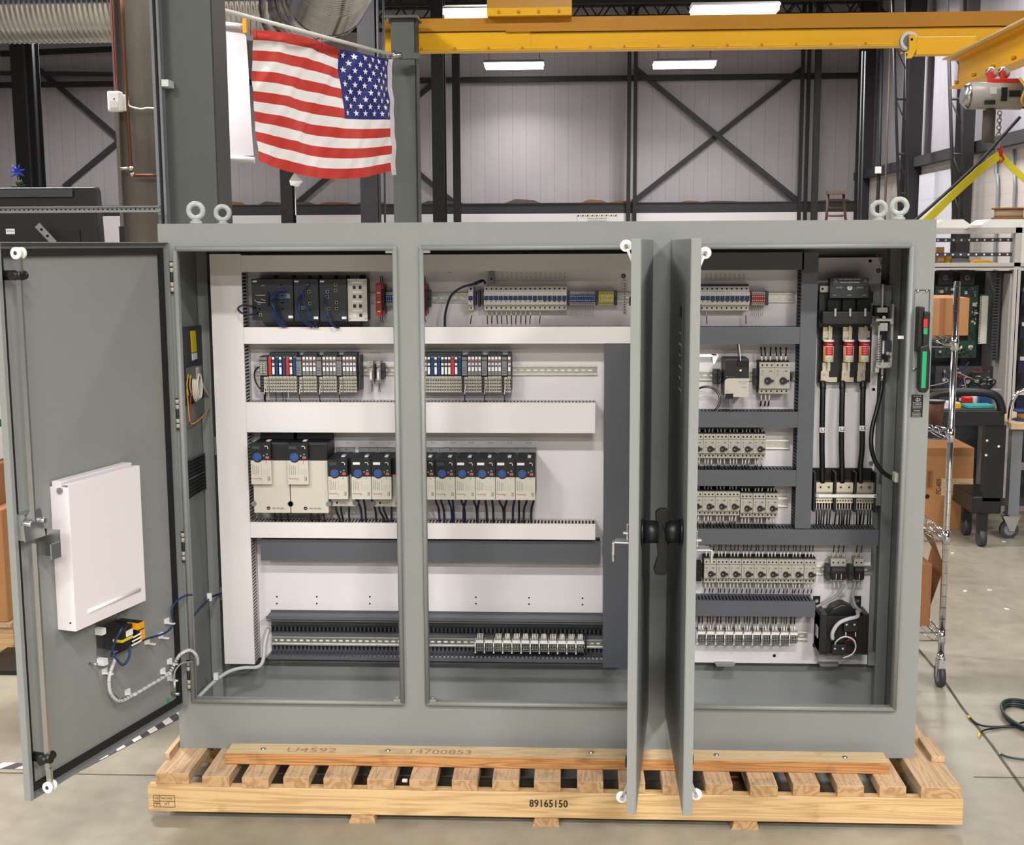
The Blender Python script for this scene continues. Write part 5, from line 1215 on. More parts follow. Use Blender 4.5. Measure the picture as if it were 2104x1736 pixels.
# bundles crossing from the door into the cabinet
mb = MB(); mb.tube([P(398, 1265, .12), P(415, 1247, .2), P(430, 1230, .3), P(445, 1222, .38), P(470, 1216, .385)], .004, CBLUE, 7); tag(mb.build('network_cable'), 'blue cable along the inner left wall passing behind the white upright duct', 'cable')
mb = MB(); mb.tube([P(404, 1436, .05), P(420, 1420, .12), P(440, 1401, .2), P(470, 1380, .28), P(500, 1372, .31), P(530, 1370, .32), P(541, 1355, .33), P(544, 1320, .35), P(552, 1290, .385)], .0075, SPIRAL, 8); tag(mb.build('wrapped_cable'), 'grey wrapped cable curving across the cabinet floor at the left', 'cable')
q = P(430, 1228, .29); MB()
tag(MB().box(q.x-.008, q.x+.008, q.y, q.y+.01, q.z-.012, q.z+.016, WHITE).build('cable_clip'), 'white adhesive clip holding the blue cable on the inner left wall', 'clip')
q = P(444, 1392, .2); tag(MB().box(q.x-.008, q.x+.008, q.y-.005, q.y+.01, q.z-.008, q.z+.016, WHITE).build('cable_clip'), 'white clip holding the grey wrapped cable near the cabinet floor', 'clip')

# ================================================================ wiring ducts
DF = .30
def hduct(label, px0, py0, px1, py1, white, x0=None, x1=None, yf=DF, pitch=.0125, top=True, bottom=True, group='wiring ducts on the panel'):
    a, b2, c, d = RC(px0, py0, px1, py1, yf)
    a = a if x0 is None else x0; b2 = b2 if x1 is None else x1
    M1, M2 = (WDUCT, WDUCTS) if white else (GDUCT, GDUCTS)
    t = empty('wiring_duct', label, 'wiring duct', group, (a, PYF-.0003, c)); w = b2-a; h = d-c; D = PYF-yf
    MB().box(0, w, -D, -D+.003, 0, h, M1).box(0, w, -D+.003, -D+.010, 0, .0015, M1).box(0, w, -D+.003, -D+.010, h-.0015, h, M1).build('cover', t)
    mb = MB(); mb.box(.001, w-.001, -.003, 0, .002, h-.002, M2)
    for z0, z1, on in ((.002, .004, bottom), (h-.004, h-.002, top)):
        if not on: mb.box(.001, w-.001, -D+.004, -.003, z0, z1, M2); continue
        mb.box(.001, w-.001, -.022, -.003, z0, z1, M2)
        x = .002
        while x < w-.008: mb.box(x, x+pitch*.5, -D+.004, -.022, z0, z1, M2); x += pitch
    mb.build('slotted_base', t)
    MB().box(.004, w-.004, -D+.006, -.006, .0055, h-.0055, WIRESHADE).build('wire_shade_fill', t)  # solid dark block behind the slots, for wires and their shade
    return t
def vduct(label, px0, py0, px1, py1, white, yf=DF, pitch=.0125, left=True, right=True, z0=None):
    a, b2, c, d = RC(px0, py0, px1, py1, yf)
    M1, M2 = (WDUCT, WDUCTS) if white else (GDUCT, GDUCTS)
    t = empty('wiring_duct', label, 'wiring duct', 'wiring ducts on the panel', (a, PYF-.0003, c)); w = b2-a; h = d-c; D = PYF-yf
    MB().box(0, w, -D, -D+.003, 0, h, M1).box(0, .0015, -D+.003, -D+.01, 0, h, M1).box(w-.0015, w, -D+.003, -D+.01, 0, h, M1).build('cover', t)
    mb = MB(); mb.box(.002, w-.002, -.003, 0, .001, h-.001, M2)
    for x0, x1 in ((.002, .004), (w-.004, w-.002)):
        mb.box(x0, x1, -.022, -.003, .001, h-.001, M2); z = .002
        while z < h-.008: mb.box(x0, x1, -D+.004, -.022, z, z+pitch*.5, M2); z += pitch
    mb.build('slotted_base', t)
    MB().box(.0055, w-.0055, -D+.006, -.006, .004, h-.004, WIRESHADE).build('wire_shade_fill', t)  # dark core standing for wires and the shade between the fingers
    return t
XLD = RC(446, 522, 509, 1364, DF)[1]; XV2L = P(1645, 760, DF).x
vduct('long white upright duct along the left edge of the panel', 446, 522, 509, 1364, True)
x1w = .395
hduct('white duct along the panel top, left of the middle doors', 500, 523, 1290, 557, True, x0=XLD+.0005, x1=x1w)
hduct('white duct below the network switches and small circuit breakers', 500, 672, 1290, 706, True, x0=XLD+.0005, x1=x1w)
hduct('white duct below the two rows of input modules', 500, 827, 1223, 889, True, x0=XLD+.0005)
hduct('white duct directly below the row of motor drives', 500, 1075, 1223, 1107, True, x0=XLD+.0005)
hduct('broad dark grey duct directly under the lowest white duct', 500, 1110, 1234, 1154, False, x0=XLD+.03, yf=.325)
t = vduct('dark grey upright duct left of the middle door edge', 1240, 707, 1300, 1372, False)
XG0 = P(1300, 900, DF).x+.001
hduct('dark grey duct along the panel top at the right', 1300, 519, 1655, 555, False, x0=x1w+.002, x1=P(1652, 537, DF).x)
vduct('dark grey upright duct left of the fused disconnect switch', 1641, 519, 1674, 1086, False)
xr = XV2L-.012
XR1 = P(1641, 800, DF).x-.0008
hduct('dark grey duct below the red terminal blocks', 1300, 672, 1640, 707, False, x0=x1w+.002, x1=XR1)
hduct('dark grey duct below the power supply', 1300, 846, 1640, 878, False, x0=XG0, x1=XR1)
hduct('dark grey duct between the two upper rows of motor breakers', 1300, 966, 1640, 998, False, x0=XG0, x1=XR1)
hduct('dark grey duct spanning the full right bay below the distribution block', 1300, 1087, 1805, 1119, False, x0=XG0)
hduct('short dark grey duct between lowest motor breakers and terminal row', 1300, 1234, 1675, 1266, False, x0=XG0)
# open duct without cover at the bottom, and the rail in it
a, b2, zb, zt = RC(550, 1266, 1239, 1358, .335)
t = empty('wiring_duct', 'wide open grey duct without cover along the panel bottom', 'wiring duct', 'wiring ducts on the panel', (a, PYF-.0003, zb)); w = b2-a; h = zt-zb; D = .075
mb = MB(); mb.box(0, w, -.003, 0, 0, h, GDUCT)
mb.box(0, w, -D, -.003, h-.008, h-.006, GDUCT); mb.box(0, w, -D-.004, -D, h-.014, h-.002, GDUCT)
mb.box(0, w, -D-.002, -D+.004, h-.022, h-.018, GDUCT)
zz = P(900, 1299, .39).z-zb-.003
x = .004
while x < w-.01: mb.box(x, x+.0075, -.010, -.0035, zz+.002, zz+.018, HOLE); x += .0155
mb.box(0, w, -.012, -.003, zz-.0, zz+.001, GDUCTS); mb.box(0, w, -.012, -.003, zz+.021, zz+.022, GDUCTS)
mb.build('duct_back', t)
mb = MB(); zl = .016
mb.box(0, w, -D, -D+.004, zl-.006, zl+.0, GDUCT); mb.box(0, w, -D-.004, -D, zl-.012, zl-.002, GDUCT)
mb.box(0, w, -.006, -.003, zl+.0, zl+.026, GDUCTS)
x = .0
while x < w-.01: mb.box(x, x+.0085, -D+.004, -.006, zl-.003, zl-.001, GDUCTS); mb.box(x+.0085, x+.0155, -.0075, -.0062, zl+.004, zl+.022, HOLE); x += .0155
mb.build('duct_floor_fingers', t)
LRZ = P(900, 1318, .375).z
def rail(label, px0, px1, pyc, x0=None, x1=None, yb=PYF-.0005, mb_=None):
    a, b2 = P(px0, pyc, .39).x, P(px1, pyc, .39).x
    a = a if x0 is None else x0; b2 = b2 if x1 is None else x1; z = P((px0+px1)/2, pyc, .39).z; w = b2-a
    mb = MB(); mb.box(0, w, -.001, 0, -.0135, .0135, RAIL); mb.box(0, w, -.0075, -.001, .0125, .0135, RAIL); mb.box(0, w, -.0075, -.001, -.0135, -.0125, RAIL)
    mb.box(0, w, -.0085, -.0075, .0125, .0175, RAILH); mb.box(0, w, -.0085, -.0075, -.0175, -.0125, RAILH)
    x = .006
    while x < w-.016: mb.cbox(x, x+.015, -.0016, -.001, -.0028, .0028, LABEL, .002); x += .025
    for x in (.009, w-.009): mb.cyl((x, -.005, 0), (x, -.001, 0), .0042, STEEL, 8)
    o = mb.build('mounting_rail'); o.location = (a, yb, z); return tag(o, label, 'rail', 'metal mounting rails'), z
RZ = {}
_, RZ['1'] = rail('slotted metal rail of the top device row left and centre', 720, 1300, 612, x0=XLD+.12, x1=.34)
_, RZ['1r'] = rail('slotted metal rail of the top row right of the doors', 1340, 1634, 612, x0=XG0)
_, RZ['2'] = rail('slotted metal rail of the input module row ending bare at its right', 522, 1227, 761)
_, RZ['2r'] = rail('slotted metal rail behind the power supply', 1340, 1634, 772, x0=XG0)
_, RZ['3r'] = rail('slotted metal rail of the upper motor breaker row', 1340, 1624, 913, x0=XG0)
_, RZ['4r'] = rail('slotted metal rail of the middle motor breaker row', 1340, 1620, 1031, x0=XG0)
_, RZ['5r'] = rail('slotted metal rail of the lowest motor breaker row', 1340, 1792, 1170, x0=XG0)
_, RZ['6r'] = rail('slotted metal rail of the lower right terminal row', 1340, 1660, 1306, x0=XG0)
_, RZ['6'] = rail('slotted metal rail inside the open bottom duct', 552, 1239, 1318, x0=a-0+.003, x1=b2-.003 if False else None, yb=PYF-.012)

# ================================================================ devices
def placed(t, px, pyc=None, z=None, y=PYF-.009, label=None):
    return t
def xat(px, py, Yf): return P(px, py, Yf).x
FY = .318     # front plane of rail devices
# ---- small circuit breakers
def mcb(label, down=False, lead=None):
    t = empty('circuit_breaker', label, 'circuit breaker', 'small circuit breakers', (0, 0, 0)); w = .0172/2
    mb = MB(); mb.box(-w, w, -.045, 0, -.043, .043, PALE); mb.box(-w, w, -.0665, -.045, -.022, .024, PALE)
    for z in (-.034, .034): mb.disc((0, -.0452, z), .0033, HOLE, 8)
    mb.disc((-.003, -.0667, .017), .0012, DKGREY, 6); mb.box(-.0025, .0025, -.067, -.0666, -.0125, -.0095, INK)
    mb.build('body', t)
    z = -.002 if down else .003
    MB().box(-.006, .006, -.076, -.0668, z-.006, z+.004, NAVY).box(-.0075, .0075, -.068, -.0666, -.006, .010, NAVY).build('toggle', t)
    if lead:
        MB().tube([(0, -.03, -.043), (0, -.03, -.055), (.001, -.03, -.062)], .0016, CWHITE, 5, sub=2).build('wire_sleeve', t); MB().tube([(.001, -.03, -.062), (lead[1]*.5, -.03, -.075), (lead[1], -.03, -.092)], .0018, lead[0], 5, sub=3).build('lead_wire', t)
    return t
rnd = random.Random(21)
def row_mcb(px0, pitch, n, rz, downs, leads, fmt, leadm):
    prot = {}
    for i in range(n):
        key = (i in downs, leads.get(i)); x = xat(px0+pitch*(i+.5), 612, .325)
        lab = fmt.format(ORD[i] if i < 18 else str(i))
        if key not in prot: prot[key] = mcb(lab, key[0], (leadm, key[1]) if key[1] is not None else None); o = prot[key]
        else: o = dup(prot[key], label=lab)
        o.location = (x, PYF-.009, rz); o['group'] = 'small circuit breakers'
row_mcb(1004, 10.02, 16, RZ['1'], {9, 11, 12, 13, 14, 15}, {0: -.001, 1: .003, 2: 0.0, 3: .004, 4: .002, 5: -.001, 6: -.0, 7: .0, 8: -.003, 10: -.002}, 'beige breaker with blue toggle, {} of sixteen in the long centre top row', CBLACK)
o = mcb('beige breaker under the blue cable end, left end of the long row', False, (CBLACK, .001)); o.location = (xat(999, 612, .325), PYF-.009, RZ['1'])
o = mcb('lone beige circuit breaker on the bare rail left of the long row', False, (CBLACK, -.005)); o.location = (xat(967, 612, .325), PYF-.009, RZ['1'])
row_mcb(1439, 10.15, 10, RZ['1r'], {2, 3, 4, 5, 6, 7, 8, 9}, {1: .003, 9: .003}, 'beige breaker with blue toggle, {} from the left beyond the middle doors', CRED)
for (pa, pb, rz, lab) in ((1004, 1164, '1', 'beige busbar strip along the top of the long breaker row'), (1439, 1540, '1r', 'dark busbar strip along the top of the right hand breakers')):
    a, b2 = xat(pa, 590, .34), xat(pb, 590, .34); tag(MB().box(a, b2, PYF-.04, PYF-.012, RZ[rz]+.0435, RZ[rz]+.050, BEIGE if rz == '1' else BLACKP).build('busbar_strip'), lab, 'busbar')
t = empty('feed_terminal', 'grey feed terminal standing above the long breaker row', 'terminal', None, (xat(1009, 575, .34), PYF-.01, RZ['1']+.051)); MB().box(-.009, .009, -.03, 0, 0, .045, IOGREY).disc((0, -.0302, .018), .004, HOLE, 10).build('terminal_body', t)
MB().tube([(-.003, -.02, .045), (-.001, -.02, .055), (.001, -.02, .062)], .003, CBLACK, 6, sub=1).build('lead_wire', t)
# relays / terminals
def tblock(w, h, d, m, m2, label, group, name='terminal_block'):
    t = empty(name, label, 'terminal block', group, (0, 0, 0)); w2 = w/2*.92
    mb = MB(); mb.box(-w2, w2, -d, 0, -h/2, h/2, m2); mb.box(-w2, w2, -d-.004, -d, -h*.30, h*.30, m)
    for z in (-h*.16, h*.16): mb.disc((0, -d-.0042, z), min(.0017, w*.3), LABEL, 6)
    for z in (-h*.40, h*.40): mb.disc((0, -d-.0002, z), min(.0017, w*.3), HOLE, 6)
    mb.build('block_body', t); return t
def row_tb(px0, px1, n, rz, m, m2, fmt, group, py=612, h=.046, Yf=.345, lead=None, every=1):
    p0 = None
    for i in range(n):
        x = xat(px0+(px1-px0)*(i+.5)/n, py, Yf); w = (P(px1, py, Yf).x-P(px0, py, Yf).x)/n
        lab = fmt.format(ORD[i])
        if p0 is None:
            p0 = tblock(w, h, .05, m, m2, lab, group); o = p0
            if lead: MB().tube([(0, -.02, -h/2), (.001, -.02, -h/2-.02), (-.002, -.02, -h/2-.042)], .0009, lead, 4, sub=2).build('lead_wire', p0)
        else: o = dup(p0, label=lab)
        o.location = (x, PYF-.009, rz); o['group'] = group
row_tb(1171, 1222, 15, RZ['1'], BLUE, BEIGE, 'blue terminal block, {} of fifteen from the left beside the long breaker row', 'blue terminal blocks', lead=CGREY)
row_tb(1230, 1261, 9, RZ['1'], YELLOWT, YELLOWT, 'green and yellow earth terminal, {} of nine from the left', 'earth terminals')
row_tb(793, 817, 6, RZ['1'], BLUE, BEIGE, 'blue terminal block, {} of six right of the red relay', 'blue terminal blocks by the relay')
row_tb(1544, 1572, 7, RZ['1r'], DKRED, BEIGE, 'dark red terminal block, {} of seven from the left', 'red terminal blocks', lead=CGREY)
def endclamp(px, py, rz, label, w=.008, h=.05, d=.045, m=DKGREY, cat='end clamp'):
    mb = MB(); mb.box(-w/2, w/2, -d, 0, -h/2, h/2, m); mb.cyl((0, -d-.003, 0), (0, -d, 0), w*.4, BLACKP, 8); mb.box(-w/2, w/2, -d-.004, -d, h*.2, h*.42, m); mb.box(-w/2, w/2, -d-.004, -d, -h*.42, -h*.2, m)
    o = mb.build('end_clamp'); o.location = (xat(px, py, PYF-.009-d), PYF-.009, rz); return tag(o, label, cat, 'rail end clamps')
for px, rz, lab, kw in ((1167.5, '1', 'dark end clamp between long breaker row and blue terminals', {}), (1226, '1', 'dark end clamp between blue and yellow terminals', {}), (1265, '1', 'dark end clamp right of the yellow earth terminals', {'w': .012}), (976, '1', 'blue and grey end clamp right of the lone breaker', {'m': NAVY}), (984, '1', 'dark end clamp, second right of the lone breaker', {'m': BLACKP, 'h': .06}), (991, '1', 'dark end clamp directly left of the long breaker row', {'h': .045}), (881, '1', 'grey end clamp just right of the left centre post', {'w': .012, 'h': .06}),
    (1541.8, '1r', 'black end clamp left of the red terminals', {'m': BLACKP}), (1576, '1r', 'dark end clamp right of the red terminals', {'w': .01})):
    endclamp(px, 612, RZ[rz], lab, **kw)
def relay_red(px, label, w=.026):
    t = empty('safety_relay', label, 'relay', 'red relays', (xat(px, 615, .30), PYF-.009, RZ['1']))
    MB().box(-w/2, w/2, -.06, 0, -.055, .052, DKGREY).build('relay_base', t)
    mb = MB().box(-w/2, w/2*.55, -.098, -.06, -.060, .058, DKRED).box(w/2*.55, w/2, -.09, -.06, .035, .058, DKRED).box(w/2*.55, w/2, -.09, -.06, -.060, -.04, DKRED)
    for k in range(7): mb.box(-w*.3, w*.12, -.0985, -.098, -.045+k*.011, -.041+k*.011, PINK if k % 3 == 0 else RED)
    mb.build('relay_face', t)
    for dx in (-.003, .004): MB().tube([(dx, -.05, -.058), (dx-.002, -.05, -.07), (dx+.003, -.05, -.085)], .0016, CNAVY, 5, sub=2).build('lead_wire', t); MB().tube([(dx, -.05, .055), (dx+.002, -.05, .07), (dx, -.05, .082)], .0016, CNAVY, 5, sub=2).build('lead_wire', t)
relay_red(780, 'dark red relay module right of the grey port plate'); relay_red(868, 'dark red relay module peeking out right of the left centre post')
# ---- network switches
def port(mb, x, z, y, sz=.007, m=CWHITE):
    mb.box(x-sz, x+sz, y-.0006, y, z-sz, z+sz, m); mb.box(x-sz*.75, x+sz*.85, y-.001, y-.0006, z-sz*.75, z+sz*.75, HOLE)
def switch(px0, px1, py0, py1, label, ports, kind=0, cables=(), name='network_switch'):
    a, b2, c, d = RC(px0, py0, px1, py1, .29); w = (b2-a)/2; h = d-c
    t = empty(name, label, 'network switch', None, ((a+b2)/2, PYF-.0095, c)); D = .10; g = MATS.get('switch_graphite') or mat('switch_graphite', (34, 38, 44), .4)
    MB().box(-w+.001, w-.001, -D, 0, 0, h, g).build('housing', t, bevel=.0015)
    mb = MB()
    for x in ((-w*.1, w*.78) if kind == 0 else (-w*.1, w*.75)): mb.box(x-.006, x+.006, -.012, -.004, h, h+.010, BLACKP); mb.disc((x, -.0122, h+.006), .002, DKGREY, 8); mb.box(x-.005, x+.005, -.012, -.004, -.007, 0, BLACKP)
    mb.build('mounting_ear', t)
    mb = MB(); y = -D-.0003
    lx = -w+.006 if kind == 0 else -w+.004
    mb.box(lx, lx+.015, y-.0005, y, h*.92, h*.96, LABEL); mb.box(w-.02, w-.004, y-.0005, y, h*.05, h*.11, LABEL)
    if kind == 0: mb.text('CISCO', .0042, (lx+.036, y-.0004, h*.83), LABEL, width=.013); mb.box(w*.28, w*.84, y-.0008, y, h*.53, h*.64, MIDGREY)
    for (fx, fz, mm) in ports: port(mb, -w+2*w*fx, h*fz, y, .0048, mm)
    mb.build('port_faces', t)
    for pts in cables:
        MB().tube([(-w+2*w*u, -D-o_, h*v_) for u, v_, o_ in pts], .0026, CBLUE, 6).build('network_cable', t)
        u, v_, o_ = pts[0]; MB().box(-w+2*w*u-.005, -w+2*w*u+.005, -D-.012, -D-.001, h*v_-.004, h*v_+.004, BLUE).build('cable_plug', t)
    return t
sw = switch(517, 603, 573, 658, 'widest black network switch at the left end with a bunch of blue cables', [(.18, .42, CWHITE), (.18, .28, BLUE), (.2, .13, YELLOWT), (.72, .86, BLUE), (.72, .72, BLUE), (.73, .42, BLUE), (.73, .28, BLUE)], 0,
    [[(.72+.02*k, .72-.12*(k % 3), .01), (.58-.02*k, .60, .03), (.52+.015*k, .35, .032+.004*k), (.58+.02*k, .08, .028), (.68+.03*k, -.16, .0)] for k in range(6)])
MB().tube([(-.075, -.08, .09), (-.05, -.11, .09), (-.02, -.105, .09)], .0012, CWHITE, 5).tube([(-.076, -.08, .088), (-.055, -.11, .066), (-.02, -.105, .064)], .0012, CWHITE, 5).tube([(-.04, -.108, .075), (-.02, -.105, .07)], .0012, CWHITE, 5).box(-.022, -.012, -.112, -.1005, .052, .10, BLACKP).build('power_leads', sw)
mb = MB(); mb.tube([(-.05, -.112, .025), (-.075, -.14, .022), (-.105, -.14, .03), (-.118, -.13, .045), (-.1, -.125, .055), (-.07, -.12, .05), (-.062, -.09, .042), (-.07, -.05, .04)], .0036, CNAVY, 7); o = mb.build('looped_cable', sw); o['label'] = 'dark blue looped cable'
switch(603.5, 655, 573, 660, 'black network switch, second from the left, with three blue cables', [(.62, .86, BLUE), (.62, .70, YELLOWT), (.64, .42, YELLOWT), (.64, .28, BLUE), (.34, .66, BLUE), (.36, .32, CWHITE)], 1,
    [[(.34, .62, .008), (.2, .5, .03), (.18, .25, .03), (.35, .05, .03), (.7, -.15, .0)], [(.34, .68, .008), (.3, .4, .035), (.35, .1, .033), (.85, -.15, .0)], [(.6, .86, .008), (.45, .6, .03), (.62, .25, .035), (.95, -.16, .0)]])
switch(656, 713, 573, 660, 'black network switch, third from the left, mostly empty ports', [(.60, .86, YELLOWT), (.60, .73, YELLOWT), (.62, .44, YELLOWT), (.62, .30, YELLOWT), (.3, .70, CWHITE), (.3, .58, CWHITE), (.34, .30, YELLOWT)], 1,
    [[(.25, .60, .008), (.2, .45, .02), (.35, .2, .03), (.5, -.05, .03), (.7, -.16, .0)], [(.3, .14, .008), (.35, .05, .02), (.5, -.1, .02), (.65, -.16, .0)]])
a, b2, c, d = RC(714.5, 573, 754, 660, .30); w = (b2-a)/2; h = d-c
t = empty('patch_plate', 'light grey port plate with eight black sockets right of the switches', 'port panel', None, ((a+b2)/2, PYF-.0095, c))
MB().box(-w+.003, w-.003, -.085, 0, .003, h-.003, DKGREY).box(-w*.1, w*.5, -.012, -.003, h-.003, h+.012, BLACKP).build('box_body', t)
mb = MB().box(-w, w, -.088, -.0851, 0, h, PALE)
for fx in (-.22, .22):
    for k in range(4): mb.box(fx*w*1.4-.0052, fx*w*1.4+.0052, -.0886, -.088, h*(.14+.22*k)-.006, h*(.14+.22*k)+.006, CWHITE if (k == 0 and fx < 0) else BLACKP)
for k in range(4): mb.box(-w*.5, w*.5, -.0884, -.088, h*(.235+.22*k), h*(.265+.22*k), WHITE)
for x in (-.82, .82):
    for z in (.06, .94): mb.disc((x*w, -.088, z*h), .003, MIDGREY, 8)
mb.build('socket_plate', t)
MB().tube([(.006, -.05, 0), (.003, -.05, -.02), (.004, -.05, -.03)], .003, CBLACK, 6).build('lead_wire', t)
# ---- blue supply cable arching to the breakers
mb = MB(); Yc = .30; mb.tube([P(914, 676, .345), P(914, 655, .33), P(917, 635, .32), P(928, 606, .31), P(950, 590, .31), P(975, 583, .31), P(991, 576, .32), P(997, 582, .335)], .0042, CNAVY, 8); mb.cyl(P(976, 583, .31), P(990, 577, .318), .006, CNAVY, 8)
tag(mb.build('supply_cable'), 'thick dark blue cable arching from the white duct to the breaker row', 'cable')
def ptext(name, label, items, cat='label'):
    mb = MB()
    for s_, px, py, size, vert in items:
        q = P(px, py, PYF); 
        if vert: mb.text(s_, size, (q.x, PYF-.0006, q.z), PENCIL if vert == 2 else INK, U=(0, 0, 1), V=(-1, 0, 0))
        else: mb.text(s_, size, (q.x, PYF-.0006, q.z), INK)
    return tag(mb.build(name, raw=True), label, cat)
ptext('marker_label', 'row of upright breaker tags printed above the long breaker row', [('CB-%d' % (1101+i), 1033+9.9*i, 566, .0062, 1) for i in range(14)], 'label')
ptext('marker_label', 'row of upright breaker tags printed above the right hand breakers', [('CB-%d' % (1201+i), 1452+9.7*i, 568, .0062, 1) for i in range(9)], 'label')
ptext('marker_label', 'small drive tags printed above the row of motor drives', [('SIF-%d' % (101+i), px, 911, .0062, 0) for i, px in enumerate((716, 764, 803, 890, 931, 968, 1008, 1047, 1086))], 'label')
ptext('marker_label', 'small black tags printed above the two slim relays', [('CR-4001 CR-4002', 770, 726, .0055, 0)], 'label')
ptext('marker_label', 'small black tag above the power supply', [('PWS-1100', 1506, 720, .006, 0)], 'label')
ptext('marker_label', 'small black tag above the transformer', [('XFMR-1002', 1729, 1226, .0055, 0)], 'label')
ptext('marker_label', 'small black tag at the top of the centre bay near the post', [('M-1001', 924, 561, .0055, 0)], 'label')
for px, py, lab in ((1281, 567, 'round dark green earth sticker at the top of the centre bay'), (1805, 556, 'round dark green earth sticker at the top right of the panel')):
    q = P(px, py, PYF); tag(MB().disc((q.x, PYF-.0004, q.z), .0085, DKGREEN, 18, t=.0006).box(q.x-.0006, q.x+.0006, PYF-.0014, PYF-.001, q.z-.001, q.z+.005, LABEL).box(q.x-.004, q.x+.004, PYF-.0014, PYF-.001, q.z-.002, q.z-.001, LABEL).build('earth_sticker'), lab, 'sticker')
t = empty('earth_bar', 'slim metal earth bar with screws near the middle door edge', 'earth bar', None, (P(1283, 645, .385).x, PYF-.0006, P(1283, 645, .385).z))
MB().box(-.004, .004, -.012, -.004, 0, .115, BRASS).box(-.003, .003, -.004, 0, .005, .012, STEEL).box(-.003, .003, -.004, 0, .1, .107, STEEL).build('bar', t)
mb = MB()
for k in range(12): mb.cyl((0, -.0145, .006+k*.0093), (0, -.012, .006+k*.0093), .0026, DKGREY, 8)
mb.build('clamp_screws', t)
# ---- input/output modules
def iomod(kind, label):
    t = empty('input_module', label, 'input module', 'slim input and output modules', (0, 0, 0)); w = .0117/2; Dm = .070
    tm = {'r': RED, 'b': MODBLUE, 'w': DKGREEN, 'g': IOGREY, 'o': DKGREY}[kind]
    mb = MB(); mb.box(-w, w, -.055, 0, -.070, .060, IOGREY if kind == 'g' else DKGREY)
    y = -Dm
    if kind in 'rb': mb.box(-w*.85, w*.85, y, -.055, -.008, .056, tm); mb.box(-w*.85, w*.85, y+.006, -.055, .056, .060, IOGREY)
    else:
        mb.box(-w*.9, w*.9, y, -.055, -.008, .060, IOGREY if kind == 'g' else DKGREY)
        mb.box(-w*.7, w*.7, y-.0008, y, .050, .058, WHITE); mb.box(-w*.7, w*.7, y-.0006, y, .041, .045, DKRED if kind == 'g' else DKGREEN); mb.box(-w*.7, w*.7, y-.0008, y, .027, .036, PINK if kind == 'g' else WHITE)
        mb.disc((0, y-.0008, .027), .0028, DKGREY, 8); mb.box(-w*.7, w*.7, y-.0008, y, (.008 if kind == 'g' else -.004), .022, WHITE)
    mb.build('module_face', t)
    mb = MB(); mb.box(-w, w, -.050, -.001, .0605, .072, DKGREY); mb.disc((0, -.0505, .067), .0022, HOLE, 8); mb.build('release_tab', t)
    mb = MB(); mb.box(-w*.98, w*.98, -.062, -.0555, -.070, -.013, IOBASE); mb.box(-w, w, -.066, -.0555, -.020, -.012, IOBASE)
    for r_ in range(4):
        for x in (-w*.48, w*.48): mb.box(x-w*.26, x+w*.26, -.0624, -.062, -.030-r_*.0115, -.024-r_*.0115, HOLE)
    mb.build('terminal_base', t); return t
IOP = {}
def putio(kind, x, label):
    if kind not in IOP: IOP[kind] = iomod(kind, label); o = IOP[kind]
    else: o = dup(IOP[kind], label=label)
    o.location = (x, PYF-.010, ZIO)
ZIO = P(700, 766, .33).z
def ioadapter(px0, px1, label, big=False):
    a, b2 = xat(px0, 745, .33), xat(px1, 745, .33); w = (b2-a)/2
    t = empty('bus_interface_module', label, 'interface module', 'grey interface modules', ((a+b2)/2, PYF-.010, ZIO))
    mb = MB(); mb.box(-w, w, -.060, 0, -.070, .060, BLACKP); mb.box(-w*.9, w*.9, -.073, -.060, -.008, .058, IOGREY); mb.box(-w*.9, w*.9, -.0735, -.073, .044, .049, DKGREY)
    for k in range(3): mb.box(-w*.6, w*.5, -.0734, -.073, .0+k*.009, .0015+k*.009, INK)
    if big:
        for k in range(5):
            for j in range(2): mb.box(-w*.6+j*w*.7, -w*.35+j*w*.7, -.0736, -.073, .002+k*.008, .005+k*.008, LABEL)
    mb.build('module_face', t)
    mb = MB(); x0 = -w*.1
    mb.box(x0, w, -.064, -.0605, -.070, -.014, IOBASE)
    for r_ in range(4):
        for f in (.25, .7): mb.box(x0+(w-x0)*f-.0015, x0+(w-x0)*f+.0015, -.0644, -.064, -.030-r_*.0115, -.024-r_*.0115, HOLE)
    for k in range(5): mb.box(-w, x0-.001, -.064, -.0605, -.066+k*.011, -.060+k*.011, DKGREY)
    mb.build('terminal_base', t)
    MB().tube([(w*.3, -.064, -.045), (w*.05, -.07, -.06), (0, -.07, -.078)], .0016, CWHITE, 5, sub=2).build('wire_sleeve', t); MB().tube([(0, -.07, -.078), (-.001, -.07, -.095), (.004, -.06, -.112)], .002, CNAVY, 5, sub=2).build('lead_wire', t)
    return t
names = {'r': 'red', 'b': 'blue', 'w': 'green lit white', 'g': 'grey', 'o': 'white and amber'}
seq = [('A', 533.5, 551, 'wide grey adapter at the left end of the left input module row')]
x = 551.2; cnt = 0
for k, c in enumerate('rwbwbrwb'): seq.append((c, x, x+7.15, f'{names[c]} slim module, {ORD[k]} in the coloured set of the left input row')); x += 7.22
x = 609.6
for g in range(3):
    seq.append(('A', x, x+11.2, f'narrow grey interface module, {ORD[g]} of three in the left input row')); x += 11.8
    for k in range(4): seq.append(('g', x, x+6.9, f'grey slim module with white tags, {ORD[k]} of four after the {ORD[g]} interface, left row')); x += 7.1
    x += 1.0
seqr = []; x = 856.9
for k, c in enumerate('wbwbwb'[0:0]): pass
for k, c in enumerate('gggwbwbooorwb'): seqr.append((c, x+0, x+6.9, f'{names[c]} slim module, {ORD[k]} from the left in the right hand input row')); x += 7.0
x = 949.2
for g in range(3):
    seqr.append(('A', x, x+11.2, f'narrow grey interface module, {ORD[g]} of three in the right hand input row')); x += 11.9
    for k in range(4 if g < 2 else 1): seqr.append(('g', x, x+6.9, f'grey slim module with white tags, {ORD[k]} after the {ORD[g]} interface, right hand row')); x += 7.05
    x += .9
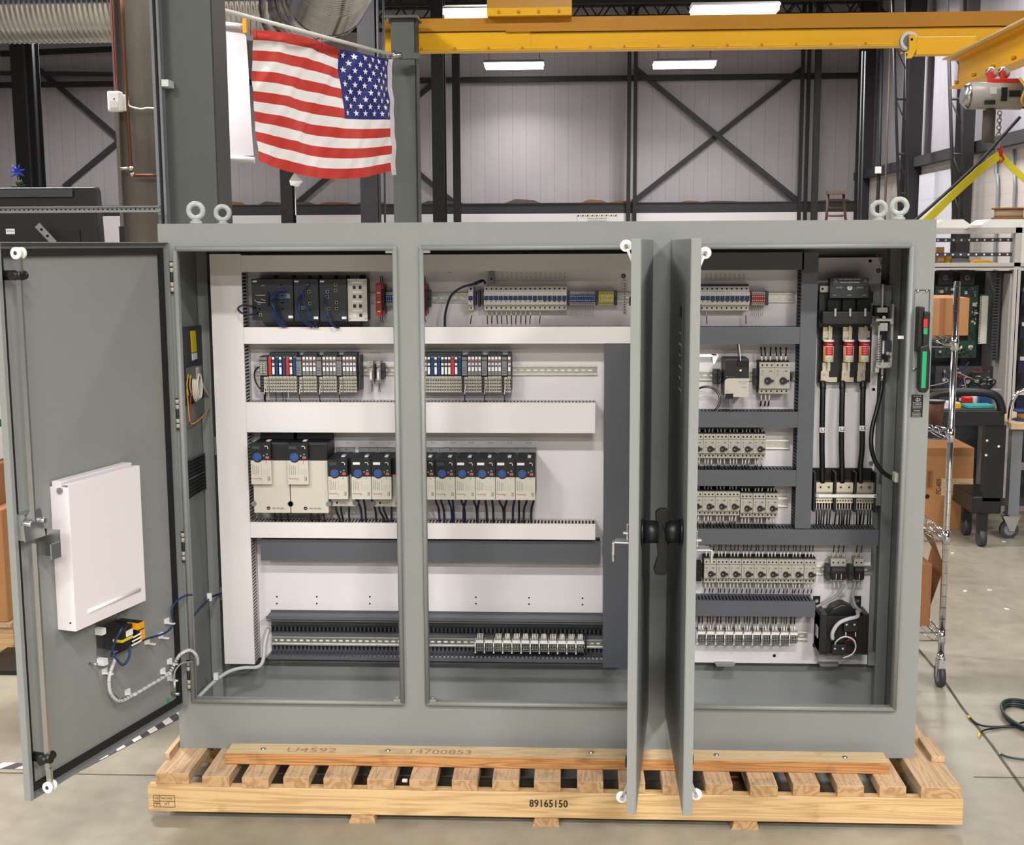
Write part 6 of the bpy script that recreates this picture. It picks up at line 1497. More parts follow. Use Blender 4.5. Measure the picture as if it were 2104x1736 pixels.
for s_ in seq+seqr:
    if s_[0] == 'A': ioadapter(s_[1], s_[2], s_[3], big=(s_[1] < 540))
    else: putio(s_[0], xat((s_[1]+s_[2])/2, 745, .325), s_[3])
endclamp(1050, 745, ZIO, 'dark end plate closing the right hand input row', w=.004, h=.125, d=.06); endclamp(738.5, 745, ZIO, 'dark end plate closing the left input row', w=.006, h=.125, d=.066)
tag(MB().tube([P(535, 752, .33), P(524, 762, .34), P(524, 780, .34), P(534, 798, .34), P(545, 803, .34), P(544, 826, .36)], .003, CNAVY, 7).build('network_cable'), 'dark blue cable curving down from the left input adapter', 'cable')
for i, (px, m) in enumerate(((551, CWHITE), (566, CBLUE), (580, CBLUE), (586, CBLUE), (592, CWHITE))): tag(MB().tube([P(px+1, 788, .33), P(px, 802, .335), P(px+2, 826, .35)], .0014, m, 5, sub=2).build('loose_wire'), f'thin wire dropping from the left input modules, {ORD[i]} of five from the left', 'wire', 'wires under the input modules')
def slim_relay(px, label):
    t = empty('slim_relay', label, 'relay', 'slim beige relays', (xat(px, 760, .33), PYF-.009, RZ['2']-.002)); w = .0065
    mb = MB(); mb.box(-w, w, -.055, 0, -.038, .040, BEIGE); mb.box(-w*.8, w*.8, -.07, -.055, -.028, .012, BEIGE); mb.box(-w*.5, w*.4, -.0704, -.07, -.022, .002, LABEL); mb.box(-w, w, -.062, -.055, .022, .030, BEIGE)
    for z in (.035, .026, .017, -.034):
        for x in (-w*.45, w*.45): mb.box(x-.0013, x+.0013, -.0625 if z == .026 else -.0703 if z < .01 and z > -.03 else -.0555, -.055, z-.0014, z+.0014, HOLE)
    mb.build('relay_body', t)
    for dx in (-.003, .003): MB().tube([(dx, -.045, -.038), (dx*.5, -.045, -.055), (dx, -.045, -.072)], .0011, CBLUE, 4, sub=2).build('lead_wire', t)
slim_relay(762.5, 'slim beige relay, left of the pair right of the left input row'); slim_relay(777.5, 'slim beige relay, right of the pair right of the left input row')
endclamp(769.5, 762, RZ['2'], 'dark clamp between the two slim relays', w=.005, h=.05); endclamp(786, 762, RZ['2'], 'dark end clamp right of the slim relays', w=.010, h=.055)
# ---- drives
def him(mb, w, zt, y, disp, dp=.03):
    # control face: top edge at z=zt, returns nothing; black part 35 high
    H = .062; mb.box(-w, w, y, y+dp, zt-H, zt, BLACKP); mb.cyl((-w*.30, y-.001, zt-H*.82), (-w*.30, y+dp, zt-H*.82), w*.50, BLACKP, 28)
    mb.box(-w*.82, -w*.1, y-.0006, y, zt-H*.34, zt-H*.16, DKGREEN if disp == 0 else DKGREY if disp == 1 else LABEL); mb.box(-w*.82, -w*.1, y-.0009, y-.0006, zt-H*.34, zt-H*.30, DKGREY)
    mb.torus((w*.55, y-.001, zt-H*.27), w*.19, w*.04, LABEL, 'y', 14, 5, -.6, PI*.75); mb.cyl((w*.55, y-.004, zt-H*.27), (w*.55, y, zt-H*.27), w*.13, BLACKM, 12)
    mb.cyl((-w*.32, y-.003, zt-H*.80), (-w*.32, y, zt-H*.80), w*.41, PADBLUE, 28)
    for k in range(5): a = PI/2+k*2*PI/5; mb.disc((-w*.32+math.cos(a)*w*.26, y-.0032, zt-H*.80+math.sin(a)*w*.26), w*.05, NAVY, 6)
    mb.cyl((w*.32, y-.002, zt-H*.72), (w*.32, y, zt-H*.72), w*.09, IOGREY, 10); mb.cyl((w*.64, y-.002, zt-H*.64), (w*.64, y, zt-H*.64), w*.10, mat('teal_button', (74, 140, 132), .5) if 'teal_button' not in MATS else MATS['teal_button'], 10)
    mb.cbox(w*.48, w*.82, y-.002, y, zt-H*.90, zt-H*.76, MATS.get('button_pink') or mat('button_pink', (200, 110, 112), .5), .002); mb.box(w*.58, w*.72, y-.0025, y-.002, zt-H*.86, zt-H*.80, DKRED)
def hface(mb, w, z0, z1, y, dp=.03):
    h = z1-z0; mb.box(-w, w, y+.001, y+dp, z0, z1, DRIVEB)
    for k in range(4): mb.box(-w*.84+k*w*.19, -w*.84+k*w*.19+.0016, y+.0004, y+.001, z0+h*.40, z1-h*(.16+.03*k), IOGREY)
    mb.box(w*.02, w*.02+.0009, y+.0004, y+.001, z0+h*.40, z1-h*.18, BEIGE2)
    for k in range(5): mb.box(w*.16+k*w*.15, w*.16+k*w*.15+.0007, y+.0004, y+.001, z0+h*.40, z0+h*.64, BEIGE2)
    mb.text('PowerFlex', .0085, (-w*.90, y+.0004, z0+h*.21), DKRED, align='L', slant=.15, width=w*.95); mb.text('525', .0045, (-w*.05, y+.0004, z0+h*.155), IOGREY)
    mb.box(w*.60, w*.84, y+.0004, y+.001, z0+h*.16, z0+h*.32, IOGREY); mb.box(w*.64, w*.72, y+.0002, y+.0004, z0+h*.18, z0+h*.30, DRIVEB)
    mb.box(w*.52, w*.56, y+.0002, y+.001, z1-h*.12, z1-h*.04, DKGREY)
DYF = .232
def drive(px0, px1, label, disp=2, wide=None, leads=2, seed=0):
    a, b2 = xat(px0, 980, DYF), xat(px1, 980, DYF); w = (b2-a)/2-.0006; zt = P(1000, 945, DYF).z; zb = P(1000, 1027, DYF).z; zm = zt-.062; D = PYF-DYF
    t = empty('motor_drive', label, 'motor drive', 'small motor drives', ((a+b2)/2, PYF-.0005, 0)); r_ = random.Random(seed)
    mb = MB(); mb.box(-w, w, -D+.03, 0, zb+.004, zt, DKGREY)
    mb.box(-w, w, -D+.012, -D+.03, zb, zm, DRIVEB); mb.box(-w, w, -D+.031, -.001, zb-.001, zb+.004, DRIVEB)
    for k in range(9): mb.box(-w*.85, w*.85, -D+.04+k*.014, -D+.047+k*.014, zt, zt+.002, BLACKP)
    mb.build('housing', t)
    mb = MB(); him(mb, w*.995, zt, -D, disp); mb.build('control_panel', t)
    mb = MB(); hface(mb, w*.99, zb, zm+.0005, -D); mb.build('front_cover', t)
    MB().prism([(-D+.04, .0022), (-D+.075, .0022), (-D+.075, .006), (-D+.04, .006)], 'x', w*.2, w*.55, LABEL).xf(Matrix.Translation((0, 0, zt))).build('warning_tag', t)
    for k in range(5): pass
    mb = MB()
    for f in (.1,): mb.cyl((w*f, -.012, zt+.012), (w*f, -.002, zt+.012), .004, STEEL, 8)
    mb.box(-w, w, -.010, 0, zt, zt+.018, IOGREY); mb.build('heatsink_flange', t)
    if wide:
        wl, wr, zl = wide
        mb = MB(); mb.box(-w-wl, w+.010, -D+.045, -.001, zb-.002, zt-.002, DRIVEB); mb.box(-w-wl, w+wr, -D+.045, -.001, zl, zb-.002, DRIVEB); mb.box(-w-wl, w+.010, -D+.0445, -.002, zm, zt-.001, BLACKP)
        o = mb.build('lower_body', t)
        mb = MB(); x = -w-wl+.022; mb.disc((x, -D+.045, zl+.013), .0042, INK, 14); mb.text('Allen-Bradley', .006, (x+.007, -D+.0444, zl+.0105), INK, align='L', slant=.15, width=.028)
        for xx in (-w-wl, w+wr): mb.cyl((xx, -D+.0446, zl+.012), (xx, -D+.046, zl+.012), .0095, IOGREY, 20)
        mb.build('maker_mark', o, raw=True)
    zz = zb if not wide else wide[2]
    for k in range(leads):
        x = -w*.7+k*w*1.4/max(1, leads-1)+r_.uniform(-.005, .005); dx = r_.uniform(-.012, .016)
        MB().tube([(x, -D+.06, zz+.004), (x+dx*.2, -D+.06, zz-.02), (x+dx, -D+.075, zz-.05), (x+dx*1.1, -D+.09, P(1000, 1080, .31).z)], .0042, CBLACK if r_.random() < .6 else CNAVY, 6, sub=3).build('motor_lead', t)
    return t
ZLW = P(740, 1041, .27).z
drs = [(673.5, 714.6, 1, (.0, .018, ZLW)), (721.5, 762.6, 2, None), (763, 804, 2, (.0, .016, ZLW)), (812.5, 853, 2, None), (853.5, 894, 1, None), (894.3, 935.3, 1, None), (935.5, 976.5, 2, None), (976.6, 1017.6, 2, None), (1017.8, 1058.6, 2, None), (1058.9, 1099.8, 2, None)]
for i, (a, b2, dsp, wd_) in enumerate(drs): drive(a, b2, f'small drive with blue round keypad, {ORD[i]} counted from the two large drives', dsp, wd_, 3, i)
def bigdrive(px0, px1, h0, h1, label, seed):
    Yb_ = .255; a, b2 = xat(px0, 1000, Yb_), xat(px1, 1000, Yb_); zt = P(600, 911, .235).z; zb = P(600, 1054, Yb_).z; zm = P(600, 946, Yb_).z; D = PYF-Yb_; xc = (a+b2)/2; w = (b2-a)/2-.0006
    t = empty('large_motor_drive', label, 'motor drive', 'large motor drives', (xc, PYF-.0005, 0))
    MB().box(-w, w, -D+.012, 0, zm+.0, zt-.002, BLACKP).box(-w*1.0, w*1.0, -D, -D+.012, zm, zt-.004, BLACKP).box(-w*.9, w*.98, -.05, 0, zt-.002, zt+.035, BLACKP).build('ventilated_top', t, bevel=.002)
    MB().box(-w, w, -D, -.002, zb, zm-.0005, DRIVEB).build('body_cover', t, bevel=.0015)
    mb = MB(); x = -w+.053; mb.disc((x, -D-.0002, zb+.018), .0068, INK, 18); mb.text('AB', .006, (x, -D-.0012, zb+.0155), DRIVEB); mb.text('Allen-Bradley', .010, (x+.012, -D-.0004, zb+.0145), INK, align='L', slant=.15, width=.046)
    for xx in (-w+.0, w-.0): mb.cyl((xx, -D-.0006, zb+.034), (xx, -D, zb+.034), .010, IOGREY, 20)
    mb.build('maker_mark', t, raw=True)
    a1, b1 = xat(h0, 950, .235), xat(h1, 950, .235); hw = (b1-a1)/2; hx = (a1+b1)/2-xc
    zb1 = P(540, 995, .235).z; yy = -(PYF-.235)
    mb = MB(); him(mb, hw, zt, yy, 0 if seed == 0 else 1, .0195); mb.xf(Matrix.Translation((hx, 0, 0))); mb.build('control_panel', t)
    mb = MB(); hface(mb, hw, zb1, zt-.0615, yy, .0195); mb.xf(Matrix.Translation((hx, 0, 0))); mb.build('front_cover', t)
    MB().box(hx+hw*.2, hx+hw*.55, -D+.04, -D+.07, zt-.0015, zt+.001, LABEL).build('warning_tag', t)
    r_ = random.Random(seed+50)
    for k in range(3):
        x = -w*.1+k*.024+r_.uniform(-.004, .004); MB().tube([(x, -D+.06, zb+.002), (x, -D+.06, zb-.02), (x+.002, -D+.07, P(600, 1080, .31).z)], .0036, CBLACK, 6, sub=2).build('motor_lead', t)
bigdrive(520.5, 595.5, 515, 557, 'large cream drive at the left end of the drive row', 0)
bigdrive(596.5, 674.5, 590.5, 633, 'large cream drive, second from the left in the drive row', 1)
# ---- motor protection breakers
def mpcb(label, s=1.0, group='motor protection breakers', deco=True, tops=True, bots=True, topm=None, seed=0, long=False, tl=.035, bl=.03, blc=None, h=.088):
    t = empty('motor_breaker', label, 'motor breaker', group, (0, 0, 0)); w = .0219*s; D = .078; h2 = h/2
    mb = MB(); mb.box(-w, w, -.055, 0, -h2+.001, h2+.004, BLACKM)
    mb.box(-w, w, -.068, -.055, -h2, -h2+.0175, BEIGE2); mb.box(-w, w, -D, -.055, -h2+.019, h2-.019, BEIGE); mb.box(-w, w, -.072, -.055, h2-.018, h2, BEIGE); mb.box(-w, w, -.0735, -.055, -h2+.018, -h2+.021, DKGREY)
    for k in (-1, 0, 1): mb.disc((k*w*.62, -.0722, h2-.0095), .0031, HOLE, 10); mb.disc((k*w*.62, -.0682, -h2+.009), .0031, HOLE, 10)
    y = -D-.0003
    mb.disc((-w*.62, y, h2-.030), .0028, IOGREY, 10); mb.box(w*.1, w*.75, y-.0003, y, h2-.034, h2-.0265, BEIGE2); mb.box(w*.35, w*.62, y-.0005, y-.0003, h2-.032, h2-.029, DKGREY)
    for k in range(2): mb.box(-w*.75, -w*.55, y-.0003, y, h2-.041-k*.007, h2-.0395-k*.007, DKRED if k else DKGREY)
    mb.build('body', t)
    zk = -.0085*1.0
    MB().cyl((w*.12, -D-.010, zk), (w*.12, -D, zk), .0098*s, BLACKP, 22, r2=.0104*s).box(w*.12, w*.86, -D-.011, -D-.002, zk-.0032, zk+.0032, BLACKP).box(w*-.15, w*.05, -D-.0108, -D-.0098, zk-.0008, zk+.0008, LABEL).build('rotary_knob', t)
    r_ = random.Random(seed)
    if tops:
        for k in (-1, 0, 1):
            x = k*w*.55; dx = r_.uniform(-.0025, .0025)
            MB().tube([(x, -.045, h2+.002), (x+dx, -.045, h2+tl*.5)], .0025 if s == 1 else .003, CWHITE, 6, sub=1).build('wire_sleeve', t)
            MB().tube([(x+dx, -.045, h2+tl*.5), (x+dx*2, -.045, h2+tl), (x+dx*2.5, -.04, h2+tl+.012)], .0017 if s == 1 else .0028, CBLACK, 6, sub=1).build('lead_wire', t)
    if bots:
        for k in (-1, 0, 1):
            x = k*w*.55; dx = r_.uniform(-.004, .002)
            MB().tube([(x, -.052, -h2+.002), (x+dx, -.055, -h2-bl)], .0026, CWHITE, 6, sub=1).build('wire_sleeve', t)
            MB().tube([(x+dx, -.055, -h2-bl), (x+dx*1.3, -.04, -h2-bl-.02)], .0019 if s == 1 else .0028, CBLACK, 6, sub=1).build('lead_wire', t)
    return t
def row_mp(rz, xs_px, py, fmt, group, tl, bl):
    protos = []
    for i, px in enumerate(xs_px):
        lab = fmt.format(ORD[i])
        if len(protos) < 3: o = mpcb(lab, 1.0, group, seed=i*7+int(py), tl=tl, bl=bl); protos.append(o)
        else: o = dup(protos[i % 3], label=lab, group=group)
        o.location = (xat(px, py, PYF-.087), PYF-.009, rz)
Z3 = P(1530, 917, .318).z; Z4 = P(1500, 1035, .318).z; Z4b = P(1560, 1039, .318).z; Z5 = P(1560, 1174, .318).z
row_mp(Z3, [1432]+[1458+25.75*i for i in range(5)], 915, 'beige motor breaker with black knob, {} from the door edge in the upper row', 'upper row motor breakers', .034, .026)
row_mp(Z4, [1431]+[1456.6+25.6*i for i in range(3)], 1033, 'beige motor breaker with black knob, {} from the door edge in the middle row', 'middle row motor breakers', .034, .026)
row_mp(Z4b, [1534.2+26.1*i for i in range(3)], 1038, 'beige motor breaker, {} of three set slightly lower in the middle row', 'middle row motor breakers set lower', .034, .026)
row_mp(Z5, [1459.5+25.65*i for i in range(8)]+[1665.2], 1172, 'beige motor breaker with black knob, {} of nine from the left in the lowest row', 'lowest row motor breakers', .05, .026)
for i, px in enumerate((1575.8, 1607.3)):
    o = mpcb(('larger beige motor breaker beside the power supply, the left one', 'larger beige motor breaker beside the power supply, the right one')[i], 1.22, 'large motor breakers', seed=90+i, tl=.04, bl=.028, bots=(i == 0), h=.112); o.location = (xat(px, 776, .315), PYF-.009, P(1590, 777, .315).z)
t_ = endclamp(1436, 1170, RZ['5r'], 'black end clamp left of the lowest breaker row', w=.02, h=.07, m=BLACKM)
endclamp(1553, 775, RZ['2r'], 'dark end clamp left of the two larger motor breakers', w=.012, h=.055)
endclamp(1470, 775, RZ['2r'], 'dark end clamp left of the power supply, first of two', w=.012, h=.052); endclamp(1478, 775, RZ['2r'], 'dark end clamp left of the power supply, second of two', w=.01, h=.052)
endclamp(1627, 772, RZ['2r'], 'small grey clamp right of the larger motor breakers', w=.006, h=.03)
# power supply
a, b2, c, d = RC(1489, 737, 1538, 815, .285); w = (b2-a)/2; h = d-c
t = empty('power_supply', 'black and cream power supply left of the larger motor breakers', 'power supply', None, ((a+b2)/2, PYF-.009, c))
MB().box(-w, w, -.105, 0, .0, h, DKGREY).build('housing', t, bevel=.001)
mb = MB().box(-w, w, -.112, -.1055, h*.49, h*.94, BLACKP); mb.box(-w*.0, w*.95, -.12, -.112, h*.82, h*.94, BLACKM); mb.disc((w*.3, -.1125, h*.70), .004, LABEL, 8); mb.text('Allen-Bradley', .004, (-w*.4, -.1126, h*.52), IOGREY); mb.disc((-w*.82, -.1125, h*.53), .0025, IOGREY, 8); mb.build('upper_face', t)
mb = MB(); mb.prism([(-w, 0), (w, 0), (w, h*.49), (-w*.75, h*.49), (-w*.9, h*.47), (-w, h*.42)], 'y', -.114, -.1055, DRIVEB)
mb.text('TRACO POWER', .005, (w*.52, -.1144, h*.39), PADBLUE, width=w*.8); mb.text('AC/DC 480W', .004, (w*.5, -.1144, h*.34), PADBLUE, width=w*.5); mb.text('24V 20A', .005, (w*.6, -.1144, h*.24), PADBLUE, width=w*.45); mb.text('Input', .004, (-w*.8, -.1144, h*.15), INK)
mb.build('lower_face', t)
mb = MB().box(-w*.95, -w*.3, -.122, -.1142, -.006, h*.09, BLACKM); mb.build('input_plug', t)
for dx in (-.022, -.014): MB().tube([(dx, -.118, -.005), (dx-.002, -.115, -.02), (dx+.004, -.11, -.035), (-.02, -.1, -.05)], .0018, CGREY, 5, sub=2).build('lead_wire', t)
for dx in (.006, .012): MB().tube([(dx, -.11, h*.94), (dx, -.10, h+.012), (dx-.004, -.09, h+.05)], .002, CWHITE if dx > .01 else CNAVY, 5, sub=2).build('lead_wire', t)
mb = MB(); 
for k in range(3):
    cx, cz_ = P(1450+k*1.5, 822, .33).x, P(1452, 822, .33).z; mb.tube([(cx+math.cos(a)*(.048+.004*k), .33+.004*k, cz_+math.sin(a)*(.046+.003*k)) for a in [i*PI/8 for i in range(16)]], .0016, CBLACK if k < 2 else CGREY, 5, closed=True, sub=2)
tag(mb.build('coiled_wire'), 'loose loop of thin dark wire hanging left of the power supply', 'wire')
# terminal groups with white label tops
def tgroup(label, wires, lower=False):
    t = empty('terminal_group', label, 'terminal block', 'black terminal blocks with white marker strips', (0, 0, 0)); w = .0135
    mb = MB(); mb.box(-w, w, -.045, 0, -.023, .022, IOGREY); mb.box(-w, w, -.050, -.045, -.016, .010, BLACKM)
    for i in range(4):
        for j in range(4): mb.box(-w+.003+i*.006, -w+.0065+i*.006, -.0505, -.050, -.014+j*.006, -.011+j*.006, YELLOWT if (i == 3 and j % 3 == 0) else IOBASE)
    mb.build('block_body', t)
    MB().box(-w, w, -.054, -.045, .011, .021, WHITE).build('marker_strip', t)
    MB().box(-w-.0052, -w-.0008, -.058, -.001, -.0265, .016, LABEL).box(-w-.0045, -w-.0015, -.0584, -.058, -.02, -.002, IOGREY).build('end_marker', t)
    r_ = random.Random(wires[1])
    for k in range(4):
        if not wires[0]: break
        x = -w+.005+k*.0055; dx = r_.uniform(-.002, .002)
        MB().tube([(x, -.04, .021), (x+dx, -.036, .034), (x+dx*1.5, -.03, .046 if not lower else .042)], .0021, CWHITE, 5, sub=1).build('wire_sleeve', t)
        if not lower: MB().tube([(x+dx*1.5, -.03, .046), (x+dx*2, -.03, .075)], .0017, CBLACK, 5, sub=1).build('lead_wire', t)
    return t
ZT6 = P(1100, 1325, .345).z; ZT6r = P(1540, 1309, .345).z
pr = [tgroup('left bottom row terminal group', (True, 5), True), tgroup('x', (True, 6), True), tgroup('x', (False, 0), True)]; used = [False]*3
for i in range(12):
    k = 2 if i == 1 else i % 2; lab = f'black terminal block with white marker, {ORD[i]} of twelve in the open bottom duct'
    if not used[k]: o = pr[k]; used[k] = True; o['label'] = lab
    else: o = dup(pr[k], label=lab)
    o.location = (xat(986.5+18.72*i, 1325, .345), PYF-.021, ZT6)
endclamp(1204, 1325, ZT6, 'grey end plate right of the terminal blocks in the open bottom duct', w=.005, h=.05)
pr = [tgroup('x', (True, 7)), tgroup('x', (True, 8))]; used = [False]*2
for i in range(11):
    k = i % 2; lab = f'black terminal block with white marker, {ORD[i]} of eleven in the right bay bottom row'
    if not used[k]: o = pr[k]; used[k] = True; o['label'] = lab
    else: o = dup(pr[k], label=lab)
    o.location = (xat(1441+18.95*i, 1310, .345), PYF-.009, ZT6r)
# fuse holders
def fholder(px0, px1, n, label):
    a, b2, c, d = RC(px0, 1150, px1, 1196, .335); w = (b2-a)/2; h = d-c
    t = empty('fuse_holder', label, 'fuse holder', 'modular fuse holders', ((a+b2)/2, PYF-.009, c))
    mb = MB().box(-w, w, -.042, 0, 0, h, BEIGE); mb.box(-w, w, -.056, -.042, h*.12, h*.67, BLACKP)
    for k in range(n):
        x = -w+2*w*(k+.5)/n; mb.disc((x, -.0422, h*.83), .003, HOLE, 8); mb.disc((x, -.0422, h*.07), .0028, HOLE, 8); mb.box(x-w/n*.8, x+w/n*.8, -.0575, -.056, h*.14, h*.37, BLACKM)
        if k: mb.box(x-w/n-.0009, x-w/n+.0009, -.059, -.042, h*.15, h*.37, CWHITE)
    mb.box(-w*.8, w*.8, -.0565, -.056, h*.5, h*.62, DKGREY); mb.build('body', t)
    for k in range(n):
        x = -w+2*w*(k+.5)/n; MB().tube([(x, -.03, h), (x+.001, -.03, h+.02)], .0019, CWHITE, 5, sub=1).build('wire_sleeve', t); MB().tube([(x+.001, -.03, h+.02), (x+.004, -.03, h+.05)], .0019, CBLACK, 5, sub=1).build('lead_wire', t)
fholder(1708, 1739, 3, 'three pole fuse holder right of the lowest motor breakers'); fholder(1756, 1776, 2, 'two pole fuse holder at the right end of the lowest breaker row')
endclamp(1702, 1172, RZ['5r'], 'dark ribbed end clamp left of the three pole fuse holder', w=.014, h=.055); endclamp(1748.5, 1172, RZ['5r'], 'dark ribbed end clamp left of the two pole fuse holder', w=.014, h=.055)
# transformer
a, b2, c, d = RC(1684, 1266, 1784, 1343, .285); w = (b2-a)/2; h = d-c
t = empty('transformer', 'large black transformer at the lower right with wrapped leads', 'transformer', None, ((a+b2)/2, PYF-.0008, c)); D = .155; yf = -.115
MB().box(-w, w, yf, -.01, 0, h, BLACKM).box(-w-.002, w+.002, -.01, 0, -.012, .004, BLACKP).build('iron_core', t, bevel=.004)
for px in (1678, 1762):
    q = P(px, 1230, .39)-t.location; MB().box(q.x-.012, q.x+.014, -.006, -.0005, q.z-.03, q.z+.008, BLACKM).cyl((q.x, -.012, q.z-.008), (q.x, -.006, q.z-.008), .007, STEEL, 8).build('mounting_foot', t)
MB().box(-w-.0, -w+.025, yf-.004, -.02, -.002, h+.01, BLACKP).build('end_frame', t, bevel=.002); MB().box(w-.022, w, yf-.004, -.02, -.002, h+.01, BLACKP).build('end_frame', t, bevel=.002)
mb = MB(); mb.prism([(-w*.62, h-.03), (-w*.62, h*.98), (-w*.42, h*1.16), (-w*.1, h*1.26), (w*.1, h*1.26), (w*.42, h*1.16), (w*.62, h*.98), (w*.62, h-.03)], 'y', yf+.025, -.02, BLACKP); mb.build('winding', t, bevel=.006)
mb = MB()
for cx, cz_ in ((w*.2, h*.78), (-w*.25, h*.14)):
    mb.box(cx-w*.26, cx+w*.3, yf-.018, yf-.0005, cz_-.02, cz_+.022, BLACKP)
    for i in range(3): mb.cyl((cx-w*.15+i*w*.16, yf-.020, cz_+.006), (cx-w*.15+i*w*.16, yf-.018, cz_+.006), .004, STEEL if i != 1 else BLACKM, 8)
mb.build('terminal_strip', t)
MB().tube([(w*.62, -.07, h*1.08), (w*.5, yf-.01, h*1.02), (w*.1, yf-.022, h*.98), (-w*.3, yf-.024, h*.86), (-w*.52, yf-.022, h*.62), (-w*.5, yf-.015, h*.42)], .0075, SPIRAL, 8).build('wrapped_lead', t)
MB().tube([(-w*.4, yf-.012, h*.25), (-w*.35, yf-.03, h*.42), (-w*.05, yf-.036, h*.54), (w*.3, yf-.036, h*.46), (w*.42, yf-.03, h*.25), (w*.3, yf-.025, h*.05), (-w*.05, yf-.018, -.01)], .003, CWHITE, 6).tube([(w*.0, yf-.012, h*.28), (w*.05, yf-.03, h*.42), (w*.22, yf-.03, h*.44), (w*.38, yf-.03, h*.34)], .002, CRED, 6).build('control_leads', t)
for dx in (w*.02, w*.42): MB().tube([(dx, yf-.02, h*.62), (dx+.001, yf-.021, h*.50)], .0022, CWHITE, 6, sub=1).build('wire_sleeve', t)
mb = MB().box(-w-.003, -w-.0005, -.09, -.05, h*.35, h*.65, LABEL); mb.build('rating_label', t)
tag(MB().tube([P(1735, 1200, .345), P(1720, 1222, .34), P(1695, 1238, .34), P(1676, 1247, .33)], .0055, CGREY, 7).build('sheathed_cable'), 'grey sheathed cable from the three pole fuse holder down left to the transformer', 'cable')
tag(MB().tube([P(1757, 1200, .345), P(1752, 1222, .34), P(1757, 1244, .33), P(1768, 1256, .3)], .0065, CGREY, 7).build('sheathed_cable'), 'grey sheathed cable from the two pole fuse holder down to the transformer', 'cable')
for i, (px, dx) in enumerate(((1713, 2), (1722, 1), (1731, 0), (1757, 0), (1765, -2))):
    tag(MB().tube([P(px, 1193, .36), P(px+dx, 1206, .35)], .0018, CWHITE, 5, sub=1).build('loose_wire'), f'short white sleeved wire under the fuse holders, {ORD[i]} of five from the left', 'wire', 'wires under the fuse holders')
# ---- fused disconnect switch
t = empty('disconnect_switch', 'black fused disconnect switch with three red labelled fuse seats at the upper right', 'disconnect switch', None, (0, 0, 0))
def dbox(mb, px0, py0, px1, py1, y0, y1, m):
    x0, x1, z0, z1 = RC(px0, py0, px1, py1, y0); return mb.box(x0, x1, y0, y1, z0, z1, m)
mb = MB(); dbox(mb, 1683, 598, 1790, 672, .33, .399, BLACKP); dbox(mb, 1682, 672, 1790, 786, .37, .399, BLACKP); mb.build('base', t)
mb = MB(); dbox(mb, 1706, 571, 1785, 612, .285, .33, DKGREY); dbox(mb, 1711, 571, 1785, 588, .280, .285, DKGREY)
q = P(1746, 575, .28); mb.text('LINE TERMINAL GUARD', .0055, (q.x, .2794, q.z), LABEL, width=.075); q = P(1746, 581, .28); mb.text('REPLACE AFTER WIRING', .0055, (q.x, .2794, q.z), LABEL, width=.068)
for px in (1717, 1778):
    q = P(px, 580, .28); mb.add([(q.x-.008, .2794, q.z), (q.x+.008, .2794, q.z), (q.x, .2794, q.z+.012)], [(0, 1, 2)], IOGREY); mb.box(q.x-.0006, q.x+.0006, .279, .2794, q.z+.002, q.z+.008, DKGREY)
q = P(1746, 591, .285); mb.disc((q.x, .2848, q.z), .009, LABEL, 18); mb.text('AB', .008, (q.x, .2836, q.z-.003), DKGREY)
for px, s_ in ((1715, 'L1'), (1745, 'L2'), (1776, 'L3')): q = P(px, 607, .285); mb.text(s_+' line', .005, (q.x, .2844, q.z), LABEL)
for px in (1725, 1767): q = P(px, 590, .285); mb.box(q.x-.012, q.x+.012, .2844, .2849, q.z-.004, q.z+.003, IOGREY)
mb.build('line_guard', t, raw=True)
mb = MB()
for px in (1704, 1735, 1765): dbox(mb, px-4, 612, px+22, 640, .31, .33, BLACKM)
dbox(mb, 1690, 640, 1792, 666, .26, .30, BLACKP); mb.build('arc_chamber', t, bevel=.003)
for px in (1716.5, 1747, 1778): dbox(MB(), px-2, 634, px+2, 650, .252, .259, STEEL).build('contact_blade', t)
for px in (1683, ): q = P(px, 593, .33); MB().box(q.x, q.x+.028, .31, .329, q.z-.012, q.z+.010, BEIGE).disc((q.x+.008, .3098, q.z), .004, HOLE, 10).build('side_terminal', t)
for i, (px, off) in enumerate(((1702, 0), (1743, 3), (1775, 3))):
    mb = MB(); dbox(mb, px-11, 668, px+8, 700, .345, .369, BRASS); dbox(mb, px-(11 if i < 2 else -1), 680, px+(1 if i < 2 else 12), 694, .335, .345, BRASS); dbox(mb, px-12, 745, px+4, 762, .345, .369, BRASS); mb.build('fuse_clip', t)
    mb = MB(); dbox(mb, px-15+off*.5, 762, px+1+off*.5, 784, .34, .352, BRASS); q = P(px-7+off*.5, 769, .34); mb.cyl((q.x, .334, q.z), (q.x, .34, q.z), .006, STEEL, 6); mb.build('cable_lug', t)
dbox(MB(), 1700, 775, 1720, 785, .365, .369, BRASS).build('mounting_strap', t); dbox(MB(), 1737, 775, 1754, 785, .365, .369, BRASS).build('mounting_strap', t)
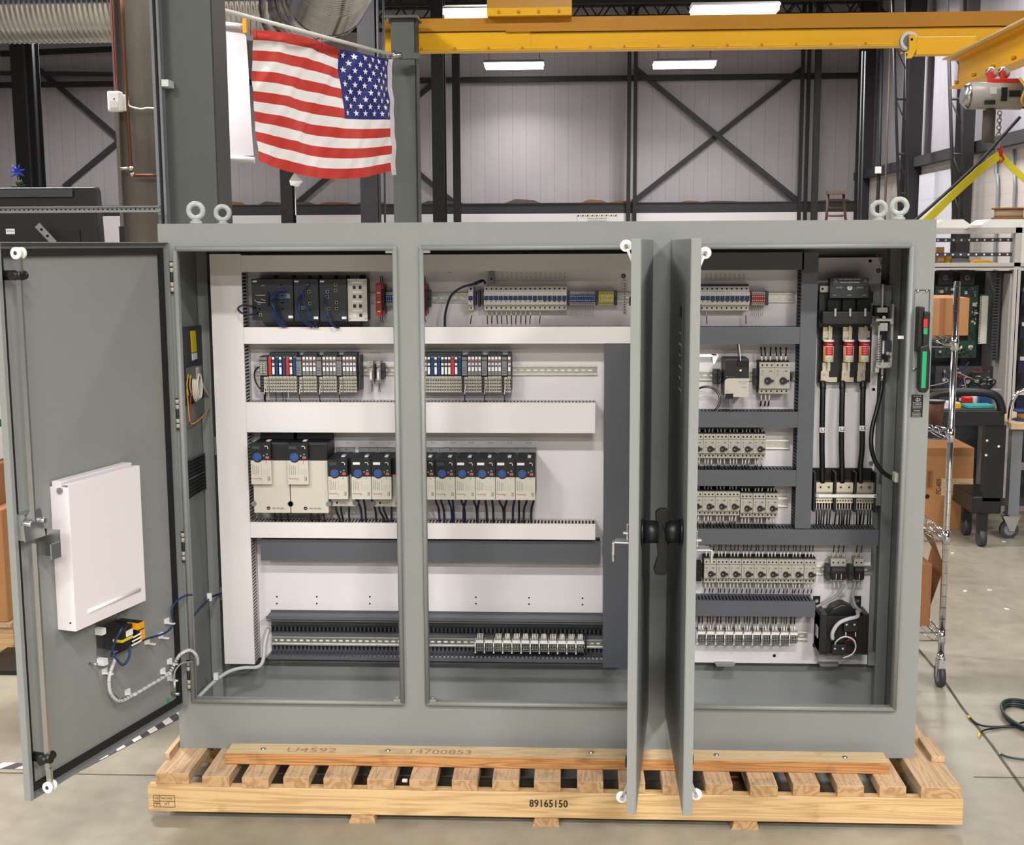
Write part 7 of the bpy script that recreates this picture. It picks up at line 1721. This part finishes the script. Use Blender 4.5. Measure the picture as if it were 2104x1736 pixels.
for i, px in enumerate((1701.5, 1743, 1775)):
    q0, q1 = P(px, 743, .335), P(px-1, 698, .335)
    f = empty('cartridge_fuse', f'red and white cartridge fuse, {("left", "middle", "right")[i]} one of three', 'fuse', 'cartridge fuses', (q0.x, .335, q0.z)); h = q1.z-q0.z; r = .0185
    MB().cyl((0, 0, 0), (0, 0, h), r, WHITE, 28).build('fuse_barrel', f)
    mb = MB(); mb.cyl((0, 0, h*.72), (0, 0, h*.92), r+.0004, DKRED, 28, cap=False); mb.cyl((0, 0, h*.02), (0, 0, h*.08), r+.0004, YELLOWT, 28, cap=False)
    n = 10; pts = []
    for k in range(n+1):
        a = -PI/2-.75+1.5*k/n; pts.append((math.cos(a)*(r+.0008), math.sin(a)*(r+.0008)))
    v = [(x, y, z) for z in (h*.30, h*.70) for x, y in pts]; mb.add(v, [(k, k+1, n+2+k, n+1+k) for k in range(n)], RED)
    v = []
    for k in range(4):
        a = -PI/2-.75-.34+.3*k/3; v.append((math.cos(a)*(r+.0006), math.sin(a)*(r+.0006)))
    mb.add([(x, y, z) for z in (h*.1, h*.72) for x, y in v], [(k, k+1, 5+k, 4+k) for k in range(3)], MATS['orange_relay'])
    for k in range(4): mb.text('FUSE 600V', .0035, (0, -r-.0014, h*(.38+.08*k)), LABEL, width=.016)
    mb.text('Trojan', .005, (0, -r-.001, h*.79), LABEL, width=.018); mb.text('AJT', .004, (0, -r-.001, h*.16), INK)
    mb.build('fuse_label', f, raw=True)
    MB().box(-.0022, .0035, -.006, .006, h, h+.05, BRASS).box(-.0022, .0035, -.006, .006, -.03, 0, BRASS).build('fuse_blade', f)
# power cables L1..L3
for i, (px0, px1) in enumerate(((1690.5, 1689.5), (1730.5, 1730), (1773, 1768))):
    f = empty('power_cable', f'thick black power cable marked L{i+1} below the fuses', 'cable', 'thick black power cables', (0, 0, 0))
    pts = [P(px0, 784, .345), P(px0+.3, 800, .335), P(px0-1, 860, .325), P(px0-1.5, 920, .325), P(px1, 955, .33), P(px1, 992, .335)]
    MB().tube(pts, .0098, CBLACK, 14).build('cable_sheath', f); MB().tube([pts[0]+Vector((0, 0, -.004)), pts[1]], .0112, CBLACK, 12, sub=1).build('heat_shrink', f)
    q = P(px0-1.2, 882.5-i*1.8, .325); hh = .0095
    o = MB().cyl((q.x, q.y-.002, q.z-hh), (q.x, q.y-.002, q.z+hh), .0122, LABEL, 18, cap=False).text(f'L{i+1}', .015, (q.x, q.y-.0148, q.z-.005), INK, bold=.02).build('phase_marker', f, raw=True)
# distribution block
a, b2, c, d = RC(1672, 968, 1798, 1050, .33); w = (b2-a)/2; h = d-c
t = empty('distribution_block', 'black power distribution block with three metal lug rows', 'distribution block', None, ((a+b2)/2, PYF-.0008, c))
mb = MB(); mb.box(-w, w, -.02, 0, 0, h, BLACKM)
for x in (-1, -.33, .33, .97): mb.box(x*w-.003, x*w+.003, -.085, -.02, 0, h*.98, BLACKP)
mb.build('insulated_base', t)
for k in range(3):
    xc = (-.66+.66*k)*w+.001; lw = w*.27
    mb = MB(); mb.box(xc-lw, xc+lw, -.07, -.022, h*.46, h*.72, BRASS)
    for s_ in (-.5, .5): mb.cyl((xc+s_*lw, -.072, h*.6), (xc+s_*lw, -.07, h*.6), .0078, STEEL, 16); mb.cyl((xc+s_*lw, -.0724, h*.6), (xc+s_*lw, -.072, h*.6), .0042, DKGREY, 6)
    mb.box(xc-lw, xc+lw, -.062, -.022, h*.34, h*.46, STEEL); mb.box(xc-lw, xc+lw, -.07, -.022, h*.20, h*.32, BRASS)
    for j in range(6): mb.disc((xc-lw*.85+j*lw*.34, -.0702, h*.26), .0026, INK, 8)
    mb.build('lug_row', t)
    rr_ = random.Random(k)
    for j in range(6):
        x = xc-lw*.85+j*lw*.34; dx = rr_.uniform(-.003, .003)
        MB().tube([(x, -.06, h*.21), (x, -.06, h*.02)], .0024, CWHITE, 5, sub=1).build('wire_sleeve', t); MB().tube([(x, -.06, h*.02), (x+dx, -.055, -.025), (x+dx*1.4, -.05, -.055)], .0028, CBLACK, 5, sub=1).build('lead_wire', t)
MB().box(-w*.93, w*1.0, -.092, -.088, h*.37, h*.45, WHITE).cyl((-w*.9, -.094, h*.41), (-w*.9, -.087, h*.41), .004, STEEL, 8).cyl((w*.96, -.094, h*.41), (w*.96, -.085, h*.41), .004, STEEL, 8).build('retaining_bar', t)
# operating mechanism with spring and flexible cable
t = empty('operating_mechanism', 'steel operating mechanism with coil spring right of the disconnect switch', 'switch mechanism', None, (0, 0, 0))
mb = MB(); dbox(mb, 1786, 586, 1832, 630, .37, .399, MIDGREY); dbox(mb, 1831, 625, 1835, 752, .33, .399, SATIN); dbox(mb, 1812, 584, 1815, 640, .33, .37, SATIN); dbox(mb, 1792, 600, 1794, 622, .36, .37, BLACKM); mb.build('mounting_bracket', t)
mb = MB(); n = 17; q0, q1 = P(1806, 690, .33), P(1805, 748, .33)
pts = [(q0.x+(q1.x-q0.x)*k/(n*8)+math.cos(k*PI/4)*.0085, .33+math.sin(k*PI/4)*.0085, q0.z+(q1.z-q0.z)*k/(n*8)) for k in range(n*8)]
mb.tube(pts, .0017, SATIN, 5, sub=1); mb.cyl(P(1806, 668, .33), q1, .004, SATIN, 8); mb.build('coil_spring', t)
mb = MB(); mb.cyl(P(1816, 690, .335), P(1812, 785, .335), .0045, SATIN, 8); mb.box(*(lambda r_: (r_[0], r_[1], .325, .345, r_[2], r_[3]))(RC(1812, 682, 1820, 698, .33)), BLACKP); mb.box(*(lambda r_: (r_[0], r_[1], .325, .345, r_[2], r_[3]))(RC(1811, 727, 1819, 738, .33)), BLACKP); mb.build('push_rod', t)
mb = MB()
for a_ in ((1803, 632, 1824, 642), (1800, 655, 1834, 660), (1808, 664, 1824, 680), (1800, 745, 1830, 756), (1798, 755, 1806, 765), (1818, 700, 1832, 728)): dbox(mb, *a_, .325, .36, SATIN if a_[1] != 700 else DKGREY)
for px, py in ((1816, 652), (1832, 663), (1824, 726), (1829, 727), (1826, 752)): q = P(px, py, .322); mb.cyl((q.x, .318, q.z), (q.x, .326, q.z), .006, SATIN, 8)
dbox(mb, 1796, 628, 1822, 650, .345, .368, BLACKM); mb.build('linkage', t)
f = empty('operating_cable', 'black flexible cable curving from the mechanism to the right cabinet wall', 'cable', None, (0, 0, 0))
MB().tube([P(1812, 784, .335), P(1811, 800, .33), P(1802, 840, .30), P(1792, 880, .28), P(1790, 915, .26), P(1797, 945, .22), P(1814, 970, .18), P(1836, 984, .14)], .0078, CBLACK, 12).build('cable_sheath', f)
MB().cyl(P(1813, 770, .335), P(1812, 786, .335), .0055, STEEL, 10).build('cable_ferrule', f)
q = P(1841, 981, .10); MB().box(q.x-.006, q.x+.008, .09, .13, q.z-.017, q.z+.017, CWHITE).build('cable_end_cap', f, bevel=.004)
q = P(1790, 951, .39); tag(MB().cyl((q.x, .385, q.z), (q.x, .3995, q.z), .008, STEEL, 6).build('panel_bolt'), 'steel panel bolt right of the thick power cables', 'bolt')
tag(MB().tube([P(1800, 523, .38), P(1806, 530, .375), P(1812, 545, .375)], .002, CGREY, 5).cyl(P(1810, 540, .375), P(1813, 548, .375), .003, STEEL, 6).build('earth_wire'), 'thin earth wire with lug at the top right of the panel', 'wire')
# green floor of the right inner wall: cable nut near the frame
q = P(1853, 693, .02); tag(MB().box(q.x-.012, q.x+.006, .02, .03, q.z-.005, q.z+.005, WHITE).build('striker_pin'), 'small white striker on the right opening edge', 'striker')
